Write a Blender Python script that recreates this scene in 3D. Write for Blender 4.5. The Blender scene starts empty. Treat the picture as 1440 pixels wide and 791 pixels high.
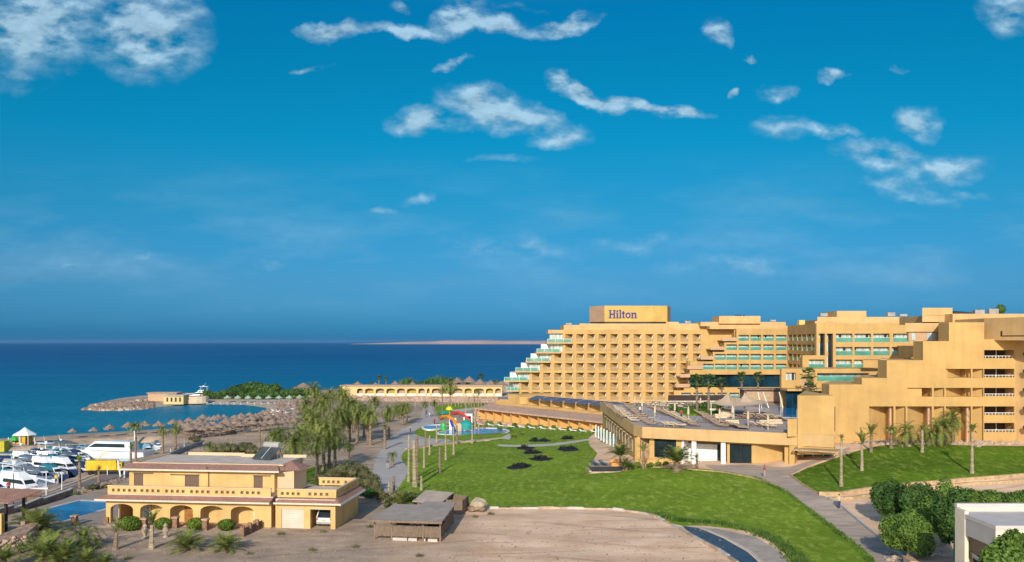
import bpy, bmesh, math, random
import numpy as np
from mathutils import Vector, Matrix
from mathutils.geometry import delaunay_2d_cdt
R = math.radians
random.seed(7)
SC = bpy.context.scene
COL = SC.collection
# ------------------------------------------------------------------ camera
F, H, CX, HY = 1250.0, 21.0, 720.0, 481.0     # focal length (photo px), eye height, principal column, horizon row
cam_d = bpy.data.cameras.new('camera'); cam = bpy.data.objects.new('camera', cam_d); COL.objects.link(cam)
cam_d.sensor_width = 36; cam_d.lens = 36 * F / 1440; cam_d.shift_y = 85.5 / 1440
cam_d.clip_start = 0.5; cam_d.clip_end = 60000
cam.location = (0, 0, H); cam.rotation_euler = (R(90), 0, 0)
SC.camera = cam
# ------------------------------------------------------------------ light and sky
SUN_AZ, SUN_EL = 10.0, 23.0                   # light travels towards +Y, turned 10 deg to +X
sd = bpy.data.lights.new('sun', 'SUN'); sd.energy = 3.85; sd.angle = R(0.5); sd.color = (1.0, 0.93, 0.80)
sun = bpy.data.objects.new('sun', sd); COL.objects.link(sun)
ldir = Vector((math.sin(R(SUN_AZ)) * math.cos(R(SUN_EL)), math.cos(R(SUN_AZ)) * math.cos(R(SUN_EL)), -math.sin(R(SUN_EL))))
sun.rotation_euler = ldir.to_track_quat('-Z', 'Y').to_euler()
SC.view_settings.view_transform = 'Standard'; SC.view_settings.look = 'None'
SC.view_settings.gamma = 1; SC.view_settings.use_curve_mapping = False
SC.view_settings.exposure = 0.2
W = bpy.data.worlds.new('World'); SC.world = W; W.use_nodes = True
def build_world():
    nt = W.node_tree; N = nt.nodes; L = nt.links
    bg = N['Background']; bg.inputs[1].default_value = 0.15
    sky = N.new('ShaderNodeTexSky'); sky.sky_type = 'NISHITA'; sky.sun_disc = False
    sky.sun_elevation = R(SUN_EL); sky.sun_rotation = R(180 + SUN_AZ)
    sky.air_density = 1.0; sky.dust_density = 0.6; sky.ozone_density = 2.0
    tc = N.new('ShaderNodeTexCoord'); sep = N.new('ShaderNodeSeparateXYZ'); L.new(tc.outputs['Generated'], sep.inputs[0])
    def m(op, a, b=None, c=None, clamp=False):
        n = N.new('ShaderNodeMath'); n.operation = op; n.use_clamp = clamp
        for i, v in enumerate((a, b, c)):
            if v is None: continue
            if hasattr(v, 'links'): L.new(v, n.inputs[i])
            else: n.inputs[i].default_value = v
        return n.outputs[0]
    # tint by elevation (dry deep-blue air, darker band low over the sea)
    ramp = N.new('ShaderNodeValToRGB'); cr = ramp.color_ramp
    stops = SKY_STOPS
    for i, (p, c) in enumerate(stops):
        e = cr.elements[i] if i < 2 else cr.elements.new(p)
        e.position = p; e.color = (*c, 1)
    L.new(sep.outputs[2], ramp.inputs[0])
    mul = N.new('ShaderNodeMix'); mul.data_type = 'RGBA'; mul.blend_type = 'MULTIPLY'; mul.inputs[0].default_value = 1
    fr = m('MULTIPLY_ADD', sep.outputs[1], 2.0, .4, clamp=True)      # the sunny half of the sky behind stays pale
    tm = N.new('ShaderNodeMix'); tm.data_type = 'RGBA'; L.new(fr, tm.inputs[0]); tm.inputs[6].default_value = (.9, .92, .95, 1); L.new(ramp.outputs[0], tm.inputs[7])
    L.new(sky.outputs[0], mul.inputs[6]); L.new(tm.outputs[2], mul.inputs[7])
    # clouds laid out by direction (slope coordinates), broken up with noise
    ysafe = m('MAXIMUM', sep.outputs[1], 0.05)
    u = m('DIVIDE', sep.outputs[0], ysafe); v = m('DIVIDE', sep.outputs[2], ysafe)
    uv = N.new('ShaderNodeCombineXYZ'); L.new(u, uv.inputs[0]); L.new(v, uv.inputs[1])
    nz = N.new('ShaderNodeTexNoise'); nz.inputs['Scale'].default_value = 13; nz.inputs['Detail'].default_value = 9; nz.inputs['Roughness'].default_value = .6
    L.new(uv.outputs[0], nz.inputs['Vector'])
    w1 = N.new('ShaderNodeVectorMath'); w1.operation = 'SUBTRACT'; L.new(nz.outputs['Color'], w1.inputs[0]); w1.inputs[1].default_value = (.5, .5, .5)
    w2 = N.new('ShaderNodeVectorMath'); w2.operation = 'MULTIPLY'; L.new(w1.outputs[0], w2.inputs[0]); w2.inputs[1].default_value = (.08, .055, 0)
    w3 = N.new('ShaderNodeVectorMath'); w3.operation = 'ADD'; L.new(uv.outputs[0], w3.inputs[0]); L.new(w2.outputs[0], w3.inputs[1])
    n2 = N.new('ShaderNodeTexNoise'); n2.inputs['Scale'].default_value = 24; n2.inputs['Detail'].default_value = 11; n2.inputs['Roughness'].default_value = .56; n2.inputs['Distortion'].default_value = 0.1
    mp = N.new('ShaderNodeMapping'); mp.inputs['Scale'].default_value = (1, 1.9, 1); mp.inputs['Rotation'].default_value = (0, 0, .25)
    L.new(uv.outputs[0], mp.inputs[0]); L.new(mp.outputs[0], n2.inputs['Vector'])
    acc = None
    for (px, py, rx, ry, rot, k) in CLOUDS:
        mpn = N.new('ShaderNodeMapping'); mpn.vector_type = 'TEXTURE'
        mpn.inputs['Location'].default_value = ((px - CX) / F, (HY - py) / F, 0)
        mpn.inputs['Rotation'].default_value = (0, 0, R(rot)); mpn.inputs['Scale'].default_value = (rx / F, ry / F, 1)
        L.new(w3.outputs[0], mpn.inputs[0])
        ln = N.new('ShaderNodeVectorMath'); ln.operation = 'LENGTH'; L.new(mpn.outputs[0], ln.inputs[0])
        d = m('MULTIPLY', m('SUBTRACT', 1.25, ln.outputs['Value'], clamp=True), k)
        acc = d if acc is None else m('MAXIMUM', acc, d)
    dens = m('MULTIPLY', acc, m('MULTIPLY_ADD', n2.outputs[0], 4.6, -1.55, clamp=False), clamp=True)
    dens = m('MULTIPLY', m('POWER', dens, 1.2), .72)
    dens = m('MULTIPLY', dens, m('GREATER_THAN', sep.outputs[1], 0.1))
    # thin veil low in the sky
    n3 = N.new('ShaderNodeTexNoise'); n3.inputs['Scale'].default_value = 5; n3.inputs['Detail'].default_value = 6
    mp3 = N.new('ShaderNodeMapping'); mp3.inputs['Scale'].default_value = (1, 4, 1); L.new(uv.outputs[0], mp3.inputs[0]); L.new(mp3.outputs[0], n3.inputs[0])
    veil = m('MULTIPLY', m('MULTIPLY_ADD', n3.outputs[0], 4.5, -2.05, clamp=True), .26)
    band = m('MULTIPLY', m('MULTIPLY_ADD', v, 12.0, -.3, clamp=True), m('MULTIPLY_ADD', v, -7.0, 1.5, clamp=True), clamp=True)
    veil = m('MULTIPLY', veil, band); dens = m('MAXIMUM', dens, veil)
    cl = N.new('ShaderNodeMix'); cl.data_type = 'RGBA'
    # tops catch the light, undersides stay grey
    sh = N.new('ShaderNodeVectorMath'); sh.operation = 'ADD'; L.new(mp.outputs[0], sh.inputs[0]); sh.inputs[1].default_value = (-.004, .020, 0)
    n4 = N.new('ShaderNodeTexNoise'); n4.inputs['Scale'].default_value = 24; n4.inputs['Detail'].default_value = 11; n4.inputs['Roughness'].default_value = .62; n4.inputs['Distortion'].default_value = .1; L.new(sh.outputs[0], n4.inputs['Vector'])
    lit = m('MULTIPLY_ADD', m('SUBTRACT', n2.outputs[0], n4.outputs[0]), 1.3, 1.0); lit = m('MINIMUM', m('MAXIMUM', lit, .82), 1.22)
    cc = N.new('ShaderNodeVectorMath'); cc.operation = 'SCALE'; cc.inputs[0].default_value = CLOUD_COL; L.new(lit, cc.inputs['Scale'])
    L.new(dens, cl.inputs[0]); L.new(mul.outputs[2], cl.inputs[6]); L.new(cc.outputs[0], cl.inputs[7])
    L.new(cl.outputs[2], bg.inputs[0])
CLOUDS = [(50, 35, 100, 62, 0, 1.25), (205, 42, 84, 62, 0, 1.3), (20, 105, 60, 24, 0, .45), (130, 5, 60, 26, 0, .6),
    (470, 42, 52, 13, 4, 1.5), (565, 40, 62, 11, -4, 1.2), (640, 26, 48, 22, 15, 1.6), (700, 36, 60, 14, -12, 1.6), (795, 34, 46, 13, 12, 1.5),
    (560, 8, 14, 8, -40, .8), (600, 166, 48, 18, 5, 1.15), (680, 148, 62, 26, -14, 1.5), (740, 168, 60, 15, -10, 1.1), (795, 190, 42, 12, 8, 1.0),
    (775, 116, 14, 16, -40, 1.5), (835, 138, 62, 12, -12, 1.8), (930, 152, 64, 9, -4, 1.7), (1020, 45, 24, 17, -30, 1.5),
    (1172, 107, 19, 9, 0, 1.2), (1090, 135, 22, 12, 10, 1.0), (1105, 180, 34, 14, 0, .75), (1168, 186, 40, 9, -10, .8),
    (1288, 172, 38, 20, -10, 1.3), (1250, 222, 66, 18, -8, .95), (1330, 234, 66, 20, 0, .95), (1420, 12, 40, 34, 0, 1.0), (1030, 137, 9, 6, 0, 1.2),
    (435, 95, 28, 5, 10, .9), (700, 12, 60, 5, 0, .5), (590, 275, 30, 9, 20, .5), (710, 222, 46, 8, 0, .5), (1290, 270, 60, 10, -12, .5), (760, 345, 40, 14, -20, .42), (110, 382, 40, 8, 5, .42), (720, 352, 120, 20, -4, .34), (890, 345, 80, 14, 4, .32), (1050, 378, 130, 18, 0, .3), (380, 368, 30, 8, 0, .3), (630, 88, 22, 7, 10, .7), (655, 84, 10, 5, 0, .6), (1065, 88, 10, 5, -30, .7), (1258, 100, 12, 5, 0, .7), (540, 297, 16, 6, 0, .5), (188, 357, 18, 7, 0, .4), (1270, 255, 70, 12, -8, .6), (1360, 272, 40, 8, -10, .4)]
SKY_STOPS = [(0.0032, (0.0223, 0.1978, 0.5905)), (0.0208, (0.0402, 0.2187, 0.5568)), (0.0647, (0.067, 0.2508, 0.4822)), (0.1433, (0.0394, 0.3113, 0.459)), (0.2193, (0.0074, 0.3668, 0.4907)), (0.2916, (0.0033, 0.3777, 0.4947)), (0.3526, (0.002, 0.377, 0.5351)), (0.6, (0.35, 0.7, 0.85)), (0.85, (0.8, 0.9, 0.95))]
CLOUD_COL = (2.55, 3.7, 4.5)
build_world()
# ------------------------------------------------------------------ materials
MATS = {}
def mat(name, col, rough=.8, var=.12, scale=1.0, bump=0.0, bscale=None, col2=None, spec=.3, metal=0, big=0.0, bigscale=.05, stretch=None, detail=5):
    if name in MATS: return MATS[name]
    M = bpy.data.materials.new(name); M.use_nodes = True; nt = M.node_tree; N = nt.nodes; L = nt.links
    b = N['Principled BSDF']; b.inputs['Roughness'].default_value = rough; b.inputs['Metallic'].default_value = metal
    b.inputs['Specular IOR Level'].default_value = spec
    tc = N.new('ShaderNodeNewGeometry'); src = tc.outputs['Position']
    if stretch:
        mp = N.new('ShaderNodeMapping'); mp.inputs['Scale'].default_value = stretch; L.new(src, mp.inputs[0]); src = mp.outputs[0]
    nz = N.new('ShaderNodeTexNoise'); nz.inputs['Scale'].default_value = scale; nz.inputs['Detail'].default_value = detail; nz.inputs['Roughness'].default_value = .65
    L.new(src, nz.inputs['Vector'])
    rp = N.new('ShaderNodeValToRGB'); c2 = col2 or tuple(max(0, c * (1 - 2.2 * var)) for c in col); c1 = tuple(min(1, c * (1 + var)) for c in col)
    rp.color_ramp.elements[0].position = .3; rp.color_ramp.elements[0].color = (*c2, 1)
    rp.color_ramp.elements[1].position = .68; rp.color_ramp.elements[1].color = (*c1, 1)
    L.new(nz.outputs[0], rp.inputs[0]); out = rp.outputs[0]
    if big:
        n2 = N.new('ShaderNodeTexNoise'); n2.inputs['Scale'].default_value = bigscale; n2.inputs['Detail'].default_value = 3; L.new(tc.outputs['Position'], n2.inputs['Vector'])
        mr = N.new('ShaderNodeMapRange'); mr.inputs[1].default_value = .3; mr.inputs[2].default_value = .7; mr.inputs[3].default_value = 1 - big; mr.inputs[4].default_value = 1 + big * .6
        L.new(n2.outputs[0], mr.inputs[0])
        vm = N.new('ShaderNodeVectorMath'); vm.operation = 'SCALE'; L.new(out, vm.inputs[0]); L.new(mr.outputs[0], vm.inputs['Scale']); out = vm.outputs[0]
    L.new(out, b.inputs['Base Color'])
    if bump:
        bp = N.new('ShaderNodeBump'); bp.inputs['Strength'].default_value = bump; bp.inputs['Distance'].default_value = .15
        nb = N.new('ShaderNodeTexNoise'); nb.inputs['Scale'].default_value = bscale or scale * 3; nb.inputs['Detail'].default_value = 4; L.new(src, nb.inputs['Vector'])
        L.new(nb.outputs[0], bp.inputs['Height']); L.new(bp.outputs[0], b.inputs['Normal'])
    MATS[name] = M; return M
def glassy(name, col, rough=.08, alpha=.5, spec=.6):
    M = mat(name, col, rough, .15, .35, spec=spec); b = M.node_tree.nodes['Principled BSDF']
    b.inputs['Alpha'].default_value = alpha; return M
def foliage(name, c1, c2, sc=.6):
    if name in MATS: return MATS[name]
    M = bpy.data.materials.new(name); M.use_nodes = True; nt = M.node_tree; N = nt.nodes; L = nt.links
    b = N['Principled BSDF']; b.inputs['Roughness'].default_value = .6; b.inputs['Specular IOR Level'].default_value = .25
    g = N.new('ShaderNodeNewGeometry'); nz = N.new('ShaderNodeTexNoise'); nz.inputs['Scale'].default_value = sc; nz.inputs['Detail'].default_value = 3; L.new(g.outputs['Position'], nz.inputs['Vector'])
    oi = N.new('ShaderNodeObjectInfo')
    ad = N.new('ShaderNodeMath'); ad.operation = 'MULTIPLY_ADD'; ad.inputs[1].default_value = .35; L.new(g.outputs['Random Per Island'], ad.inputs[0]); L.new(nz.outputs[0], ad.inputs[2])
    a2 = N.new('ShaderNodeMath'); a2.operation = 'MULTIPLY_ADD'; a2.inputs[1].default_value = .3; L.new(oi.outputs['Random'], a2.inputs[0]); L.new(ad.outputs[0], a2.inputs[2])
    rp = N.new('ShaderNodeValToRGB'); rp.color_ramp.elements[0].position = .45; rp.color_ramp.elements[0].color = (*c1, 1); rp.color_ramp.elements[1].position = 1.15 - .1; rp.color_ramp.elements[1].color = (*c2, 1)
    L.new(a2.outputs[0], rp.inputs[0]); L.new(rp.outputs[0], b.inputs['Base Color'])
    tr = N.new('ShaderNodeBsdfTranslucent'); L.new(rp.outputs[0], tr.inputs[0]); mx = N.new('ShaderNodeMixShader'); mx.inputs[0].default_value = .22
    L.new(b.outputs[0], mx.inputs[1]); L.new(tr.outputs[0], mx.inputs[2]); L.new(mx.outputs[0], N['Material Output'].inputs[0])
    MATS[name] = M; return M
WALL = mat('hotel_plaster', (.535, .335, .122), .85, .05, .25, .15, 6, big=.07, bigscale=.06)
WALL2 = mat('hotel_plaster_pale', (.59, .375, .165), .85, .05, .3, big=.08, bigscale=.09)
PINK = mat('terracotta_tiles', (.56, .36, .25), .8, .12, 1.2, .3, 5, big=.1)
ROOFG = mat('roof_screed', (.60, .50, .42), .9, .1, .6)
DECK = mat('deck_stone', (.46, .38, .33), .8, .16, .5, big=.3, bigscale=.12)
WHITE = mat('white_paint', (.78, .78, .76), .5, .04, .8)
GEL = mat('white_gelcoat', (.80, .81, .82), .25, .03, .4, spec=.5)
DARKG = mat('dark_glass', (.018, .028, .034), .12, .3, .4, spec=.3)
BLUEG = mat('blue_glass', (.006, .035, .06), .1, .5, .15, spec=.35)
PALEG = mat('curtained_glass', (.50, .60, .58), .15, .25, .9, spec=.7, stretch=(1.6, 1.6, .15))
TEALG = glassy('teal_railing_glass', (.10, .38, .30), .08, .72)
CLEARG = glassy('pale_railing_glass', (.52, .38, .20), .1, .55)
BLACK = mat('dark_metal', (.03, .03, .035), .4)
CONC = mat('pale_concrete', (.46, .43, .40), .85, .08, .7, .1, big=.1)
GREYC = mat('grey_boards', (.36, .34, .32), .8, .1, .8, .15, big=.08)
WOOD = mat('weathered_wood', (.24, .17, .12), .85, .2, 3, .3, stretch=(4, 4, .4))
WOODL = mat('light_wood', (.46, .32, .19), .8, .15, 2)
BROWNR = mat('brown_shutter', (.17, .11, .08), .7, .1, 3, stretch=(.2, .2, 8))
VILLA = mat('villa_plaster', (.62, .415, .165), .85, .05, .4, .1, big=.06, bigscale=.2)
VILLAP = mat('villa_peach_trim', (.66, .47, .29), .85, .05, .5)
MAROON = mat('maroon_tiles', (.40, .215, .16), .75, .15, 2.5, .6, 9, stretch=(3, .6, .6))
THATCH = mat('thatch', (.31, .225, .17), .95, .3, 2.5, .6, 8)
TRUNK = mat('palm_bark', (.27, .19, .13), .95, .25, 1.2, .6, 5, stretch=(1, 1, 4))
TRUNKP = mat('pale_bark', (.42, .33, .22), .95, .25, 1.5, .6, 6, stretch=(1, 1, 4))
STONE = mat('brown_rock', (.30, .21, .16), .95, .25, .8, .8, 2)
STONEL = mat('pale_rock', (.50, .38, .28), .95, .2, .9, .8, 2.5)
RUBBLE = mat('rubble_stone', (.46, .31, .22), .95, .3, 1.6, 1.0, 3)
PALM1 = foliage('palm_leaf', (.05, .095, .015), (.26, .29, .07), .3)
PALM2 = foliage('palm_leaf_dry', (.09, .085, .03), (.26, .22, .09), .5)
FANL = foliage('fan_palm_leaf', (.02, .06, .012), (.11, .17, .04), .5)
LEAF = foliage('tree_leaf', (.02, .07, .012), (.17, .27, .045), .55)
LEAFD = foliage('hedge_leaf', (.014, .05, .012), (.08, .155, .03), .3)
LEAFO = foliage('olive_scrub_leaf', (.05, .06, .025), (.17, .16, .07), .6)
SHRUB = foliage('clipped_shrub_leaf', (.05, .11, .01), (.19, .26, .03), .9)
YEL = mat('yellow_paint', (.80, .46, .02), .5)
YELG = mat('yellow_fabric', (.55, .48, .05), .7)
TEAL = mat('teal_paint', (.02, .30, .26), .5)
BLUEP = mat('blue_fabric', (.09, .12, .20), .7, .1)
NAVY = mat('navy_canvas', (.015, .035, .10), .8, .2, 1)
GREYV = mat('grey_canvas', (.10, .13, .17), .8, .2, 1)
TEALC = mat('teal_canvas', (.02, .15, .20), .8, .2, 1)
LTBLUE = mat('light_blue_paint', (.28, .42, .55), .6)
RED = mat('red_plastic', (.60, .05, .03), .45)
ORANGE = mat('orange_plastic', (.70, .24, .02), .45)
GREEN = mat('green_plastic', (.05, .40, .08), .45)
CREAM = mat('cream_fabric', (.60, .48, .33), .9, .06, .6)
SAIL = mat('tan_sailcloth', (.58, .42, .28), .85, .06, .3)
TAN = mat('tan_cushion', (.62, .50, .34), .8)
BROWNF = mat('brown_wicker', (.20, .12, .08), .8)
SKIN = mat('skin', (.45, .26, .17), .6); CLOTHR = mat('red_shirt', (.35, .06, .05), .9); CLOTHB = mat('blue_trousers', (.04, .06, .14), .9); CLOTHY = mat('yellow_shirt', (.55, .45, .08), .9)
BLUEL = mat('sign_blue', (.03, .03, .22), .5)
SIGNY = mat('sign_gold_panel', (.55, .36, .10), .6, .06, .3); SIGNDIM = mat('sign_dimmed_panel', (.36, .24, .15), .7, .08, .3)  # second is the gold dimmed to brown, weak side light put into its colour
TYRE = mat('tyre_rubber', (.02, .02, .02), .8)
def streaks(M, amt=.09, sc=1.1):
    """faint rain streaks and faded patches that belong to the old render"""
    nt = M.node_tree; N = nt.nodes; L = nt.links; b = N['Principled BSDF']; src = b.inputs['Base Color'].links[0].from_socket; geo = N.new('ShaderNodeNewGeometry')
    out = src
    for scl, a_, lo in (((sc, sc, .09), amt, .45), ((.22, .22, .5), amt * .8, .42)):
        mp = N.new('ShaderNodeMapping'); mp.inputs['Scale'].default_value = scl; L.new(geo.outputs['Position'], mp.inputs[0])
        nz = N.new('ShaderNodeTexNoise'); nz.inputs['Scale'].default_value = 1; nz.inputs['Detail'].default_value = 6; L.new(mp.outputs[0], nz.inputs['Vector'])
        mr = N.new('ShaderNodeMapRange'); mr.inputs[1].default_value = lo; mr.inputs[2].default_value = lo + .28; mr.inputs[3].default_value = 1 + a_ * .35; mr.inputs[4].default_value = 1 - a_; L.new(nz.outputs[0], mr.inputs[0])
        vm = N.new('ShaderNodeVectorMath'); vm.operation = 'SCALE'; L.new(out, vm.inputs[0]); L.new(mr.outputs[0], vm.inputs['Scale']); out = vm.outputs[0]
    L.new(out, b.inputs['Base Color'])
for m_ in (WALL, WALL2, VILLA, PINK, MAROON, CONC, PALEP0 if 'PALEP0' in globals() else GREYC): streaks(m_)
# ------------------------------------------------------------------ mesh builder
class MB:
    def __init__(s): s.v = []; s.f = []; s.m = []; s.cur = 0
    def slot(s, i): s.cur = i; return s
    def add(s, vs, fs):
        o = len(s.v); s.v += [tuple(v) for v in vs]; s.f += [tuple(i + o for i in f) for f in fs]; s.m += [s.cur] * len(fs); return s
    def box(s, x0, y0, z0, x1, y1, z1):
        return s.add([(x0, y0, z0), (x1, y0, z0), (x1, y1, z0), (x0, y1, z0), (x0, y0, z1), (x1, y0, z1), (x1, y1, z1), (x0, y1, z1)],
                     [(0, 3, 2, 1), (4, 5, 6, 7), (0, 1, 5, 4), (1, 2, 6, 5), (2, 3, 7, 6), (3, 0, 4, 7)])
    def prism(s, poly, z0, z1, top=True):
        n = len(poly); a = sum(poly[i][0] * poly[(i + 1) % n][1] - poly[(i + 1) % n][0] * poly[i][1] for i in range(n))
        if a < 0: poly = poly[::-1]
        vs = [(x, y, z0) for x, y in poly] + [(x, y, z1) for x, y in poly]
        fs = [(i, (i + 1) % n, n + (i + 1) % n, n + i) for i in range(n)] + [tuple(range(n, 2 * n)), tuple(range(n))[::-1]]
        return s.add(vs, fs)
    def yprism(s, poly, y0, y1):     # poly in x,z extruded along y
        n = len(poly); vs = [(x, y0, z) for x, z in poly] + [(x, y1, z) for x, z in poly]
        return s.add(vs, [(i, n + i, n + (i + 1) % n, (i + 1) % n) for i in range(n)] + [tuple(range(n)), tuple(range(n, 2 * n))[::-1]])
    def quad(s, a, b, c, d): return s.add([a, b, c, d], [(0, 1, 2, 3)])
    def tube(s, p0, p1, r0, r1=None, n=6, caps=True):
        r1 = r0 if r1 is None else r1; p0 = Vector(p0); p1 = Vector(p1); d = (p1 - p0).normalized()
        a = d.orthogonal().normalized(); b = d.cross(a); vs = []
        for p, r in ((p0, r0), (p1, r1)):
            for i in range(n):
                t = 2 * math.pi * i / n; vs.append(p + a * math.cos(t) * r + b * math.sin(t) * r)
        fs = [(i, (i + 1) % n, n + (i + 1) % n, n + i) for i in range(n)]
        if caps: fs += [tuple(range(n))[::-1], tuple(range(n, 2 * n))]
        return s.add(vs, fs)
    def lathe(s, prof, n=12, c=(0, 0, 0), sx=1, sy=1, jit=0):
        vs = []; k = len(prof)
        for r, z in prof:
            for i in range(n):
                t = 2 * math.pi * i / n; q = 1 + random.uniform(-jit, jit)
                vs.append((c[0] + math.cos(t) * r * q * sx, c[1] + math.sin(t) * r * q * sy, c[2] + z))
        fs = [(j * n + i, j * n + (i + 1) % n, (j + 1) * n + (i + 1) % n, (j + 1) * n + i) for j in range(k - 1) for i in range(n)]
        fs += [tuple(range(n))[::-1], tuple(range((k - 1) * n, k * n))]
        return s.add(vs, fs)
    def rock(s, c, r, sz=.7):
        n = 7; vs = []; o = random.random() * 6
        for z, q in ((-.6, .7), (0, 1), (.5, .8), (.85, .35)):
            for i in range(n):
                t = o + 2 * math.pi * i / n; k = q * random.uniform(.75, 1.2); vs.append((c[0] + math.cos(t) * r * k, c[1] + math.sin(t) * r * k, c[2] + z * r * sz * random.uniform(.85, 1.1)))
        return s.add(vs, [(j * n + i, j * n + (i + 1) % n, (j + 1) * n + (i + 1) % n, (j + 1) * n + i) for j in range(3) for i in range(n)] + [tuple(range(3 * n, 4 * n)), tuple(range(n))[::-1]])
    def mesh(s, name, mats, off=(0, 0, 0), smooth=False):
        me = bpy.data.meshes.new(name); me.from_pydata([(x - off[0], y - off[1], z - off[2]) for x, y, z in s.v], [], s.f)
        for m_ in (mats if isinstance(mats, (list, tuple)) else [mats]): me.materials.append(m_)
        if any(s.m): me.polygons.foreach_set('material_index', s.m)
        if smooth: me.polygons.foreach_set('use_smooth', [True] * len(s.f))
        me.update(); return me
    def build(s, name, mats, parent=None, smooth=False):
        off = parent['_o'] if parent is not None and '_o' in parent.keys() else (0, 0, 0)
        o = bpy.data.objects.new(name, s.mesh(name, mats, off, smooth)); COL.objects.link(o)
        if parent is not None: o.parent = parent
        return o
def tag(o, label=None, cat=None, group=None, kind=None):
    if label: o['label'] = label
    if cat: o['category'] = cat
    if group: o['group'] = group
    if kind: o['kind'] = kind
    return o
def thing(name, label, cat, loc=(0, 0, 0), rz=0, group=None, world=False):
    o = bpy.data.objects.new(name, None); o.empty_display_size = .3; COL.objects.link(o); o.location = loc; o.rotation_euler = (0, 0, rz)
    if world: o['_o'] = tuple(float(q) for q in loc)
    return tag(o, label, cat, group)
def pobj(name, me, parent, loc=(0, 0, 0), rot=(0, 0, 0), sc=(1, 1, 1)):
    o = bpy.data.objects.new(name, me); COL.objects.link(o); o.parent = parent; o.location = loc; o.rotation_euler = rot; o.scale = sc; return o
def single(name, mb, mats, label, cat, loc=(0, 0, 0), rz=0, group=None, smooth=False):
    o = bpy.data.objects.new(name, mb.mesh(name, mats, (0, 0, 0), smooth)); COL.objects.link(o); o.location = loc; o.rotation_euler = (0, 0, rz); return tag(o, label, cat, group)
def dup(root, loc, rz=0, label=None, sc=1.0, group=None):
    r = root.copy(); COL.objects.link(r); r.location = loc; r.rotation_euler = (0, 0, rz); r.scale = (sc,) * 3
    if label: r['label'] = label
    if group: r['group'] = group
    for ch in list(root.children):
        c = ch.copy(); COL.objects.link(c); c.parent = r
        for g_ in ch.children:
            d = g_.copy(); COL.objects.link(d); d.parent = c
    return r
ORD = ['first', 'second', 'third', 'fourth', 'fifth', 'sixth', 'seventh', 'eighth', 'ninth', 'tenth', 'eleventh', 'twelfth', 'thirteenth', 'fourteenth', 'fifteenth', 'sixteenth', 'seventeenth', 'eighteenth', 'nineteenth', 'twentieth']
def ordn(i):
    if i < 20: return ORD[i]
    t = ['twenty', 'thirty', 'forty', 'fifty', 'sixty', 'seventy', 'eighty'][(i + 1) // 10 - 2]; u = (i + 1) % 10
    return (t[:-1] + 'ieth') if u == 0 else t + '-' + ORD[u - 1]
def raybox(mb, p0, p1, D0, D1, z0, z1, sl=2):
    """block whose far left corner stays behind its front, as the angled side walls of the real wings do"""
    mb.prism([(X(p0, D0), D0), (X(p1, D0), D0), (X(max(p1, p0 + sl + 3), D1), D1), (X(p0 + sl, D1), D1)], z0, z1)
# ------------------------------------------------------------------ pixel <-> world on level z or at depth D
def g(px, py, z=0.0):
    D = (H - z) * F / (py - HY); return ((px - CX) * D / F, D, z)
def X(px, D): return (px - CX) * D / F
def Z(py, D): return H - (py - HY) * D / F
def P(px, py, D): return (X(px, D), D, Z(py, D))
# ------------------------------------------------------------------ terrain height
ANC = [g(*a) for a in [(300, 745, 0), (150, 740, 0), (50, 740, 0), (480, 740, 0), (70, 697, -1.4), (0, 716, -1.2), (140, 675, -1.6), (210, 650, -1.7), (-200, 760, -1.2),
    (300, 625, -1.7), (400, 620, -1.4), (430, 672, -.5), (560, 640, -.9), (590, 590, -1.6), (600, 570, -2), (600, 562, -2), (500, 562, -2), (690, 562, -2), (640, 604, -1.5), (620, 680, -.2),
    (640, 708, 0), (800, 714, 0), (900, 720, 0), (960, 740, 0), (720, 655, 0.0), (690, 630, -.8), (800, 620, -.9), (860, 607, -1), (760, 600, -1.5), (840, 655, .9), (800, 670, .4), (950, 665, 1.5),
    (1100, 664, 2), (1150, 695, 1.6), (1060, 668, 1.8), (1270, 791, .4), (1100, 740, .7), (1000, 700, .8), (1180, 770, .2), (700, 760, 0), (1000, 791, 0), (500, 791, 0), (200, 791, 0), (0, 791, .3), (1200, 624, 5), (1300, 622, 5),
    (1440, 628, 5), (1560, 630, 5), (1220, 655, 3.2), (1300, 655, 3.4), (1440, 652, 3.6), (1200, 690, 1.9), (1300, 683, 2.1), (1440, 670, 2.5), (1560, 665, 2.6), (1330, 702, 1), (1440, 700, 1.3), (1230, 725, .7), (1250, 760, .2), (1440, 791, 0),
    (150, 640, -2), (50, 625, -2.2), (50, 640, -2.2), (300, 562, -2), (200, 565, -2), (400, 560, -2), (420, 590, -2), (700, 580, -2), (250, 700, -.3), (110, 712, 0), (20, 770, .6)]]
ANC += [(0, 30, 0), (60, 50, 0), (-60, 50, 0), (-120, 90, -1), (120, 90, 1), (-250, 150, -1.5), (0, 0, 0), (0, 340, -1.5), (60, 300, 0), (120, 260, 3), (120, 190, 5), (220, 200, 5), (250, 350, 0), (100, 420, -2), (30, 170, 1), (40, 200, 1), (60, 170, 2), (10, 260, -2)]
ANC = np.array(ANC)
LANDPX = [(-250, 622), (-100, 619), (0, 617), (60, 614), (100, 610.5), (180, 606.5), (215, 604), (260, 601), (300, 598), (330, 595), (350, 590), (368, 583), (376, 578), (372, 573.5), (345, 570), (300, 569), (250, 570), (215, 573.5), (175, 577.5), (135, 578.5), (119, 576), (122, 572.5), (140, 566), (170, 560), (205, 556), (280, 553), (360, 551), (430, 550), (480, 547), (600, 541), (720, 538)]
LAND = np.array([g(a, b, -3)[:2] for a, b in LANDPX] + [(90, 520), (600, 600), (600, -150), (-500, -150), (-500, 190)])
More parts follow.
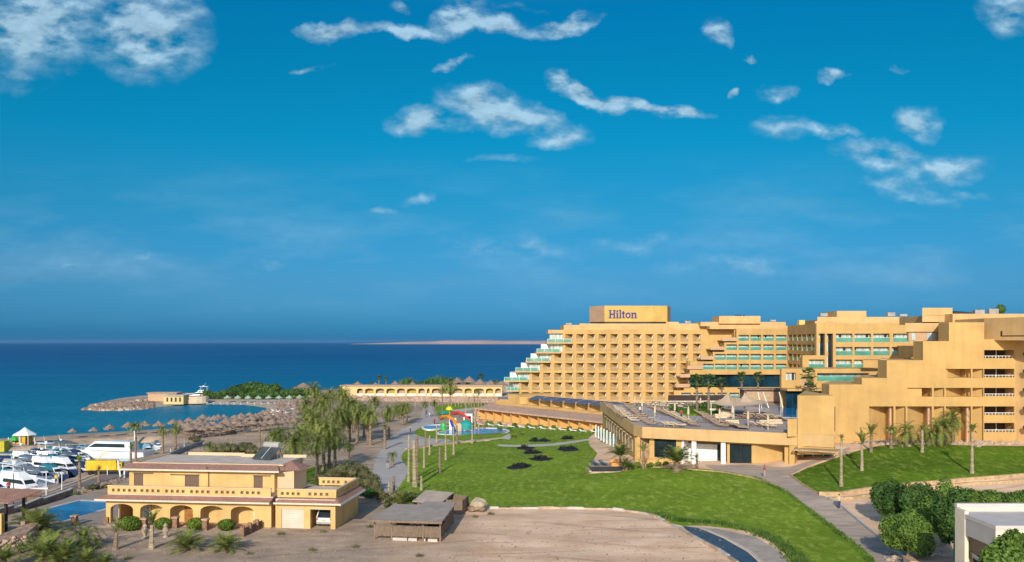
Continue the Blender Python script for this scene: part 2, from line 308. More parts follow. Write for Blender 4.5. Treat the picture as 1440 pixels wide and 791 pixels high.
BASIN = np.array([g(a, b, -3)[:2] for a, b in [(-250, 631), (-60, 636), (20, 634.5), (98, 631), (112, 625), (210, 623), (226, 633), (205, 645), (165, 657), (125, 670), (75, 689), (0, 706), (-250, 757)]])
def inside(P_, poly):
    x, y = P_[:, 0], P_[:, 1]; c = np.zeros(len(P_), bool); n = len(poly)
    for i in range(n):
        x0, y0 = poly[i]; x1, y1 = poly[(i + 1) % n]
        if y0 == y1: continue
        k = ((y0 > y) != (y1 > y)) & (x < (x1 - x0) * (y - y0) / (y1 - y0) + x0); c ^= k
    return c
def pdist(P_, poly):
    best = np.full(len(P_), 1e9); n = len(poly)
    for i in range(n):
        a = poly[i]; b = poly[(i + 1) % n]; ab = b - a; t = np.clip(((P_ - a) @ ab) / max(ab @ ab, 1e-9), 0, 1)
        q = P_ - (a + t[:, None] * ab); best = np.minimum(best, np.hypot(q[:, 0], q[:, 1]))
    return best
def terr(P_):
    P_ = np.asarray(P_, float).reshape(-1, 2)
    d2 = (P_[:, None, 0] - ANC[None, :, 0]) ** 2 + (P_[:, None, 1] - ANC[None, :, 1]) ** 2
    w = 1 / (d2 + 40.0) ** 1.7; z = (w @ ANC[:, 2]) / w.sum(1)
    d = pdist(P_, LAND) * np.where(inside(P_, LAND), 1, -1)
    z = np.where(d > 0, np.minimum(z, -3.02 + .09 * d), np.maximum(-3.02 + .12 * d, -7))
    db = pdist(P_, BASIN) * np.where(inside(P_, BASIN), -1, 1)
    z = np.where(db < 0, np.minimum(z, np.maximum(-3 + 1.5 * db, -5)), np.minimum(z, -3 + 1.6 * db))
    return z
_DS = np.concatenate([np.arange(55, 200, 1.5), np.arange(200, 620, 3.0)])
def G(px, py):
    """the ground point seen at a photo pixel"""
    x = (px - CX) * _DS / F; zr = H - (py - HY) * _DS / F; zt = terr(np.stack([x, _DS], 1)); k = np.where(zr <= zt)[0]
    if len(k) == 0 or k[0] == 0: return g(px, py, 0 if len(k) else -3)
    i = k[0]; a0 = zr[i - 1] - zt[i - 1]; a1 = zt[i] - zr[i]; D = _DS[i - 1] + (_DS[i] - _DS[i - 1]) * a0 / max(a0 + a1, 1e-6)
    x = (px - CX) * D / F; return (x, D, float(terr([(x, D)])[0]))
def GP(*pts): return [G(a, b)[:2] for a, b in pts]
def tz(x, y): return float(terr([(x, y)])[0])
# ------------------------------------------------------------------ ground materials
def ground_mat():
    M = mat('dry_sandy_ground', (.50, .365, .25), .95, .12, .35, .4, 2.5, col2=(.33, .24, .175), big=.2, bigscale=.06, detail=8)
    nt = M.node_tree; N = nt.nodes; L = nt.links; b = N['Principled BSDF']; src = b.inputs['Base Color'].links[0].from_socket
    geo = N.new('ShaderNodeNewGeometry'); sp = N.new('ShaderNodeSeparateXYZ'); L.new(geo.outputs['Position'], sp.inputs[0])
    nz = N.new('ShaderNodeTexNoise'); nz.inputs['Scale'].default_value = .12; nz.inputs['Detail'].default_value = 6; L.new(geo.outputs['Position'], nz.inputs['Vector'])
    # pinkish levelled sand on the building plot (x from -12 to 25), grey dust by the villa
    a = N.new('ShaderNodeMath'); a.operation = 'MULTIPLY_ADD'; a.inputs[1].default_value = 9; L.new(nz.outputs[0], a.inputs[0]); L.new(sp.outputs[0], a.inputs[2])
    mr = N.new('ShaderNodeMapRange'); mr.inputs[1].default_value = -10; mr.inputs[2].default_value = 3; L.new(a.outputs[0], mr.inputs[0])
    mx = N.new('ShaderNodeMix'); mx.data_type = 'RGBA'; L.new(mr.outputs[0], mx.inputs[0]); L.new(src, mx.inputs[6])
    rp = N.new('ShaderNodeValToRGB'); rp.color_ramp.elements[0].color = (.66, .41, .245, 1); rp.color_ramp.elements[1].color = (.86, .60, .40, 1); rp.color_ramp.elements[0].position = .3; rp.color_ramp.elements[1].position = .65
    n2 = N.new('ShaderNodeTexNoise'); n2.inputs['Scale'].default_value = .22; n2.inputs['Detail'].default_value = 9; n2.inputs['Roughness'].default_value = .6; L.new(geo.outputs['Position'], n2.inputs['Vector']); L.new(n2.outputs[0], rp.inputs[0])
    L.new(rp.outputs[0], mx.inputs[7])
    # wheel ruts: long faint darker and ochre streaks
    mp = N.new('ShaderNodeMapping'); mp.inputs['Scale'].default_value = (.09, .30, 1); mp.inputs['Rotation'].default_value = (0, 0, .12); L.new(geo.outputs['Position'], mp.inputs[0])
    n3 = N.new('ShaderNodeTexNoise'); n3.inputs['Scale'].default_value = 1; n3.inputs['Detail'].default_value = 5; L.new(mp.outputs[0], n3.inputs['Vector'])
    m3 = N.new('ShaderNodeMapRange'); m3.inputs[1].default_value = .38; m3.inputs[2].default_value = .6; m3.inputs[3].default_value = .86; m3.inputs[4].default_value = 1.08; L.new(n3.outputs[0], m3.inputs[0])
    vm = N.new('ShaderNodeVectorMath'); vm.operation = 'SCALE'; L.new(mx.outputs[2], vm.inputs[0]); L.new(m3.outputs[0], vm.inputs['Scale'])
    # tyre tracks: thin curved bands, present only in patches
    out = vm.outputs[0]
    for (sx, sy, rot, dis) in ((.9, .06, 1.25, 1.4), (.7, .05, -1.1, 1.8), (1.1, .05, 1.5, 1.0)):
        mp4 = N.new('ShaderNodeMapping'); mp4.inputs['Rotation'].default_value = (0, 0, rot); L.new(geo.outputs['Position'], mp4.inputs[0])
        wv = N.new('ShaderNodeTexWave'); wv.wave_type = 'BANDS'; wv.inputs['Scale'].default_value = .06 * sx; wv.inputs['Distortion'].default_value = dis * 3; wv.inputs['Detail'].default_value = 2; wv.inputs['Detail Scale'].default_value = .3; L.new(mp4.outputs[0], wv.inputs[0])
        m5 = N.new('ShaderNodeMapRange'); m5.inputs[1].default_value = .955; m5.inputs[2].default_value = 1.0; L.new(wv.outputs['Fac'], m5.inputs[0])
        n6 = N.new('ShaderNodeTexNoise'); n6.inputs['Scale'].default_value = .07; n6.inputs['Detail'].default_value = 2; L.new(mp4.outputs[0], n6.inputs[0])
        m6 = N.new('ShaderNodeMapRange'); m6.inputs[1].default_value = .45; m6.inputs[2].default_value = .62; m6.inputs[4].default_value = .26; L.new(n6.outputs[0], m6.inputs[0])
        mm = N.new('ShaderNodeMath'); mm.operation = 'MULTIPLY'; L.new(m5.outputs[0], mm.inputs[0]); L.new(m6.outputs[0], mm.inputs[1])
        m7 = N.new('ShaderNodeMath'); m7.operation = 'SUBTRACT'; m7.inputs[0].default_value = 1; L.new(mm.outputs[0], m7.inputs[1])
        v7 = N.new('ShaderNodeVectorMath'); v7.operation = 'SCALE'; L.new(out, v7.inputs[0]); L.new(m7.outputs[0], v7.inputs['Scale']); out = v7.outputs[0]
    L.new(out, b.inputs['Base Color'])
    return M
def lawn_mat(name, c1, c2, c3):
    M = mat(name, c1, .9, .1, 1.3, .8, 6, col2=c2, big=.25, bigscale=.09, detail=9, spec=.1)
    nt = M.node_tree; N = nt.nodes; L = nt.links; b = N['Principled BSDF']; src = b.inputs['Base Color'].links[0].from_socket
    geo = N.new('ShaderNodeNewGeometry'); mp = N.new('ShaderNodeMapping'); mp.inputs['Scale'].default_value = (1.2, .5, 1); L.new(geo.outputs['Position'], mp.inputs[0])
    nz = N.new('ShaderNodeTexNoise'); nz.inputs['Scale'].default_value = 1; nz.inputs['Detail'].default_value = 8; nz.inputs['Roughness'].default_value = .7; L.new(mp.outputs[0], nz.inputs['Vector'])
    mr = N.new('ShaderNodeMapRange'); mr.inputs[1].default_value = .50; mr.inputs[2].default_value = .66; L.new(nz.outputs[0], mr.inputs[0])
    mx = N.new('ShaderNodeMix'); mx.data_type = 'RGBA'; L.new(mr.outputs[0], mx.inputs[0]); L.new(src, mx.inputs[6]); mx.inputs[7].default_value = (*c3, 1); L.new(mx.outputs[2], b.inputs['Base Color'])
    return M
GROUND = ground_mat()
LAWN = lawn_mat('lawn_grass', (.205, .30, .022), (.13, .215, .014), (.34, .41, .065))
LAWN2 = lawn_mat('hillside_grass', (.115, .20, .012), (.06, .125, .007), (.23, .29, .045))
BEACH = mat('beach_sand', (.50, .40, .31), .95, .1, .5, .3, big=.15)
PATHM = mat('promenade_boards', (.48, .43, .39), .85, .08, .35, .2, stretch=(.35, 3.5, 1), big=.1, bigscale=.1)
PATH2 = mat('brown_board_path', (.47, .37, .295), .85, .16, .6, .3, stretch=(.5, 2.2, 1), big=.1, bigscale=.1)
ROADM = mat('quay_asphalt', (.22, .19, .175), .9, .12, .5, big=.15)
PALEP = mat('pale_footpath', (.52, .48, .42), .85, .08, .6)
BLACKS = mat('black_mulch', (.022, .022, .026), .95, .4, 1.5, 1, 4)
CANAL = mat('canal_water', (.035, .065, .10), .3, .3, .5, .3, 3, spec=.25)
SCRUBG = mat('scrubby_ground', (.30, .22, .15), .95, .2, .3, .6, 2, col2=(.16, .12, .07), big=.2, bigscale=.05)
# ------------------------------------------------------------------ zones (first match wins)
def smooth(pts, n=3):
    out = []; k = len(pts)
    for i in range(k):
        p0, p1, p2, p3 = [pts[(i + j) % k] for j in (-1, 0, 1, 2)]
        for s in range(n):
            t = s / n; out.append(tuple(.5 * (2 * p1[c] + (p2[c] - p0[c]) * t + (2 * p0[c] - 5 * p1[c] + 4 * p2[c] - p3[c]) * t * t + (3 * p1[c] - p0[c] - 3 * p2[c] + p3[c]) * t ** 3) for c in (0, 1)))
    return out
def ell(px, py, rx, ry, rot=0, n=14):
    return [(px + rx * math.cos(a) * math.cos(rot) - ry * math.sin(a) * math.sin(rot), py + rx * math.cos(a) * math.sin(rot) + ry * math.sin(a) * math.cos(rot)) for a in [2 * math.pi * i / n for i in range(n)]]
ZONES = [
 ('flower_bed_mulch', BLACKS, [[(x_ + random.uniform(-2.2, 2.2), y_ + random.uniform(-.5, .5)) for x_, y_ in ell(*e, n=20)] if len(e) == 4 else ell(*e) for e in [(759, 620, 17, 1.8), (797, 617, 10, 1.4), (739, 630.5, 14, 2.2), (749, 637, 15, 2.3), (761, 645.5, 17, 3), (799, 632, 16, 3.2), (730, 656.5, 18, 3.6, -.1)]]),
 ('footpath', PALEP, [[(636, 620.5), (695, 617), (695, 618.3), (636, 622.2)], smooth([(702, 625), (725, 626), (775, 624), (830, 617), (835, 618), (780, 627), (725, 628.5), (702, 627.5)], 2), [(703, 617), (716, 610), (722, 612), (716, 618.5)],
                     [(632, 577), (668, 573), (670, 575), (650, 580)], ]),
 ('canal_walk', mat('canal_walk_paving', (.42, .35, .29), .9, .1, .8, .2, big=.12), [[(958, 739.5), (1010, 744), (1062, 755), (1096, 776), (1118, 801), (1082, 801), (1054, 776), (1018, 756), (983, 742.5)]]),
 ('canal', CANAL, [[(959, 739.5), (983, 743), (1017, 757), (1052, 777), (1080, 803), (1048, 803), (1023, 781), (991, 763), (966, 746)]]),
 ('promenade', PATHM, [smooth([(596, 571), (592, 586), (578, 598), (552, 612), (532, 640), (524, 665), (530, 684), (542, 692), (556, 690), (568, 675), (573, 660), (565, 648), (564, 640), (572, 633), (585, 628), (630, 622), (630, 618), (596, 616), (584, 611), (586, 603), (612, 596), (616, 588), (609, 578), (607, 571)], 2)]),
 ('lawn', LAWN, [smooth([(572, 633), (565.5, 640), (566, 648), (573, 658), (570, 673), (558, 690), (580, 702), (620, 708), (660, 713.5), (735, 714), (800, 714), (862, 715.5), (905, 721), (935, 733), (962, 740), (990, 739.5), (1065, 750), (1104, 769), (1132, 800), (1236, 800), (1203, 764), (1160, 731), (1112, 695), (1085, 679), (1050, 668), (1005, 661), (960, 658), (900, 657), (870, 664), (848, 665), (836, 660), (832, 650), (840, 638), (830, 628), (828, 616), (836, 607), (790, 602), (735, 597.5), (710, 602), (722, 606), (700, 618), (640, 622.5), (600, 628)], 2),
                 smooth([(584, 611), (589, 603), (620, 598), (690, 597), (722, 606), (716, 613), (690, 617), (640, 620), (606, 617)], 2), smooth([(612, 577), (618, 569.5), (650, 567.5), (682, 567.5), (672, 574), (640, 576.5), (636, 583), (622, 588)], 2)]),
 ('footpath_right', PATH2, [[(1005, 661.5), (1050, 668.5), (1085, 679.5), (1112, 695.5), (1160, 731.5), (1203, 764.5), (1238, 801), (1292, 801), (1232, 753), (1182, 711), (1158, 697), (1150, 695), (1128, 682), (1111, 669), (1130, 658), (1165, 645), (1196, 632), (1194, 629), (1150, 645), (1118, 655), (1108, 658), (1060, 654), (990, 654)]]),
 ('hillside_lawn', LAWN2, [smooth([(1112, 669), (1128, 681), (1150, 693), (1182, 695), (1270, 683), (1350, 675), (1440, 668.5), (1520, 664), (1620, 660), (1620, 634), (1500, 629), (1440, 627.5), (1380, 627), (1330, 625.5), (1265, 626), (1238, 627), (1200, 636), (1165, 648)], 2)]),
 ('quay', ROADM, [[(-260, 700), (0, 712), (70, 695.5), (130, 673), (170, 661), (215, 646), (246, 634), (262, 622), (275, 624), (262, 634), (236, 646), (185, 665), (140, 682), (95, 699), (40, 717), (0, 727), (-260, 790)], [(-260, 627), (0, 630), (100, 627), (112, 623.5), (100, 620), (20, 622.5), (-260, 620)]]),
 ('villa_lawn', LAWN2, [smooth([(425, 662), (470, 652), (500, 660), (540, 668), (535, 684), (520, 692), (470, 684), (430, 680)], 2)]),
 ('beach', BEACH, [smooth([(212, 574), (250, 570.5), (300, 569.5), (345, 570.5), (372, 574), (376, 578), (366, 584), (380, 590), (420, 592), (440, 584), (446, 572), (425, 563), (380, 561.5), (330, 562.5), (290, 562), (250, 564), (215, 567)], 2)]),
]
def build_ground():
    pts = []; edges = []; polys = []
    for name, m_, pls in ZONES:
        for pl in pls:
            w = GP(*pl); w2 = []
            for i in range(len(w)):           # subdivide long edges so that sheets follow the slope
                a = w[i]; b = w[(i + 1) % len(w)]; n = max(1, int(math.hypot(b[0] - a[0], b[1] - a[1]) / 4))
                w2 += [(a[0] + (b[0] - a[0]) * k / n, a[1] + (b[1] - a[1]) * k / n) for k in range(n)]
            polys.append((name, m_, np.array(w))); s = len(pts); pts += w2; edges += [(s + i, s + (i + 1) % len(w2)) for i in range(len(w2))]
    for pl in (LAND[:31], BASIN):
        w2 = []
        for i in range(len(pl) - 1):
            a = pl[i]; b = pl[i + 1]; n = max(1, int(np.hypot(*(b - a)) / 4)); w2 += [tuple(a + (b - a) * k / n) for k in range(n)]
        w2.append(tuple(pl[-1])); s = len(pts); pts += w2; edges += [(s + i, s + i + 1) for i in range(len(w2) - 1)]
    y = 40.0
    while y < 640:
        st = 2.6 if y < 200 else 4.0 if y < 340 else 9
        wx = y * .68 + 15; x = -wx
        while x < wx: pts.append((x + random.uniform(-.3, .3) * st, y + random.uniform(-.3, .3) * st)); x += st
        y += st
    pts += [(sx * k, yy) for k in (60, 120, 250, 520) for sx in (-1, 1) for yy in (-150, -60, 0, 30)] + [(-560, y_) for y_ in (100, 300, 640)] + [(560, y_) for y_ in (100, 300, 640)] + [(0, -150), (0, 0)]
    vo, eo, fo, *_ = delaunay_2d_cdt([Vector(p) for p in pts], edges, [], 0, 1e-3)
    V = np.array([(v.x, v.y) for v in vo]); zz = np.concatenate([terr(V[i:i + 4000]) for i in range(0, len(V), 4000)])
    Fc = [tuple(f) for f in fo]; cen = np.array([V[list(f)].mean(0) for f in Fc])
    own = np.full(len(Fc), -1)
    for i, (n_, m_, w) in enumerate(polys):
        k = inside(cen, w) & (own < 0); own[k] = i
    byname = {}
    for i, (n_, m_, w) in enumerate(polys): byname.setdefault(n_, (m_, []))[1].append(i)
    byname['ground'] = (GROUND, [-1])
    for n_, (m_, ids) in byname.items():
        sel = [Fc[j] for j in np.where(np.isin(own, ids))[0]]
        idx = {}; vs = []; fs = []
        for f in sel:
            q = []
            for a in f:
                if a not in idx: idx[a] = len(vs); vs.append((V[a, 0], V[a, 1], zz[a]))
                q.append(idx[a])
            fs.append(tuple(q))
        if not fs: continue
        mb = MB(); mb.v = vs; mb.f = fs; mb.m = [0] * len(fs)
        tag(mb.build(n_, m_, smooth=True), kind='structure')
build_ground()
# ------------------------------------------------------------------ sea
def sea_mat():
    M = bpy.data.materials.new('sea_water'); M.use_nodes = True; nt = M.node_tree; N = nt.nodes; L = nt.links; b = N['Principled BSDF']
    geo = N.new('ShaderNodeNewGeometry'); sp = N.new('ShaderNodeSeparateXYZ'); L.new(geo.outputs['Position'], sp.inputs[0])
    mr = N.new('ShaderNodeMapRange'); mr.inputs[1].default_value = 220; mr.inputs[2].default_value = 1400; L.new(sp.outputs[1], mr.inputs[0])
    rp = N.new('ShaderNodeValToRGB'); e = rp.color_ramp.elements; e[0].color = (.0, .175, .265, 1); e[1].color = (.0, .055, .19, 1); x_ = e.new(.35); x_.color = (.0, .098, .235, 1)
    L.new(mr.outputs[0], rp.inputs[0])
    mp = N.new('ShaderNodeMapping'); mp.inputs['Scale'].default_value = (.0022, .018, 1); mp.inputs['Rotation'].default_value = (0, 0, .04); L.new(geo.outputs['Position'], mp.inputs[0])
    nz = N.new('ShaderNodeTexNoise'); nz.inputs['Scale'].default_value = 1; nz.inputs['Detail'].default_value = 7; nz.inputs['Roughness'].default_value = .6; L.new(mp.outputs[0], nz.inputs['Vector'])
    m2 = N.new('ShaderNodeMapRange'); m2.inputs[1].default_value = .5; m2.inputs[2].default_value = .75; m2.inputs[3].default_value = 0; m2.inputs[4].default_value = .5; L.new(nz.outputs[0], m2.inputs[0])
    mx = N.new('ShaderNodeMix'); mx.data_type = 'RGBA'; L.new(m2.outputs[0], mx.inputs[0]); L.new(rp.outputs[0], mx.inputs[6]); mx.inputs[7].default_value = (.03, .22, .34, 1)
    L.new(mx.outputs[2], b.inputs['Base Color']); b.inputs['Roughness'].default_value = .35; b.inputs['Specular IOR Level'].default_value = .04
    bn = N.new('ShaderNodeTexNoise'); bn.inputs['Scale'].default_value = .22; bn.inputs['Detail'].default_value = 6; L.new(geo.outputs['Position'], bn.inputs['Vector'])
    bp = N.new('ShaderNodeBump'); bp.inputs['Strength'].default_value = 1; bp.inputs['Distance'].default_value = 1.2; L.new(bn.outputs[0], bp.inputs['Height']); L.new(bp.outputs[0], b.inputs['Normal'])
    return M
SEA = sea_mat()
mb = MB(); ys = [-300, 100, 200, 400, 800, 1600, 4000, 10000, 24000]
for a, b in zip(ys, ys[1:]):
    mb.quad((-22000, a, -3), (22000, a, -3), (22000, b, -3), (-22000, b, -3))
tag(mb.build('sea', SEA), kind='structure')
mb = MB()                                              # the low sand island on the horizon
n = 90; pr = []
for i in range(n + 1):
    t = i / n; px = 492 + 370 * t; hgt = min(1, max(0, (t - .02) * 3.2)) * 34 * (1 + .10 * math.sin(t * 17) + .07 * math.sin(t * 41)) + 1.5
    pr.append((X(px, 9000), hgt))
for (x0, h0), (x1, h1) in zip(pr, pr[1:]):
    mb.quad((x0, 9000, -4), (x1, 9000, -4), (x1, 9150, h1 * .7), (x0, 9150, h0 * .7)); mb.quad((x0, 9150, h0 * .7), (x1, 9150, h1 * .7), (x1, 9900, h1), (x0, 9900, h0)); mb.quad((x0, 9900, h0), (x1, 9900, h1), (x1, 10800, -4), (x0, 10800, -4))
tag(mb.build('far_sand_island', mat('island_sand', (.52, .36, .30), .95, .1, .002)), kind='structure')
# ================================================================== HOTEL
def gridwall(mb, D, thick, solids, openings):
    """wall in the plane y=D, solids/openings are rects (px0,py_top,px1,py_bot) of the photo at that depth"""
    S = [(X(a, D), Z(d, D), X(c, D), Z(b, D)) for a, b, c, d in solids]; O = [(X(a, D), Z(d, D), X(c, D), Z(b, D)) for a, b, c, d in openings]
    xs = sorted({round(v, 3) for r in S + O for v in (r[0], r[2])}); zs = sorted({round(v, 3) for r in S + O for v in (r[1], r[3])})
    def solid(x, z):
        return any(r[0] < x < r[2] and r[1] < z < r[3] for r in S) and not any(r[0] < x < r[2] and r[1] < z < r[3] for r in O)
    rows = []
    for z0, z1 in zip(zs, zs[1:]):
        if z1 - z0 < .002: continue
        run = None; rr = []
        for x0, x1 in zip(xs, xs[1:]):
            if x1 - x0 < .002: continue
            if solid((x0 + x1) / 2, (z0 + z1) / 2):
                if run and abs(run[1] - x0) < .005: run[1] = x1
                else: run = [x0, x1]; rr.append(run)
            else: run = None
        rr = [tuple(q) for q in rr]
        if rows and rows[-1][2] == rr and abs(rows[-1][1] - z0) < .005: rows[-1][1] = z1
        else: rows.append([z0, z1, rr])
    for z0, z1, rr in rows:
        for x0, x1 in rr: mb.box(x0, D, z0, x1, D + thick, z1)
    return O
def window_part(parent, x0, z0, x1, z1, D, n=4, dep=.9, rail=True, glass=None, open_panel=False, frame=None):
    """a glazed band set back in its opening: frame with curtained glass, child railing of teal glass"""
    mb = MB(); y = D + dep
    mb.slot(0).box(x0, y, z0, x1, y + .06, z1); mb.slot(1)
    w = x1 - x0
    for i in range(n + 1):
        xx = x0 + w * i / n; xx = min(max(xx, x0 + .05), x1 - .05); mb.box(xx - .05, y - .07, z0, xx + .05, y - .003, z1)
    mb.box(x0, y - .06, z1 - .12, x1, y - .002, z1)
    if open_panel:
        k = random.randrange(n); mb.slot(2).box(x0 + w * (k + .1) / n, y - .02, z0, x0 + w * (k + .7) / n, y - .001, z1 - .12)
    o = mb.build('window', [glass or PALEG, frame or PINKF, DARKG], parent)
    if rail:
        r = MB(); r.slot(0).box(x0, D + .12, z0, x1, D + .15, z0 + (z1 - z0) * .52); r.slot(1).box(x0, D + .1, z0 + (z1 - z0) * .52, x1, D + .17, z0 + (z1 - z0) * .52 + .05)
        rb = r.build('railing', [TEALG, WHITE], None); rb.parent = o
        off = parent['_o']; rb.data.transform(Matrix.Translation((-off[0], -off[1], -off[2])))
    return o
PINKF = mat('window_frame_beige', (.45, .33, .25), .6)
def subbuild(mb, name, mats, part, root):
    o = mb.build(name, mats, None); off = root['_o']; o.data.transform(Matrix.Translation((-off[0], -off[1], -off[2]))); o.parent = part; return o
def lounger_mesh():
    fr = MB(); fr.box(-.32, 0, .28, .32, 1.35, .34); fr.add([(-.32, 1.35, .28), (.32, 1.35, .28), (.32, 2.0, .62), (-.32, 2.0, .62), (-.32, 1.35, .34), (.32, 1.35, .34), (.32, 1.97, .68), (-.32, 1.97, .68)], [(0, 3, 2, 1), (4, 5, 6, 7), (0, 1, 5, 4), (1, 2, 6, 5), (2, 3, 7, 6), (3, 0, 4, 7)])
    for x in (-.28, .24):
        for y in (.1, 1.5): fr.box(x, y, 0, x + .05, y + .05, .28)
    cu = MB(); cu.box(-.29, .03, .342, .29, 1.34, .42); cu.add([(-.29, 1.34, .342), (.29, 1.34, .342), (.29, 1.95, .682), (-.29, 1.95, .682), (-.29, 1.34, .42), (.29, 1.34, .42), (.29, 1.92, .76), (-.29, 1.92, .76)], [(0, 3, 2, 1), (4, 5, 6, 7), (0, 1, 5, 4), (1, 2, 6, 5), (2, 3, 7, 6), (3, 0, 4, 7)])
    return fr, cu
def make_lounger(label, group, fm, cm):
    t = thing('sun_lounger', label, 'lounger', group=group); a, b = lounger_mesh(); a.build('frame', fm, t); b.build('mattress', cm, t); return t
# ---------------------------------------------------------------- tower block with the grid of recessed balconies
DT = 280.0
def tower_block():
    root = thing('hotel_block', 'tall sandy yellow hotel block with a grid of small recessed balconies and stepped left end', 'building', (X(850, DT), DT, 0), world=True)
    rows = [(470.2 + 13.6 * k, 480.6 + 13.6 * k) for k in range(8)]
    starts = [733, 748.5, 764, 779.5, 795, 810.6, 826, 842, 858.4, 875, 891, 907.8, 924.2, 940.4, 957, 974.6]
    first = [4, 4, 3, 2, 1, 0, 0, 0]; last = [15, 15, 15, 15, 14, 14, 13, 13]
    leftedge = [791.4, 791.4, 775, 760, 744.5, 729.5, 729.5, 729.5]
    solids = [(791.4, 464, 1042, 481.3)]; ops = []
    for k in range(8):
        y0 = 467.6 + 13.6 * k if k else 464
        solids.append((leftedge[k], y0, 1042, 467.6 + 13.6 * (k + 1)))
        for c in range(first[k], last[k] + 1): ops.append((starts[c], rows[k][0], starts[c] + 10.6, rows[k][1]))
    solids.append((729.5, 576, 1042, 600))
    for c in range(3, 13): ops.append((starts[c], 579, starts[c] + 10.6, 589))
    w = MB(); gridwall(w, DT, 1.6, solids, ops)
    # body behind, terrace slabs
    zb = -2.6
    for k in range(8):
        x0 = X(leftedge[k], DT); zt = Z(467.6 + 13.6 * k if k else 464, DT); zbk = Z(467.6 + 13.6 * (k + 1), DT)
        w.box(x0, DT + 3.7, zbk, X(1042, DT), DT + 20, zt - .004 * k)
        w.box(x0, DT + 1.6, zt - .35 - .01, X(1042, DT), DT + 3.7, zt - .01)          # floor slabs close the niches
    w.box(X(729.5, DT), DT + 3.71, zb, X(1042, DT), DT + 20, Z(576.4, DT)); w.box(X(729.5, DT), DT + 1.6, zb, X(1042, DT), DT + 3.7, Z(577, DT))
    w.build('wall', WALL, root)
    # roof parapets
    r = MB(); r.box(X(793, DT), DT + 1.2, Z(463.9, DT), X(1015, DT), DT + 19.5, Z(457.2, DT)); r.box(X(816, DT), DT + 3, Z(457.3, DT), X(985, DT), DT + 17, Z(455.0, DT))
    r.box(X(940, DT), DT + 4, Z(455.1, DT), X(958, DT), DT + 12, Z(452.6, DT)); r.box(X(771, DT), DT + .02, Z(469.4, DT), X(791.4, DT), DT + 3, Z(464.2, DT)); r.box(X(771, DT), DT + 3, Z(469.4, DT), X(791.4, DT), DT + 16, Z(464.3, DT))
    r.build('roof_parapet', WALL2, root)
    # stepped terraces
    slabs = [(769, 481.7, 791.4), (754, 495.3, 775), (739.5, 508.3, 760), (724.5, 521.9, 744.5), (708.5, 535.2, 729.5), (712, 549, 729.5), (714, 562.6, 729.5)]
    for i, (l, y, rr) in enumerate(slabs):
        s = MB(); x0 = X(l, DT); x1 = X(rr, DT) + (2.9 if i < 5 and i != 0 else 0.0); z = Z(y, DT)
        s.box(x0, DT - 1.1, z - .45, X(rr, DT) + (3.0 if i < 5 else 0), DT - .003, z); s.box(x0, DT, z - .45, X(rr, DT) - .003, DT + 16, z)
        o = s.build('terrace', WALL2, root)
        q = MB(); xe = X(rr, DT) + (2.8 if i < 5 else 0)
        q.slot(0).box(x0 + .1, DT - 1.0, z, xe, DT - .96, z + 1.0); q.box(x0 + .1, DT - .96, z, x0 + .14, DT + 14, z + 1.0)
        q.slot(1).box(x0 + .08, DT - 1.02, z + 1.0, xe, DT - .94, z + 1.06)
        for j in range(4): xx = x0 + .2 + (xe - x0 - .4) * j / 3; q.box(xx - .04, DT - 1.03, z, xx + .04, DT - .95, z + 1.0)
        subbuild(q, 'railing', [TEALG, WHITE], o, root)
    for i in range(8):      # corner rooms with curtained glass under each terrace roof
        l, rr = [(773, 791.4), (762, 791.4), (747, 775), (733, 760), (717, 744.5), (715.5, 729.5), (715.5, 729.5), (715.5, 729.5)][i]
        z1 = Z(468.6 + 13.6 * i + .8, DT); z0 = Z(481.7 + 13.6 * i, DT)
        mid = l + (rr - l) * .42 if i else l
        wb = MB(); wb.slot(0).box(X(mid, DT), DT + .9, z0, X(rr, DT) - .01, DT + 8, z1 - .3)
        wb.slot(1)
        for j in range(5): xx = X(mid, DT) + (X(rr, DT) - X(mid, DT)) * j / 4; wb.box(xx - .06, DT + .8, z0, xx + .06, DT + .89, z1 - .3)
        wb.slot(2).box(X(l, DT), DT + 4, z0, X(mid, DT) - .01, DT + 15, z1 - .3) if i else None
        wb.build('corner_room', [PALEG, PINKF, WHITE], root)
    # saw-tooth balconies
    cnt = 0
    for (a, y0, c, y1) in ops:
        if y0 > 575: continue
        x0, x1, z0, z1 = X(a, DT), X(c, DT), Z(y1, DT), Z(y0, DT); cnt += 1
        b = MB(); d0, d1 = .3, 2.3
        b.add([(x0, DT + d0, z0), (x1 - .25, DT + d1, z0), (x1 - .25, DT + d1, z1), (x0, DT + d0, z1)], [(0, 1, 2, 3)])
        b.box(x0, DT + 1.6, z0 - .3, x1 + .0, DT + 3.65, z0 - .002); b.box(x1, DT + 1.6, z0, x1 + .3, DT + 3.6, z1); b.box(x1 - .26, DT + 2.3, z0, x1, DT + 2.5, z1)
        o = b.build('balcony', WALL, root)
        d = MB(); gx = x1 - .03; d.slot(0).box(gx - .04, DT + .4, z0 + .02, gx, DT + 1.9, z1 - .3); d.slot(1)
        for yy in (.4, 1.1, 1.85): d.box(gx - .1, DT + yy, z0 + .02, gx - .045, DT + yy + .08, z1 - .35)
        ys_ = DT + d0 + (d1 - d0) * .55; xs_ = x0 + (x1 - .25 - x0) * .55; dx, dy = x1 - .25 - x0, d1 - d0
        subbuild(d, 'balcony_door', [PALEG if random.random() < .75 else DARKG, WHITE], o, root)
        q = MB(); q.slot(0).box(x0 + .02, DT + .06, z0, x1 - .02, DT + .09, z0 + .95); q.slot(1).box(x0, DT + .05, z0 + .95, x1, DT + .11, z0 + 1.0)
        subbuild(q, 'railing', [CLEARG, PINKF], o, root)
    return root
tower_block()
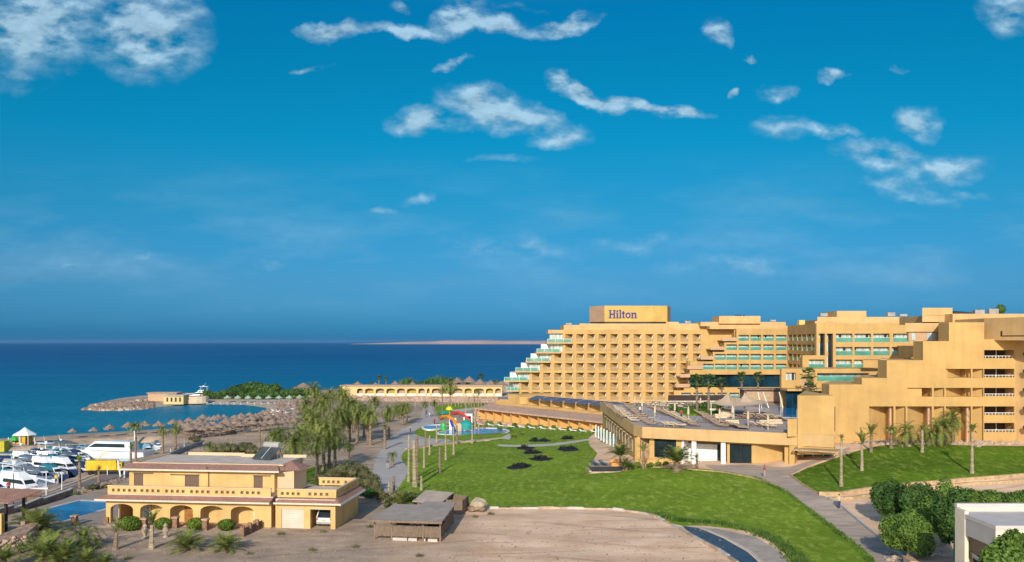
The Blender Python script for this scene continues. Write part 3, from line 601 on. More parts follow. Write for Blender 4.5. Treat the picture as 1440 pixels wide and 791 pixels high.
# rooftop sign
def hotel_sign():
    D = 284.0; root = thing('rooftop_sign', 'gold panelled rooftop sign box with dark blue hotel name lettering on the tall block', 'sign', (X(885, D), D, Z(455, D)), world=True)
    z0, z1 = Z(455.0, D), Z(430.2, D); pts = [(X(829, D + 5), D + 5), (X(850, D), D), (X(918, D), D), (X(938.5, D + 1.2), D + 1.2), (X(943, D + 8), D + 8), (X(920, D + 13), D + 13), (X(842, D + 13), D + 13)]
    names = [SIGNDIM, SIGNY, SIGNY, SIGNDIM, SIGNDIM, SIGNDIM, SIGNDIM]
    for i in range(7):
        a, b = pts[i], pts[(i + 1) % 7]; p = MB(); dx, dy = b[0] - a[0], b[1] - a[1]; l = math.hypot(dx, dy); nx, ny = -dy / l * .15, dx / l * .15
        p.prism([a, b, (b[0] + nx, b[1] + ny), (a[0] + nx, a[1] + ny)], z0 + .5, z1); p.build('panel', names[i], root)
    p = MB(); p.prism([(x * .985 + X(885, D) * .015, y + .25) for x, y in pts], z0, z0 + .5); p.build('plinth', BLACK, root)
    p = MB(); p.prism([(x, y + .2) for x, y in pts], z1 - .4, z1 - .25); p.build('lid', SIGNDIM, root)
    # serif letters
    y0, y1 = D - .35, D - .02; k = D / F
    def cx(px): return X(px, D)
    base = Z(447.6, D); cap = 2.55; xh = 1.75
    def rect(m, a, b, c, d): m.box(a, y0, base + b, c, y1, base + d)
    def ser(m, xc, z, w=.85): m.box(xc - w / 2, y0, base + z, xc + w / 2, y1, base + z + .2)
    s = .42; L_ = []
    x = cx(856.4)
    m = MB(); rect(m, x + .15, .2, x + .15 + s, cap - .2); rect(m, x + 1.45, .2, x + 1.45 + s, cap - .2); rect(m, x + .15 + s, 1.15, x + 1.45, 1.42)
    for xc in (x + .36, x + 1.66): ser(m, xc, 0); ser(m, xc, cap - .2)
    L_.append(m); x += 2.3
    m = MB(); rect(m, x + .12, .2, x + .12 + s, xh); ser(m, x + .33, 0, .75); rect(m, x - .03, xh - .2, x + .12, xh); m.yprism([(x + .33 + .27 * math.cos(a), base + 2.3 + .27 * math.sin(a)) for a in [i * math.pi / 5 for i in range(10)]], y0, y1); L_.append(m); x += .95
    m = MB(); rect(m, x + .12, .2, x + .12 + s, cap + .1); ser(m, x + .33, 0, .75); rect(m, x - .03, cap - .1, x + .12, cap + .1); L_.append(m); x += .95
    m = MB(); rect(m, x + .12, .15, x + .12 + s, xh + .45); rect(m, x - .1, xh - .25, x + .85, xh); rect(m, x + .3, 0, x + .85, .24); L_.append(m); x += 1.05
    m = MB(); n = 20; vs = []
    for yy in (y0, y1):
        for (ra, rb) in ((.82, .9), (.42, .62)):
            for i in range(n): a = 2 * math.pi * i / n; vs.append((x + .8 + ra * math.cos(a), yy, base + .88 + rb * math.sin(a)))
    fs = []
    for i in range(n):
        j = (i + 1) % n; fs += [(i, j, n + j, n + i), (2 * n + i, 3 * n + i, 3 * n + j, 2 * n + j), (i, 2 * n + i, 2 * n + j, j), (n + i, n + j, 3 * n + j, 3 * n + i)]
    m.add(vs, fs); L_.append(m); x += 1.85
    m = MB(); rect(m, x + .12, .2, x + .12 + s, xh); ser(m, x + .33, 0, .75); rect(m, x - .03, xh - .2, x + .12, xh); rect(m, x + 1.15, .2, x + 1.15 + s, xh - .35); ser(m, x + 1.36, 0, .75)
    m.yprism([(x + .5, base + xh - .45), (x + .8, base + xh - .28), (x + 1.15, base + xh - .38), (x + 1.57, base + xh - .36), (x + 1.5, base + xh - .1), (x + 1.2, base + xh + .03), (x + .9, base + xh - .02), (x + .5, base + xh - .22)], y0, y1); L_.append(m)
    for m in L_: m.build('letter', BLUEL, root)
hotel_sign()
# ---------------------------------------------------------------- middle wing with bands of curtained windows
DM = 274.0
def middle_wing():
    root = thing('hotel_wing', 'middle hotel wing with four stepped bands of wide teal windows right of the tall block', 'building', (X(1050, DM), DM, 0), world=True)
    cols = [988.8, 1005.6, 1021.6, 1038.6, 1055.4, 1073.2, 1091.2]; first = [3, 2, 1, 0]; rows = [(471.3, 479.6), (484.6, 492.6), (498, 506.2), (511.8, 519.8)]
    solids = []; ops = []
    lefts = [1035.5, 1018.6, 1002.6, 970]
    tops = [462.6, 481.9, 495.3, 508.6]
    for k in range(4):
        solids.append((lefts[k], tops[k], 1107.4, 524.5)); ops += [(cols[c], rows[k][0], cols[c] + 14.8, rows[k][1]) for c in range(first[k], 7)]
    solids.append((970, 521.2, 1107.4, 527)); ops.append((970.5, 527, 1098, 545)); solids.append((962, 545, 1107.4, 570)); solids.append((1098, 527, 1107.4, 545))
    ops += [(c, 552.5, c + 13.5, 560.5) for c in (957 + 1, 975, 992, 1009, 1026)]; solids.append((948, 549.5, 1107.4, 562))
    w = MB(); O = gridwall(w, DM, 1.5, solids, ops)
    for k in range(4): w.box(X(lefts[k], DM), DM + 2.6, Z(524, DM), X(1107, DM), DM + 18 - k, Z(tops[k] + .2, DM))
    w.box(X(970.3, DM), DM + 2.6, Z(570, DM), X(1107, DM), DM + 16, Z(524.2, DM))
    # stepped terraces towards the tall block: solid brown-pink slabs with parapets
    for k, (a, b, y0, y1) in enumerate([(1015, 1035.4, 475, 480), (998.6, 1018.5, 488, 492.3), (985, 1002.5, 501, 506), (966, 988, 514.5, 519.5), (956, 970, 526, 531), (950, 970, 540, 545)]):
        s = MB(); s.box(X(a, DM), DM - .5, Z(y1, DM), X(b, DM), DM + 6, Z(y1, DM) + .3); s.box(X(a, DM), DM - .6, Z(y1, DM), X(b, DM), DM - .3, Z(y0, DM)); s.build('terrace', PINKT, root)
    w.build('wall', WALL, root)
    for (x0, z0, x1, z1) in O:
        big = x1 - x0 > 10
        if big:
            b = MB(); b.slot(0).box(x0, DM + 1.4, z0, x1, DM + 1.45, z1); b.slot(1)
            for i in range(13): xx = x0 + (x1 - x0) * i / 12; b.box(xx - .04, DM + 1.3, z0, xx + .04, DM + 1.39, z1)
            b.build('glass_front', [BLUEG, BLACK], root)
        else: window_part(root, x0, z0, x1, z1, DM, 4, 1.2, open_panel=random.random() < .25)
    r = MB(); r.box(X(1000, DM), DM + 2, Z(463, DM), X(1111, DM), DM + 16, Z(458.5, DM)); r.box(X(990, DM), DM + 5, Z(458.6, DM), X(1112, DM), DM + 17, Z(452.6, DM)); r.build('roof_parapet', WALL2, root)
    r = MB(); r.box(X(1015.5, DM), DM + 4, Z(455, DM), X(1074.5, DM), DM + 14, Z(444.2, DM))
    r.build('roof_room', WALL2, root)
    r = MB(); r.box(X(1041, DM), DM + 6, Z(444.2, DM), X(1042, DM), DM + 6.3, Z(441.6, DM))
    for q in (1044, 1048, 1053): r.box(X(q, DM), DM + 6, Z(444.2, DM), X(q + 1.6, DM), DM + 7, Z(442.2, DM))
    r.build('roof_vents', BLACK, root)
    # angled link facade, in shade, running towards the viewer
    A = (X(1107.6, DM), DM); B = (X(1150, 238), 238.0); L_ = math.hypot(B[0] - A[0], B[1] - A[1]); ux, uy = (B[0] - A[0]) / L_, (B[1] - A[1]) / L_; nx, ny = -uy, ux
    if nx > 0: nx, ny = -nx, -ny
    def slab(mb, s0, s1, z0, z1, d0, d1):
        q = [(A[0] + ux * s + nx * d, A[1] + uy * s + ny * d) for s, d in ((s0, d0), (s1, d0), (s1, d1), (s0, d1))]; mb.prism(q, z0, z1)
    f = MB(); zt = Z(458.5, DM); 
    lv = [(Z(r1, DM), Z(r0, DM)) for r0, r1 in rows]
    slab(f, 0, L_, lv[0][1], zt, -3, 0)
    for k in range(4): slab(f, 0, L_, lv[k][0] - 1.1 if k < 3 else Z(524, DM), lv[k][0], -3, 0)
    for i in range(7): slab(f, L_ * i / 6.3, L_ * i / 6.3 + 1.0, lv[3][0], lv[0][1], -3, -.004)
    slab(f, 0, L_, Z(524, DM), Z(458.6, DM), -12, -4.0); slab(f, 0, L_, Z(458.4, DM), Z(451.8, DM), -12, -5)
    f.build('link_wall', WALL, root)
    for k in range(3):
        for i in range(6):
            b = MB(); b.slot(0); slab(b, L_ * i / 6.3 + 1, L_ * (i + 1) / 6.3, lv[k][0], lv[k][1], -2.6, -2.5); b.slot(1); slab(b, L_ * i / 6.3 + 1, L_ * (i + 1) / 6.3, lv[k][0], lv[k][0] + 1.1, -.3, -.25); b.build('balcony', [PALEG, TEALG], root)
    b = MB(); b.box(X(1124, 262), 262, Z(459, 262), X(1132, 262), 264, Z(450.5, 262)); b.build('roof_hut', YELP, root)
PINKT = mat('pinkish_terrace', (.50, .33, .20), .85, .06, .5)  # pink-brown plaster, also carries the painted shade of the right block's returns
YELP = mat('pale_yellow_plaster', (.66, .50, .16), .85, .05, .5)
middle_wing()
# ---------------------------------------------------------------- terraced wing nearer on the right
DR = 208.0
def terraced_wing():
    root = thing('hotel_wing', 'terraced hotel wing with four staggered rows of wide glazed rooms nearer on the right', 'building', (X(1215, DR), DR, 5), world=True)
    rows = [(469.4, 481.2), (488.2, 500), (506, 519), (526, 536)]
    solids = [(1148.2, 454.8, 1298, 548), (1128.6, 500, 1148.3, 548)]
    ops = [(1151.4, 469.4, 1160.2, 500), (1162.6, 469.4, 1171.6, 519), (1137.6, 505.8, 1159.6, 519)]
    for a, b in ((1175.4, 1198.8), (1201.8, 1225), (1228, 1251), (1256, 1279)): ops.append((a, 469.4, b, 481.2))
    for a, b in ((1175.4, 1198.8), (1201.8, 1225), (1228, 1251), (1254, 1263)): ops.append((a, 488.2, b, 500))
    for a, b in ((1175.4, 1198), (1201, 1214)): ops.append((a, 506, b, 519))
    ops += [(1160, 526, 1221, 536), (1148.6, 524.5, 1157, 537)]
    w = MB(); O = gridwall(w, DR, 1.3, solids, ops); w.prism([(X(1150, DR), DR + 2.4), (X(1298, DR), DR + 2.4), (X(1298, DR), DR + 18), (X(1156, DR + 18), DR + 18)], 5, Z(455, DR)); w.prism([(X(1129.5, DR), DR + 2.4), (X(1151, DR), DR + 2.4), (X(1151, DR + 12), DR + 12), (X(1134, DR + 12), DR + 12)], 5, Z(500.3, DR))
    w.build('wall', WALL, root)
    for (x0, z0, x1, z1) in O:
        if z1 - z0 > 3.5 :
            b = MB(); xm = x0 + (x1 - x0) * .45; b.slot(0).box(x0, DR + 1.1, z0, xm, DR + 1.15, z1); b.slot(1).box(xm, DR + .9, z0, x1, DR + 1.15, z1); b.slot(2).box(x0, DR + .9, z0 + 3.1, xm, DR + 1.09, z0 + 4.1)
            if z1 - z0 > 7: b.box(x0, DR + .9, z0 + 6.2, xm, DR + 1.09, z0 + 7.1)
            b.build('stair_window', [PALEG, DARKG, WALL], root)
        else: window_part(root, x0, z0, x1, z1, DR, max(2, round((x1 - x0) / .95)), 1.0, open_panel=random.random() < .5)
    r = MB(); r.prism([(X(1149, DR), DR + 1.5), (X(1290, DR), DR + 1.5), (X(1290, DR), DR + 17), (X(1155, DR + 17), DR + 17)], Z(455.2, DR), Z(451.6, DR)); r.prism([(X(1149.5, DR + 5), DR + 5), (X(1291, DR), DR + 5), (X(1291, DR), DR + 17), (X(1155, DR + 17), DR + 17)], Z(451.7, DR), Z(445.2, DR)); r.build('roof_parapet', WALL2, root)
    r = MB(); r.box(X(1194.5, DR), DR + 8, Z(447, DR), X(1237.5, DR), DR + 16, Z(435.9, DR)); r.build('roof_room', WALL2, root)
    # forward terraces with side walls stepping down to the right
    s = MB(); raybox(s, 1262, 1293, 196, DR - .01, Z(486.4, 196), Z(486.4, 196) + .4); s.box(X(1263, 196), 195.6, Z(503, 196), X(1298, 196), 196, Z(486.4, 196)); s.build('terrace', WALL, root)
    s = MB(); raybox(s, 1213, 1247, 190.1, 200, Z(507.5, 190), Z(506.6, 190)); s.box(X(1213, 188), 187.7, Z(516.5, 188), X(1240, 188), 188, Z(507.6, 188)); s.build('terrace', WALL, root)
    # lower forward block with one window, palm court
    d = 190.0; w = MB(); O = gridwall(w, d, 1.0, [(1099, 518.8, 1262, 549)], [(1105, 524.4, 1119.2, 535), (1127, 530, 1144, 547), (1149.2, 525, 1222, 536)])
    w.prism([(X(1100, d), d + 1.6), (X(1262, d), d + 1.6), (X(1262, d), DR - .02), (X(1106, DR), DR - .02)], 5, Z(519, d) - .2); w.build('lower_wall', WALL, root)
    window_part(root, *[O[0][i] for i in (0, 1, 2, 3)], d, 3, .6, rail=False, open_panel=True)
    b = MB(); x0, z0, x1, z1 = O[2]; b.slot(0).box(x0, d + 1.3, z0, x1, d + 1.36, z1); b.slot(1).box(x0, d + .1, z0, x1, d + .13, z0 + 1.0); b.build('glass_front', [PALEG, TEALG], root)
    b = MB(); x0, z0, x1, z1 = O[1]; b.box(x0, d + 1.2, z0, x1, d + 1.3, z1); b.build('shaded_doorway', PINKT, root)
    # recessed restaurant glazing under it
    b = MB(); b.slot(0).box(X(1099, d), d - 3.0, 7.02, X(1172, d), d - 2.9, Z(548.6, d)); b.slot(1)
    for i in range(9): xx = X(1099, d) + (X(1172, d) - X(1099, d)) * i / 8; b.box(xx - .06, d - 3.1, 7.02, xx + .06, d - 3.0, Z(548.6, d))
    b.build('restaurant_glazing', [BLUEG, BLACK], root)
    b = MB(); b.box(X(1098, d), d - 4.5, Z(548.6, d), X(1174, d), d, Z(545.6, d)); b.build('canopy', WALL, root)
terraced_wing()
# ---------------------------------------------------------------- right block with sawtooth balconies
DB = 148.0
def right_block():
    root = thing('hotel_block', 'near right hotel block with blank stepped walls and sawtooth balcony openings above the sloping lawn', 'building', (X(1330, DB), DB, 4), world=True)
    solids = [(1334.5, 453.6, 1384, 640), (1298, 480, 1335, 640), (1247, 506.8, 1299, 640), (1212, 532, 1248, 640), (1166, 541, 1213, 640), (1384, 477.5, 1428, 640)]
    rooms = [(1384, y0, 1426.5, y1) for y0, y1 in ((492.6, 504), (519, 531), (545.7, 557.4), (571.8, 584), (595, 608))]
    W_ = lambda y, l: [(a, y, b, y + 12.5) for a, b in l]
    a1, a2, a3 = [(1330, 1365.6), (1367.6, 1383)], [(1276, 1310.6), (1313.4, 1328)], [(1222, 1256.6), (1259.4, 1273.6)]
    ops = rooms + W_(519, a1) + W_(545.7, a2 + a1) + [(a, 571.8, b, 640) for a, b in a3 + a2 + a1]
    w = MB(); O = gridwall(w, DB, .45, solids, ops)
    # side walls & back body stepping
    for (l, y0) in ((1334.5, 453.6), (1298, 480), (1247, 506.8), (1212, 532), (1166, 541)):
        w.prism([(X(l, DB), DB + 3.6), (X(1384, DB), DB + 3.6), (X(1390, DB + 20), DB + 20), (X(l + 3, DB + 14), DB + 14)], 4, Z(y0, DB) - .01)
    tops = {}
    def fill(x0, x1, ztop, zbot=4): w.box(x0, DB + .45, zbot, x1, DB + 3.6, ztop)
    # solid infill between front skin and body where there are no openings (per column, per floor)
    Xr = lambda p: X(p, DB)
    for l, r_, y0, y1 in ((1334.5, 1384, 453.6, 519), (1298, 1334.5, 480, 545.7), (1247, 1298, 506.8, 571.8), (1212, 1247, 532, 571.8), (1166, 1222, 541, 640), (1330, 1384, 531.5, 545.7), (1276, 1384, 558.2, 571.8), (1384, 1428, 477.5, 492.6), (1384, 1428, 504, 519), (1384, 1428, 531, 545.7), (1384, 1428, 557.4, 571.8), (1384, 1428, 584, 595), (1384, 1428, 608, 640)):
        w.box(Xr(l) + .01, DB + .45, Z(y1, DB) + .01, Xr(r_) - .01, DB + 3.59, Z(y0, DB) - .02)
    w.box(Xr(1384.2), DB + 4.2, 4, Xr(1428), DB + 26, Z(477.6, DB)); w.build('wall', WALL, root)
    # sawtooth back walls
    for lst, y0, y1 in ((a1, 519, 531.5), (a1, 545.7, 558.2), (a2, 545.7, 558.2), (a1, 571.8, 640), (a2, 571.8, 640), (a3, 571.8, 640)):
        (p0, p1), (p2, p3) = lst; b = MB(); z0, z1 = Z(y1, DB), Z(y0, DB)
        b.quad((Xr(p0), DB + .5, z0), (Xr(p1 + .6), DB + 3.5, z0), (Xr(p1 + .6), DB + 3.5, z1), (Xr(p0), DB + .5, z1))
        b.quad((Xr(p2), DB + 2.4, z0), (Xr(p3), DB + .5, z0), (Xr(p3), DB + .5, z1), (Xr(p2), DB + 2.4, z1)); b.quad((Xr(p1 + .6), DB + 3.5, z0), (Xr(p2), DB + 2.4, z0), (Xr(p2), DB + 2.4, z1), (Xr(p1 + .6), DB + 3.5, z1)); b.build('sawtooth_balcony', WALL, root)
        if y1 > 600:
            c = MB(); c.box(Xr(p1 - 2.4), DB + .9, 4, Xr(p1 + .3), DB + 1.4, z1); c.build('column', PINK, root)
    # room balconies
    for (x0, z0, x1, z1) in O[:5]:
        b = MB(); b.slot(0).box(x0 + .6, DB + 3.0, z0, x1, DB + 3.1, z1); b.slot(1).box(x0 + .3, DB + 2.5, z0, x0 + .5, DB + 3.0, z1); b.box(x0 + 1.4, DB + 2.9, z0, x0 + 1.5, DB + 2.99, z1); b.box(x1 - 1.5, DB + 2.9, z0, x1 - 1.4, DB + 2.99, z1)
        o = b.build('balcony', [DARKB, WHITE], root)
        q = MB(); q.box(x0, DB + .1, z0 + .32, x1, DB + .16, z0 + .4)
        for i in range(9): xx = x0 + (x1 - x0) * (i + .5) / 9; q.box(xx - .03, DB + .1, z0, xx + .03, DB + .16, z0 + .32)
        subbuild(q, 'railing', WHITE, o, root)
    # penthouse, roof bands, turned right-hand facet
    r = MB(); raybox(r, 1297, 1339.5, 163, 176, Z(453, 163), Z(433.2, 163), 1); r.box(X(1296.4, 163), 162.9, Z(443.5, 163), X(1340, 163), 163, Z(442.6, 163)); r.build('roof_room', WALL2, root)
    r = MB(); raybox(r, 1273, 1320, 158, 172, Z(467, 158), Z(454.6, 158)); r.build('upper_wall', WALL2, root)
    b = MB(); b.slot(0).box(X(1279, 158), 158.4, Z(479.5, 158), X(1334, 158), 159, Z(467.2, 158)); b.slot(1).box(X(1305, 158), 158.3, Z(479, 158), X(1317, 158), 158.39, Z(468.5, 158)); b.box(X(1283, 158), 158.3, Z(479, 158), X(1288, 158), 158.39, Z(468.5, 158))
    b.build('upper_lounge', [PINKT, PALEG], root)
    r = MB(); raybox(r, 1320, 1335, 152, 160, Z(480, 152), Z(453.8, 152)); r.build('return_wall', PINKT, root); r = MB(); raybox(r, 1286, 1298.3, 152, 160, Z(506, 152), Z(478.6, 152)); r.build('return_wall', PINKT, root); r = MB(); raybox(r, 1238, 1247.3, 152, 160, Z(532, 152), Z(505, 152)); r.build('return_wall', PINKT, root)  # left-facing returns built front-on, their grazing shade put into the brown
    b = MB(); b.box(X(1324, 152), 151.9, Z(479, 152), X(1327.5, 152), 151.98, Z(467.5, 152)); b.box(X(1289, 152), 151.9, Z(505, 152), X(1293.5, 152), 151.98, Z(491.5, 152)); b.box(X(1239, 152), 151.9, Z(531.5, 152), X(1245, 152), 151.98, Z(519, 152)); b.build('return_door', DARKB, root)
    r = MB(); r.box(X(1339.6, 160), 160, Z(454, 160), X(1560, 160), 182, Z(441.6, 160)); r.build('roof_band', WALL2, root)
    r = MB(); r.add([(X(1341, 168), 168, Z(441.5, 168)), (X(1370, 168), 168, Z(441.5, 168)), (X(1370, 168), 174, Z(438, 174)), (X(1341, 168), 174, Z(436, 174)), (X(1341, 168), 168, Z(439, 168)), (X(1370, 168), 168, Z(440, 168))], [(0, 1, 5, 4), (4, 5, 2, 3), (0, 4, 3), (1, 2, 5)]); r.build('roof_solar_panel', DARKB, root)
    f = MB(); p0 = (X(1384, DB + 2), DB + 2); p1 = (X(1560, 128), 128.0)
    f.prism([p0, p1, (p1[0], p1[1] + 20), (p0[0], p0[1] + 16)], Z(479, DB), Z(447.5, DB)); 
    f.prism([(X(1428, DB), DB + .02), (X(1600, 132), 132), (X(1600, 132), 160), (X(1428, DB), DB + 20)], 3.5, Z(479.2, DB)); f.build('angled_wall', WALL2, root)
    f = MB()
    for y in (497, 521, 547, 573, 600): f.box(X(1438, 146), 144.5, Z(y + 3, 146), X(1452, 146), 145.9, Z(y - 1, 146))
    f.build('dark_opening', DARKB, root)  # floor openings as solid boxes, their dark insides put into the colour
    f = MB(); dd = math.atan2(p1[1] - p0[1], p1[0] - p0[0]); L_ = 7
    for (s0, s1, za, zb_) in ((3.4, 12, Z(473.6, DB), Z(472.2, DB)), (3.4, 3.7, Z(472.2, DB), Z(466, DB))):
        q = [(p0[0] + math.cos(dd) * s, p0[1] + math.sin(dd) * s - o_) for s, o_ in ((s0, .12), (s1, .12), (s1, .01), (s0, .01))]; f.prism(q, za, zb_)
    f.build('roof_gutter', DARKB, root)
DARKB = mat('dark_brown', (.05, .028, .02), .6, .2, 1)  # shared dark brown of doors, gutter, solar panel and openings
right_block()
# ---------------------------------------------------------------- pool terrace building
DZ = 7.0
def pool_terrace():
    fl = g(893, 598.5, DZ); fr = g(1173, 613.5, DZ); root = thing('pool_terrace', 'raised pool terrace building with yellow parapet and dark shop windows below', 'building', (fl[0], fl[1], 0), world=True)
    k1 = g(905, 601.5, DZ)
    x0, y0 = fl[0], fl[1]
    out = [(x0, y0), (k1[0], k1[1]), (g(1110, 610.5, DZ)[0], g(1110, 610.5, DZ)[1]), (fr[0], fr[1]), (X(1173.5, 147.5), 147.5), (X(1174, 186), 186), (X(1107, 235), 235), (X(1000, 222), 222), (X(950, 205), 205), (X(865, 198), 198), (20.5, 198)]
    d = MB(); d.prism(out, DZ - .5, DZ); tag(d.build('deck', DECK, root))
    # parapet
    p = MB()
    for a, b in zip(out[:3], out[1:4]):
        dx, dy = b[0] - a[0], b[1] - a[1]; l = math.hypot(dx, dy); nx, ny = dy / l * .25, -dx / l * .25; p.prism([a, b, (b[0] + nx, b[1] + ny), (a[0] + nx, a[1] + ny)], DZ - 1.7, DZ + .12)
    p.prism([(20.5, 205), (x0, y0), (x0 - .25, y0), (20.25, 205)], DZ - 1.7, DZ + .12); p.build('parapet', WALL2, root)
    # lower front walls with openings along the front line (k1 -> 1110)
    A = Vector(k1[:2]); B = Vector(out[2]); u = (B - A).normalized(); L_ = (B - A).length; n = Vector((u.y, -u.x)); zb = .6; zt = DZ - 1.7
    def at(px):
        # parameter along AB of the ray through column px
        t = (px - CX) / F; return (t * A.y - A.x) / (u.x - t * u.y)
    w = MB(); off = -.8
    def seg(s0, s1, z0, z1, d0=off - .3, d1=off, mb=w):
        q = [A + u * s + n * d_ for s, d_ in ((s0, d0), (s1, d0), (s1, d1), (s0, d1))]; mb.prism([tuple(v) for v in q], z0, z1)
    def zz(py, px): s = at(px); y = (A + u * s + n * off).y; return Z(py, y)
    ops = [(898, 911, 614.5, 645), (918, 949, 616, 643), (958, 1021, 620, 654), (1024.5, 1055.5, 624, 653), (1062, 1102, 626, 661)]
    s = at(884)
    prev = at(893)
    for (a, b, y0_, y1_) in ops:
        seg(prev, at(a), zb, zt); seg(at(a), at(b), zz(y0_, a), zt) if zz(y0_, a) < zt else None; seg(at(a), at(b), zb, max(zb + .05, zz(y1_, a))); prev = at(b)
    seg(prev, at(1112), zb, zt); w.build('wall', WALL, root)
    for i in (1, 3):
        a, b, y0_, y1_ = ops[i]; m_ = MB(); m_.slot(0); seg(at(a), at(b), zz(y1_, a), zz(y0_, a), off - .25, off - .15, m_); m_.slot(1)
        for j in range(3): sx = at(a) + (at(b) - at(a)) * j / 2; seg(sx - .04, sx + .04, zz(y1_, a), zz(y0_, a), off - .15, off - .1, m_)
        m_.build('shop_window', [DARKG, BLACK], root)
    # recessed white entrance
    a, b, y0_, y1_ = ops[2]; m_ = MB(); m_.slot(0); seg(at(a) + .0, at(b), 1, zt, off - 3.2, off - 3.0, m_); seg(at(957), at(960), 1, zt, off - 3, off + .1, m_) ; m_.slot(1); seg(at(1001), at(1014), 1.4, 4.4, off - 3.0, off - 2.9, m_); m_.slot(2); seg(at(958), at(1021), zt - .9, zt - .1, off - 2.95, off - 2.7, m_); m_.build('entrance', [WHITE, DARKG, BROWNR], root)
    for px in (974.5, 1016):
        c = MB(); q = A + u * at(px) + n * (off + .2); c.lathe([(.42, 1.0), (.42, zt)], 10, (q.x, q.y, 0)); c.build('column', WHITE, root)
    a, b, y0_, y1_ = ops[4]; m_ = MB(); q = [A + u * at(a + .1) + n * off, A + u * at(b) + n * (off - 3.0), A + u * at(b) + n * (off - 3.2), A + u * at(a + .1) + n * (off - .3)]; m_.prism([tuple(v) for v in q], zb, zt); m_.build('sloping_niche', WALL, root)
    m_ = MB(); q = [A + u * at(898) + n * (off - .4), A + u * at(911) + n * (off - 2.2), A + u * at(911) + n * (off - 2.4), A + u * at(898) + n * (off - .7)]; m_.prism([tuple(v) for v in q], zb, zt); m_.build('sloping_niche', PINKT, root)
    # right-hand end with pergola opening
    C_ = Vector(out[2]); D_ = Vector(out[3]); u2 = (D_ - C_).normalized(); n2 = Vector((u2.y, -u2.x)); L2 = (D_ - C_).length
    e = MB(); 
    def seg2(mb, s0, s1, z0, z1, d0, d1): mb.prism([tuple(C_ + u2 * s + n2 * d_) for s, d_ in ((s0, d0), (s1, d0), (s1, d1), (s0, d1))], z0, z1)
    seg2(e, 0, .8, 1, zt, -3, .1); seg2(e, .8, L2, zt - .3, zt + .01, -1.2, 0); seg2(e, .8, L2, 1, zt - .9, -4.4, -4.2); e.build('end_wall', WALL, root)
    e = MB()
    for i in range(19): s_ = .9 + i * .34; seg2(e, s_, s_ + .14, zt - .40, zt - .26, -.9, 1.9)
    for d_ in (.3, 1.8): seg2(e, .8, 7.4, zt - .58, zt - .41, d_ - .1, d_ + .1)
    e.build('pergola', WOODL, root)
    e = MB(); e.slot(0); seg2(e, 1.2, 7.5, 2.2, zt - 1.6, -4.15, -4.1); e.slot(1)
    for i in range(5): s_ = 1.2 + i * 1.55; seg2(e, s_, s_ + .1, 2.2, zt - 1.6, -4.09, -4.0)
    e.build('glass_doors', [BLUEG, WHITE], root)
    # left flank going away, with small windows
    f = MB(); f.box(20.9, y0 + 1, -1.5, 21.4, 205, zt + .01); f.box(20.6, y0 - .0, -1, 22.4, y0 + 2.0, zt); f.build('flank_wall', WALL, root)
    for i in range(10):
        y = y0 + 5 + i * 4.6; b = MB(); b.slot(0).box(20.83, y, 2.0, 20.89, y + 1.6, 4.4); b.slot(1).box(20.4, y - .4, 4.5, 20.88, y + 2.0, 4.7); b.build('window', [CREAM, WALL2], root)
    # little white terrace wall of glass wave beside the flank
    return out
OUT = pool_terrace()
def glass_screen():
    t = thing('glass_screen', 'row of tall pale glass panels with white posts beside the terrace flank', 'glass screen', (*G(857, 636)[:2], 0), world=True)
    a = Vector(G(838, 615)); b = Vector(G(868, 634))
    for i in range(7):
        p = a.lerp(b, i / 7); q = a.lerp(b, (i + .82) / 7); m_ = MB(); m_.slot(0).prism([(p.x, p.y), (q.x, q.y), (q.x + .06, q.y + .03), (p.x + .06, p.y + .03)], p.z, p.z + 2.6); m_.slot(1).box(p.x - .12, p.y - .12, p.z, p.x + .12, p.y + .12, p.z + 2.8); m_.build('panel', [TEALP, WHITE], t)
TEALP = mat('pale_aqua_glass', (.35, .50, .46), .15, .15, .8, spec=.6)
glass_screen()
# front box walls right of the deck
def pool_wall():
    d = 134.0; root = thing('pool_enclosure', 'blank sandy yellow box walls at the right end of the pool terrace', 'building', (X(1150, d), d, 4), world=True)
    w = MB(); w.prism([(X(1121.5, d), d), (X(1174, d), d), (X(1174, d), d + 13.9), (X(1130, d + 10), d + 10)], 4, Z(556.5, d)); w.prism([(X(1108, d), d + .2), (X(1121.4, d), d + .2), (X(1121.4, d), d + 3), (X(1112, d + 3), d + 3)], DZ - .3, Z(590, d)); w.build('wall', WALL, root)
    w = MB(); w.box(X(1173.4, d), d - .12, Z(607, d), X(1174.4, d), d - .01, Z(572, d)); w.build('joint', BROWNR, root)
pool_wall()
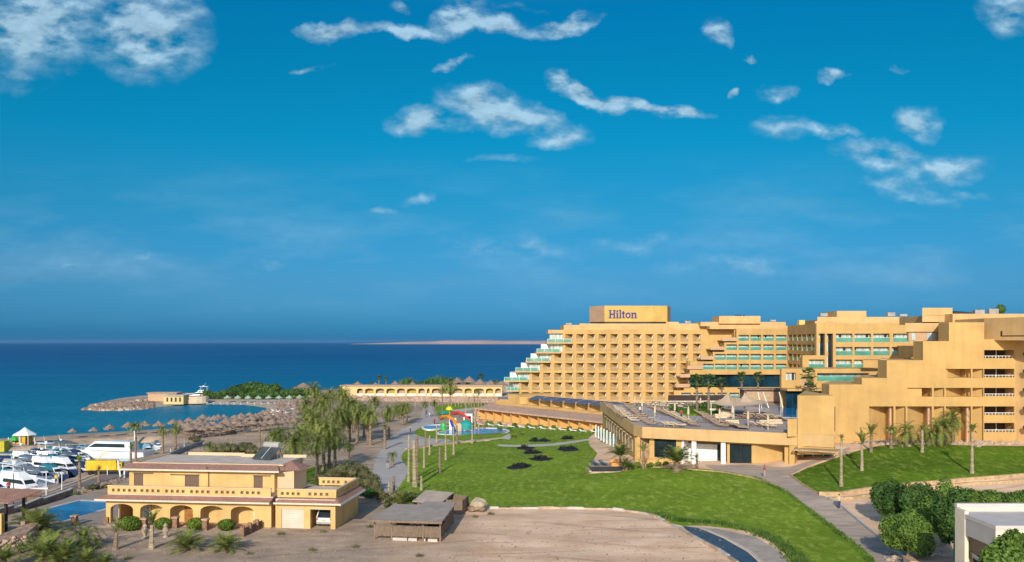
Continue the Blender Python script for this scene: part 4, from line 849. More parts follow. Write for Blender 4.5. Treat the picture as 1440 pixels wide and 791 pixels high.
# ---------------------------------------------------------------- low row of garden rooms in front of the tall block
def garden_rooms():
    A = Vector((X(862, 214), 214)); B = Vector((X(671, 262), 262)); u = (B - A).normalized(); L_ = (B - A).length; n = Vector((u.y, -u.x))
    if n.y > 0: n = -n
    root = thing('garden_room_row', 'long low row of garden rooms with orange niches and blue awnings below the tall block', 'building', (A.x, A.y, -1.5), world=True)
    def seg(mb, s0, s1, z0, z1, d0, d1): mb.prism([tuple(A + u * s - n * d_) for s, d_ in ((s0, d0), (s1, d0), (s1, d1), (s0, d1))], z0, z1)
    N_ = 14; P_ = L_ / N_; zb = -2.4; zt = 1.5
    w = MB(); seg(w, 0, L_, zb, 1.2, 3.4, 10)
    for i in range(N_ + 1): seg(w, i * P_ - .25, i * P_ + .25, zb, zt, 0, 3.4)
    w.build('wall', WALL, root)
    for i in range(N_):
        b = MB(); b.slot(0); a0 = A + u * (i * P_ + .25) - n * 3.3; a1 = A + u * ((i + 1) * P_ - .25) - n * .5; b.quad((a0.x, a0.y, zb), (a1.x, a1.y, zb), (a1.x, a1.y, zt), (a0.x, a0.y, zt))
        b.slot(1); c0 = a0.lerp(a1, .12) + n * .08; c1 = a0.lerp(a1, .5) + n * .08; b.quad((c0.x, c0.y, zb), (c1.x, c1.y, zb), (c1.x, c1.y, zt - .7), (c0.x, c0.y, zt - .7))
        b.slot(2); seg(b, i * P_ + .3, (i + 1) * P_ - .3, zb, zb + .9, -.1, 0); b.build('room_niche', [ORNG, PALEG, CLEARG], root)
    r = MB(); q0 = [A + u * s - n * d_ for s, d_ in ((-.5, -.8), (L_ + .5, -.8), (L_ + .5, 7), (-.5, 7))]
    vs = [(q.x, q.y, z) for q, z in zip(q0, (1.55, 1.55, 2.35, 2.35))]; vs += [(x, y, z - .4) for x, y, z in vs]; r.add(vs, [(0, 1, 2, 3), (4, 7, 6, 5), (0, 4, 5, 1), (1, 5, 6, 2), (2, 6, 7, 3), (3, 7, 4, 0)]); r.build('tiled_roof', PINK, root)
    # upper row
    M_ = 9; s0 = 1.5; P2 = (L_ * .80) / M_; w = MB(); z0, z1 = 2.4, 5.0
    seg(w, s0, s0 + M_ * P2 + 9, 1, 3.0, 7, 20); seg(w, s0, s0 + M_ * P2, 1, z1 - .6, 10.5, 20)
    for i in range(M_ + 1): seg(w, s0 + i * P2 - .22, s0 + i * P2 + .22, 3.0, z1, 7.1, 10.5)
    seg(w, s0 + M_ * P2, s0 + M_ * P2 + 5, 3.0, z1 + .6, 7.5, 20); seg(w, s0 + M_ * P2 + 5, s0 + M_ * P2 + 11.5, 1, 3.9, 7.4, 20); w.build('upper_wall', WALL, root)
    for i in range(M_):
        b = MB(); a0 = A + u * (s0 + i * P2 + .22) - n * 10.4; a1 = A + u * (s0 + (i + 1) * P2 - .22) - n * 7.8; b.quad((a0.x, a0.y, 3), (a1.x, a1.y, 3), (a1.x, a1.y, z1), (a0.x, a0.y, z1)); b.build('upper_niche', WALL, root)
        if i < 8:
            b = MB(); q = [A + u * (s0 + s_) - n * d_ for s_, d_ in ((i * P2 + .0, 6.0), ((i + .8) * P2, 6.0), ((i + .95) * P2, 10), (i * P2 + .2, 10))]; vs = [(v.x, v.y, z) for v, z in zip(q, (4.7, 4.7, 5.5, 5.5))]; vs += [(x, y, z + .07) for x, y, z in vs]; b.add(vs, [(3, 2, 1, 0), (4, 5, 6, 7), (0, 1, 5, 4), (1, 2, 6, 5), (2, 3, 7, 6), (3, 0, 4, 7)]); b.build('awning', BLUEP, root)
    b = MB(); q = A + u * (L_ * .97) - n * 8; b.box(q.x - 1.5, q.y, 3.9, q.x + 1.5, q.y + 2, 4.4); b.build('awning', BLUEP, root)
    p = MB(); seg(p, 0, L_ + 1, zb + .0, zb + .75, -4.5, -.9); p.build('patio', PALEP, root)
    q = MB()
    for i in range(N_): seg(q, i * P_ + P_ * .15, i * P_ + P_ * .8, zb + .74, zb + 1.25, -4.2, -4.1)
    q.build('low_patio_wall', WALL2, root)
ORNG = mat('orange_plaster', (.66, .32, .10), .85, .05, .5)
garden_rooms()
# ================================================================== VILLA
CREAMP = mat('cream_trim', (.66, .56, .44), .7, .06)
def villa():
    ox, oy, _ = g(149, 737, 0); root = thing('villa', 'two storey yellow villa with arched ground floor, balustraded terraces and maroon tiled eaves', 'house', (ox, oy, 0), R(-6.5))
    def B(name, mb, m_, par=None): return mb.build(name, m_, par or root)
    # ground floor arcade wall (yprism around arches)
    piers = [(.0, .55)]; x = .55; w = MB(); zt = 2.75; W_ = 19.8
    arch = []
    for i in range(5): arch.append((x, x + 2.75)); x += 3.62
    def archwall(mb, xa, xb, z_spring, rise, y0, y1, zt):
        n = 10; xm = (xa + xb) / 2; r = (xb - xa) / 2
        pts = [(xm - r * math.cos(math.pi * i / n), z_spring + rise * math.sin(math.pi * i / n)) for i in range(n + 1)]
        for a, b in zip(pts, pts[1:]): mb.yprism([(a[0], a[1]), (b[0], b[1]), (b[0], zt), (a[0], zt)], y0, y1)
    prev = 0
    for a, b in arch: w.box(prev, 0, -.3, a, .45, zt); archwall(w, a, b, 1.75, .6, 0, .45, zt); prev = b
    w.box(prev, 0, -.3, W_, .45, zt)
    w.box(2.9, 1.9, -.3, W_, 3, 2.74); w.box(0, .45, -.3, .3, 1.0, zt); w.box(0, 2.6, -.3, .3, 3.2, zt); w.box(0, 3.2, -.3, .3, 10, zt - .8) ; w.box(19.5, .45, -.3, 19.8, 9, zt)
    w.box(.3, 9.5, -.3, W_, 10, zt); w.box(2.9, 3, -.3, 3.2, 10, 2.7)
    B('wall', w, VILLA)
    f = MB(); f.box(0, -.3, -.3, W_, 2.6, .06); B('porch_floor', f, PINK)
    c = MB(); c.box(.05, .05, 2.75, W_ - .05, 10, 2.95); B('porch_ceiling', c, VILLAP)
    # lower tiled eave + fascia
    def eave(x0, x1, y0, z0, z1, dep, side_r=0):
        e = MB(); e.slot(0); yb = y0 + dep + .1
        e.add([(x0 - dep, y0 - dep * .9, z0), (x1 + side_r, y0 - dep * .9, z0), (x1, yb, z1), (x0, yb, z1), (x0 - dep, y0 - dep * .9, z0 - .08), (x1 + side_r, y0 - dep * .9, z0 - .08), (x1, yb, z0 - .08), (x0, yb, z0 - .08)],
              [(0, 1, 2, 3), (1, 5, 6, 2), (0, 3, 7, 4), (4, 7, 6, 5)])
        e.slot(1).box(x0 - dep, y0 - dep * .9 - .08, z0 - .17, x1 + side_r, y0 - dep * .9, z0 + .02); e.box(x0 - dep + .03, y0 - dep * .9, z0 - .14, x1 + side_r - .03, y0 - .02, z0 - .085)
        return B('tiled_eave', e, [MAROON, CREAMP])
    eave(.0, W_ + .1, 0, 2.98, 3.5, .9)
    # terrace balustrade with round holes
    def balus(x0, x1, y, z0, z1, groups, along='x', th=.22):
        b = MB(); b.slot(0); L = x1 - x0; hz = (z0 + z1) / 2 - .02; r = .2
        hs = [h for g_ in groups for h in g_]
        def bx(a, c, za, zb):
            if along == 'x': b.box(a, y, za, c, y + th, zb)
            else: b.box(y, a, za, y + th, c, zb)
        prev = x0
        for h in hs:
            bx(prev, h - r, z0, z1); bx(h - r, h + r, z0, hz - r); bx(h - r, h + r, hz + r, z1)
            n = 12        # ring fill between the square hole and the circle
            for i in range(n):
                a0, a1 = 2 * math.pi * i / n, 2 * math.pi * (i + 1) / n
                def sq(a): k = r / max(abs(math.cos(a)), abs(math.sin(a))); return k * math.cos(a), k * math.sin(a)
                p = [(h + r * .93 * math.cos(a0), hz + r * .93 * math.sin(a0)), (h + r * .93 * math.cos(a1), hz + r * .93 * math.sin(a1)), (h + sq(a1)[0], hz + sq(a1)[1]), (h + sq(a0)[0], hz + sq(a0)[1])]
                if along == 'x': b.add([(u, y, v) for u, v in p], [(0, 1, 2, 3)])
                else: b.add([(y + th, u, v) for u, v in p], [(0, 1, 2, 3)]); 
            prev = h + r
        bx(prev, x1, z0, z1)
        b.slot(2)
        for h in hs:
            if along == 'x': b.box(h - .2, y + th - .03, hz - .2, h + .2, y + th + .02, hz + .2)
            else: b.box(y + .0 - .02, h - .2, hz - .2, y + .03, h + .2, hz + .2)
        b.slot(1)
        def cap(a, c, za, zb):
            if along == 'x': b.box(a, y - .06, za, c, y + th + .06, zb)
            else: b.box(y - .06, a, za, y + th + .06, c, zb)
        cap(x0 - .05, x1 + .05, z1, z1 + .1)
        return b
    B('balustrade', balus(0, 19.6, .35, 3.45, 4.3, [[.7 + i * .66 for i in range(5)], [4.2 + i * .66 for i in range(4)], [7.2 + i * .66 for i in range(4)], [10.2 + i * .66 for i in range(4)], [13.2 + i * .66 for i in range(4)], [16.2 + i * .66 for i in range(4)]]), [VILLA, VILLAP, BROWNR])
    d = MB(); d.box(.02, .4, 2.96, W_, 12, 3.44); B('terrace_slab', d, ROOFG)
    # upper floor
    u = MB(); x0, x1, y0 = 1.35, 19.15, 2.6; z0, z1 = 3.44, 6.05
    holes = [(1.95, 3.1, 3.75, 5.45), (8.25, 10.0, 3.5, 5.35), (16.65, 17.75, 3.5, 5.4)]; p_ = x0
    for a, b, c, e in holes: u.box(p_, y0, z0, a, y0 + .3, z1); u.box(a, y0, z0, b, y0 + .3, c); u.box(a, y0, e, b, y0 + .3, z1); p_ = b
    u.box(p_, y0, z0, x1, y0 + .3, z1); u.box(x0, y0 + .3, z0, x0 + .3, 12, z1); u.box(x1 - .3, y0 + .3, z0, x1, 12, z1); u.box(x0, 11.7, z0, x1, 12, z1); B('upper_wall', u, VILLA)
    for a, b, c, e in holes:
        s = MB(); s.box(a, y0 + .12, c, b, y0 + .18, e)
        for i in range(int((e - c) / .12)): s.box(a + .02, y0 + .09, c + .02 + i * .12, b - .02, y0 + .118, c + .09 + i * .12)
        B('window_shutter', s, BROWNR)
    s = MB()
    for a, b, z in ((1.9, 4.3, 5.48), (6.5, 10.05, 5.38), (16.6, 18.7, 5.43)): s.box(a, y0 - .12, z, b, y0 - .004, z + .1)
    B('lintel', s, BROWNR)
    s = MB(); s.tube((11.2, y0 - .08, 3.45), (11.2, y0 - .08, 6.05), .06); s.tube((11.2, y0 - .7, 6.5), (11.2, y0 - .1, 6.0), .06); B('downpipe', s, BROWNR)
    e = eave(1.3, 19.2, 2.6, 6.12, 6.62, .85, .8)
    rf = MB(); rf.slot(0).box(1.3, 3.6, 6.05, 19.2, 12.2, 6.5); rf.slot(1).box(1.3, 3.45, 6.5, 19.9, 3.7, 6.66); rf.box(4.0, 12.0, 6.5, 11.5, 12.25, 6.85); rf.box(11.5, 11.0, 6.5, 20.0, 11.25, 6.85); rf.box(1.25, 3.6, 6.5, 1.45, 12.2, 6.62)
    B('roof', rf, [ROOFG, VILLAP])
    # little hipped stair roof at the right end
    h = MB(); h.add([(18.9, 2.4, 6.1), (22.0, 3.5, 6.0), (22.0, 7.5, 6.0), (18.9, 8.5, 6.1), (20.0, 5.5, 6.9)], [(0, 1, 4), (1, 2, 4), (2, 3, 4), (3, 0, 4), (0, 3, 2, 1)]); B('hipped_roof', h, MAROON)
    h = MB(); h.box(19.2, 3.4, 3.44, 21.2, 7.6, 6.0); B('stair_wall', h, VILLAP)
    # garages
    gx0, gx1 = 20.3, 27.25; w = MB(); gy = .0; gt = 2.75
    w.box(gx0, gy, -.3, 21.0, gy + .4, gt); w.box(23.6, gy, -.3, 24.35, gy + .4, gt); w.box(26.7, gy, -.3, gx1, gy + .4, gt); w.box(21.0, gy, 2.2, 23.6, gy + .4, gt); w.box(24.35, gy, 2.2, 26.7, gy + .4, gt)
    w.box(gx1 - .3, gy + .4, -.3, gx1, 9.2, gt); w.box(gx0, gy + .4, -.3, gx0 + .3, 9.2, gt); w.box(gx0, 8.9, -.3, gx1, 9.2, gt); w.box(23.8, .4, -.3, 24.1, 8.9, gt); B('garage_wall', w, VILLA)
    r = MB(); r.box(gx0, .05, 2.75, gx1, 9.2, 3.3); B('garage_roof', r, ROOFG)
    d = MB()
    for i in range(8): d.box(21.0, gy + .15, i * .275, 23.6, gy + .2, i * .275 + .262)
    B('garage_door', d, mat('garage_door_cream', (.62, .52, .42), .6, .06))
    d = MB(); d.box(24.35, gy - .02, 2.2, 26.7, gy + .0 - .003, 2.36); d.box(21.0, gy - .02, 2.2, 23.6, gy - .003, 2.36); B('lintel', d, VILLAP)
    eave(gx0 + .7, gx1 + .0, 0, 2.98, 3.5, .7, .8)
    e = MB(); e.slot(0).add([(gx1 + .75, -.7, 2.98), (gx1 + .75, 9.4, 2.98), (gx1 - .1, 9.4, 3.5), (gx1 - .1, .3, 3.5), (gx1 + .75, -.7, 2.9), (gx1 + .75, 9.4, 2.9), (gx1 - .1, 9.4, 2.9), (gx1 - .1, .3, 2.9)], [(0, 1, 2, 3), (0, 4, 5, 1), (1, 5, 6, 2), (4, 7, 6, 5)]); e.slot(1).box(gx1 + .75, -.7, 2.75, gx1 + .82, 9.4, 3.0); B('tiled_eave', e, [MAROON, WHITE])
    B('balustrade', balus(gx0 + .1, gx1, .3, 3.45, 4.3, [[21.0 + i * .62 for i in range(4)], [24.2 + i * .66 for i in range(4)]]), [VILLA, VILLAP, BROWNR])
    B('balustrade', balus(.6, 9.2, gx1 - .25, 3.45, 4.3, [[1.1 + i * .66 for i in range(4)], [4.1 + i * .66 for i in range(3)], [6.6 + i * .66 for i in range(3)]], 'y'), [VILLA, VILLAP, BROWNR])
    B('balustrade', balus(gx0 + 2.0, gx1, 9.0, 3.45, 4.3, [[22.9 + i * .62 for i in range(4)], [25.7 + i * .62 for i in range(2)]]), [VILLA, VILLAP, BROWNR])
    # porch details
    d = MB(); d.box(8.6, 1.8, 0, 9.8, 1.88, 2.3); o = B('front_door', d, mat('varnished_door', (.34, .15, .04), .4, .2, 3)); h = MB(); h.box(9.6, 1.74, 1.0, 9.66, 1.8, 1.15); h.build('handle', YEL, o)
    for a in (3.3, 17.0):
        d = MB(); d.slot(0).box(a, 1.8, .5, a + 1.2, 1.86, 2.2); d.slot(1)
        for k in (0, .55, 1.05): d.box(a + k, 1.74, .5, a + k + .1, 1.798, 2.2)
        d.box(a, 1.735, .5, a + 1.2, 1.799, .6); B('window', d, [PALEG, WHITE])
    for i in range(0, 6): d = MB(); xx = i * 3.62 - .05 + (.2 if i == 0 else 0); d.box(xx - .28, -.28, -.3, xx + .25, -.02, .8); B('pier_cladding', d, mat('brown_brick', (.28, .16, .10), .9, .2, 4, .4))
    return root
V = villa()
VO = V.location.copy()
def vl(x, y, z=0):
    c, s = math.cos(R(-6.5)), math.sin(R(-6.5)); return (VO.x + c * x - s * y, VO.y + s * x + c * y, z)
def water_heater():
    x, y, _ = vl(15.6, 9.3); t = thing('solar_water_heater', 'solar water heater with tilted glass panel and grey tank on the villa roof', 'water heater', (x, y, 6.5), R(-20))
    p = MB(); p.slot(0).add([(-1.3, -1.3, .1), (1.3, -1.3, .1), (1.3, .7, 1.3), (-1.3, .7, 1.3), (-1.3, -1.3, .2), (1.3, -1.3, .2), (1.3, .7, 1.4), (-1.3, .7, 1.4)], [(0, 3, 2, 1), (4, 5, 6, 7), (0, 1, 5, 4), (1, 2, 6, 5), (2, 3, 7, 6), (3, 0, 4, 7)])
    p.slot(1).add([(-.03, -1.3, .21), (.03, -1.3, .21), (.03, .7, 1.41), (-.03, .7, 1.41)], [(0, 1, 2, 3)]); p.build('solar_panel', [mat('panel_glass', (.07, .08, .08), .2, .2, .5), WHITE], t)
    k = MB(); k.tube((-1.1, 1.1, 1.6), (1.1, 1.1, 1.6), .42, n=14); k.build('tank', GREYC, t, smooth=False)
    k = MB(); [k.tube((x_, y_, 0), (x_, .9, 1.5), .04) for x_ in (-1, 1) for y_ in (.7, 1.5)]; k.build('stand', WHITE, t)
water_heater()
def roof_antenna(): pass
# ---------------------------------------------------------------- cars
def car_mesh_parts(t, L=4.6, Wd=1.85, Hh=1.7, body=None):
    body = body or WHITE
    prof = [(-L / 2, .35), (-L / 2, .95), (-L / 2 + .15, 1.05), (L / 2 - 1.2, 1.02), (L / 2 - .1, .85), (L / 2, .4)]; b = MB()
    st = [(-1, .93), (-.86, 1.0), (.86, 1.0), (1, .93)]
    vs = []; n = len(prof)
    for s, k in st:
        for x, z in prof: vs.append((s * Wd / 2, x * k, z))
    fs = []
    for j in range(3):
        for i in range(n): fs.append((j * n + i, (j + 1) * n + i, (j + 1) * n + (i + 1) % n, j * n + (i + 1) % n))
    fs += [tuple(range(n)), tuple(range(3 * n, 4 * n))[::-1]]; b.add(vs, fs); b.build('body', body, t)
    c = MB(); a = Wd / 2; c.slot(0)
    lo = [(-a * .95, -L / 2 + .12, 1.04), (a * .95, -L / 2 + .12, 1.04), (a * .95, L / 2 - 1.25, 1.0), (-a * .95, L / 2 - 1.25, 1.0)]; hi = [(-a * .78, -L / 2 + .5, Hh), (a * .78, -L / 2 + .5, Hh), (a * .78, L / 2 - 2.1, Hh), (-a * .78, L / 2 - 2.1, Hh)]
    c.add(lo + hi, [(0, 1, 5, 4), (1, 2, 6, 5), (2, 3, 7, 6), (3, 0, 4, 7)]); c.build('windows', DARKG, t)
    r = MB(); r.add([(x, y, Hh - .02) for x, y, z in hi] + [(x * .9, y * .97, Hh + .06) for x, y, z in hi], [(0, 1, 5, 4), (1, 2, 6, 5), (2, 3, 7, 6), (3, 0, 4, 7), (4, 5, 6, 7)]); 
    for (x, y, z), (x2, y2, z2) in zip(lo, hi): r.tube((x, y, z), (x2, y2, z2), .06, n=5)
    r.build('roof', body, t)
    for sx in (-1, 1):
        for y in (-L / 2 + .85, L / 2 - .85):
            w = MB(); w.slot(0).tube((sx * (a - .22), y, .34), (sx * (a - .01), y, .34), .34, n=14); w.slot(1).tube((sx * (a - .02), y, .34), (sx * (a + .01), y, .34), .19, n=10); w.build('wheel', [TYRE, WHITE], t)
        l = MB(); l.box(sx * a * .86 - .1, -L / 2 - .03, .75, sx * a * .86 + .1, -L / 2 + .06, 1.0); l.build('tail_light', RED, t)
    p = MB(); p.box(-.26, -L / 2 - .04, .66, .26, -L / 2 + .01, .8); p.build('number_plate', YEL, t)
    p = MB(); p.box(-a * .9, -L / 2 - .1, .36, a * .9, -L / 2 + .1, .58); p.build('bumper', GREYC, t)
x, y, _ = vl(25.6, 3.2); t = thing('parked_car', 'white off-road car seen from behind inside the open villa garage', 'car', (x, y, 0.02), R(-6.5)); car_mesh_parts(t, 4.5, 1.85, 1.85)
# ---------------------------------------------------------------- villa garden: posts, urns, gate posts, fence, shrubs
for i, (px, py) in enumerate([(105, 741), (203, 745), (247, 743), (289, 746)]):
    p = G(px, py); m_ = MB(); m_.slot(0).box(-.28, -.28, -.1, .28, .28, 1.15); m_.slot(1).box(-.36, -.36, 1.15, .36, .36, 1.3); single('garden_post', m_, [mat('brown_brick', (.28, .16, .10)), PINK], f'{ORD[i]} squat brown brick post from the left along the villa garden edge', 'post', p, R(-6.5), 'garden posts')
for i, (px, py, nm) in enumerate([(204, 757, 'carved pale stone garden statue standing in front of the leftmost arches'), (233, 756, 'pale stone garden urn on the dirt in front of the second arch'), (297, 733, 'tall pale vase with a palm sprig in the porch by the fourth arch')]):
    p = G(px, py); m_ = MB(); m_.lathe([(.28, 0), (.3, .12), (.14, .25), (.2, .4), (.34, .75), (.3, 1.0), (.16, 1.15), (.24, 1.28), (.2, 1.4), (.05, 1.55)], 12, (0, 0, 0)); 
    if i == 2: m_.slot(1); [m_.tube((0, 0, 1.4), (.4 * math.cos(a), .4 * math.sin(a), 2.1), .05, .01, 4) for a in (0, 1.2, 2.4, 3.6, 4.8)]
    single('garden_urn', m_, [STONEL, FANL], nm, 'urn', (p[0], p[1], p[2] - .03), 0, 'garden ornaments')
t = thing('garden_fence', 'short brown stake fence slanting from the villa corner towards the drive', 'fence', (*G(360, 745)[:2], 0), world=True)
a = Vector(G(341, 755)); b = Vector(G(380, 737))
for k in range(5):
    p = a.lerp(b, k / 4); m_ = MB(); m_.box(p.x - .2, p.y - .2, p.z - .1, p.x + .2, p.y + .2, p.z + 1.15); m_.build('post', mat('brown_brick', (.28, .16, .10)), t)
m_ = MB()
for k in range(40):
    p = a.lerp(b, (k + .5) / 40); m_.box(p.x - .03, p.y - .03, p.z, p.x + .03, p.y + .03, p.z + .85)
m_.build('pickets', BROWNR, t)
def leaf_ball(n, rx, ry, rz, sz, c=(0, 0, 0), shell=.35, rnd=random, flat=0):
    mb = MB()
    for i in range(n):
        while True:
            v = Vector((rnd.uniform(-1, 1), rnd.uniform(-1, 1), rnd.uniform(-1, 1)))
            if .1 < v.length <= 1: break
        v = v.normalized() * (1 - shell * rnd.random() ** 1.5); p = Vector((v.x * rx, v.y * ry, v.z * rz)) + Vector(c)
        nrm = (v.normalized() + Vector([rnd.gauss(0, .5) for _ in range(3)])).normalized(); a = nrm.orthogonal().normalized(); b = nrm.cross(a); t = rnd.random() * 6.28; s = sz * rnd.uniform(.6, 1.3)
        u = (a * math.cos(t) + b * math.sin(t)) * s; w = (b * math.cos(t) - a * math.sin(t)) * s * .6
        mb.add([p - u, p + w, p + u, p - w], [(0, 1, 2, 3)])
    return mb
def core(mb, rx, ry, rz, c=(0, 0, 0)): mb.lathe([(rx * .3, -rz * .8), (rx * .75, -rz * .4), (rx * .85, 0), (rx * .7, rz * .45), (rx * .25, rz * .8)], 9, c, 1, ry / rx, .08); return mb
bm_ = [leaf_ball(1900, 1.04, 1, .84, .11, (0, 0, .8), .28) for _ in range(2)]; [core(b, .95, .95, .85, (0, 0, .8)) for b in bm_]; bme = [b.mesh('shrub', SHRUB) for b in bm_]
for i, (px, py, s, lb) in enumerate([(183, 746, 1.2, 'widest clipped round shrub in front of the leftmost villa arch'), (229, 744, .95, 'clipped round shrub in front of the second villa arch'), (276, 745, 1.0, 'clipped round shrub in front of the villa front door'), (318, 746, .95, 'clipped round shrub in front of the fourth villa arch')]):
    p = G(px, py); t = thing('round_shrub', lb, 'shrub', p, random.random() * 6, 'clipped round shrubs'); pobj('foliage', bme[i % 2], t, sc=(s, s, s * .8)); k = MB(); k.tube((0, 0, -.1), (0, 0, .4), .1); k.build('stem', TRUNK, t)
# ---------------------------------------------------------------- swimming pool of the villa
def villa_pool():
    q = [G(*p_)[:2] for p_ in ((63, 717), (113, 704), (152, 706), (148, 715), (88, 733))]; z = max(tz(*v) for v in q) + .25
    q = [g(*p_, z)[:2] for p_ in ((63, 717), (113, 704), (160, 706), (148, 715), (88, 733))]
    t = thing('swimming_pool', 'angular blue swimming pool left of the villa with pale stone edging', 'pool', (*q[4], 0), world=True)
    c = Vector((sum(v[0] for v in q) / 5, sum(v[1] for v in q) / 5)); out = []
    for v in q: d = (Vector(v) - c); out.append(tuple(c + d * (1 + .9 / d.length)))
    m_ = MB()
    n = 5
    for i in range(n):
        j = (i + 1) % n; a, b, e, f = q[i], q[j], out[j], out[i]; m_.prism([a, b, e, f], z - 1.2, z)
    m_.build('edging', PALEP, t)
    m_ = MB(); m_.prism(q, z - .6, z - .03); m_.build('water', mat('pool_water', (.0, .17, .38), .08, .2, .35, .3, 3, col2=(.0, .10, .26), spec=.6), t)
    # paved surround
    s = MB(); big = [g(*p_, z - .06)[:2] for p_ in ((40, 722), (105, 696), (172, 700), (168, 738), (150, 738), (80, 748))]; s.prism(big, z - 1.6, z - .06); tag(s.build('pool_paving', mat('pinkish_paving', (.36, .29, .25), .9, .08, 1.0, big=.1)), kind='structure')
villa_pool()
# low stone wall between garden and quay, rubble wall, gatehouse at the left edge
t = thing('stone_wall', 'low brown stone wall between the quay road and the villa pool', 'wall', (*G(60, 712)[:2], 0), world=True)
a = Vector(G(-60, 745)); pts = [G(*p_) for p_ in ((-40, 738), (20, 722), (60, 710), (95, 700), (103, 696))]; w = MB(); cpm = MB()
for a, b in zip(pts, pts[1:]):
    dx, dy = b[0] - a[0], b[1] - a[1]; l = math.hypot(dx, dy); nx, ny = -dy / l * .4, dx / l * .4; zz_ = min(a[2], b[2]); w.prism([a[:2], b[:2], (b[0] + nx, b[1] + ny), (a[0] + nx, a[1] + ny)], zz_ - .5, zz_ + .95); cpm.prism([(a[0] - nx * .2, a[1] - ny * .2), (b[0] - nx * .2, b[1] - ny * .2), (b[0] + nx * 1.2, b[1] + ny * 1.2), (a[0] + nx * 1.2, a[1] + ny * 1.2)], zz_ + .95, zz_ + 1.05)
w.build('masonry', STONE, t); cpm.build('coping', PALEP, t)
t = thing('rubble_wall', 'pinkish rubble stone retaining wall at the lower left corner', 'wall', (*G(20, 770)[:2], 0), world=True)
w = MB(); c0 = G(-30, 779); c1 = G(38, 765); c2 = G(56, 752); z0 = .0; zt_ = 1.9
w.prism([c0[:2], c1[:2], c2[:2], (c2[0] - 1, c2[1] + 4), (c0[0], c0[1] + 5)], -.4, zt_ - .4)
w.build('masonry', RUBBLE, t); s_ = MB()
for i in range(90):
    f_ = random.random(); a, b = (c0, c1) if random.random() < .75 else (c1, c2); s_.rock((a[0] + (b[0] - a[0]) * f_, a[1] + (b[1] - a[1]) * f_ - .02, random.uniform(0, zt_ - .6)), random.uniform(.15, .3), .8)
s_.build('stones', STONEL, t)
def gatehouse():
    c = g(6, 741, .9); t = thing('garden_pavilion', 'small open pavilion with maroon tiled roof and ochre pillar at the left edge', 'pavilion', c, R(-8))
    r = MB(); r.add([(-6, -1.5, 3.1), (1.6, -1.5, 2.9), (2.6, 2.6, 3.6), (-6, 2.6, 3.9), (-6, -1.5, 3.0), (1.6, -1.5, 2.8), (2.6, 2.6, 3.5), (-6, 2.6, 3.8)], [(0, 1, 2, 3), (7, 6, 5, 4), (0, 4, 5, 1), (1, 5, 6, 2), (2, 6, 7, 3)]); r.build('roof', MAROON, t)
    for x_, y_ in ((.6, -.8), (.6, 2.0), (-4, -.8)): p = MB(); p.box(x_, y_, -1, x_ + .25, y_ + .25, 3.0); p.build('post', BLACK, t)
    p = MB(); p.box(-.1, -1.6, -1.0, .9, -1.1, 1.7); p.build('ochre_pillar', VILLA, t)
    p = MB(); p.box(-4, -1.55, -.3, -.12, -1.3, 1.5); p.build('block_panel', GREYV, t)
    p = MB(); p.box(3.0, -1.4, -1, 3.5, -.9, 1.0); p.build('stone_pillar', STONE, t)
gatehouse()
# white lamp and masts by the road
def pole(px, py, h, r, m_, label, cat='pole', name='pole', tilt=(0, 0), grp=None, head=None):
    p = G(px, py); mb = MB(); mb.slot(0).tube((0, 0, -.2), (tilt[0], tilt[1], h), r, r * .8, 8); mats = [m_]
    if head: mb.slot(1); head(mb, h); mats.append(WHITE)
    return single(name, mb, mats, label, cat, p, 0, grp)
pole(170, 672, 2.9, .16, WHITE, 'tall leaning white pipe post behind the villa near the road', 'post', 'pipe_post', (-.5, 0)); pole(175, 673, 1.3, .14, WHITE, 'short stub of white pipe beside the taller leaning one', 'post', 'pipe_post')
pole(190.5, 632, 4.6, .42, WHITE, 'thick white round post standing behind the large white yacht', 'post', 'white_post')
for i, (px, py, h) in enumerate([(65, 697, 3.4), (87, 689, 2.6), (19, 709, 4.2), (151, 668, 1.6), (240, 640, 1.3), (259, 632, 2.0)]):
    pole(px, py, h, .07, WHITE if i != 2 else BLACK, ['white lamp post on the quay right of the big white bow', 'thin white post on the quay left of the bare palm', 'dark thin lamp post at the quay left end', 'short grey bollard post on the quay near the yellow truck', 'small pale post on the road behind the villa roof', 'stout white post on the road behind the villa roof'][i], 'post', 'lamp_post')
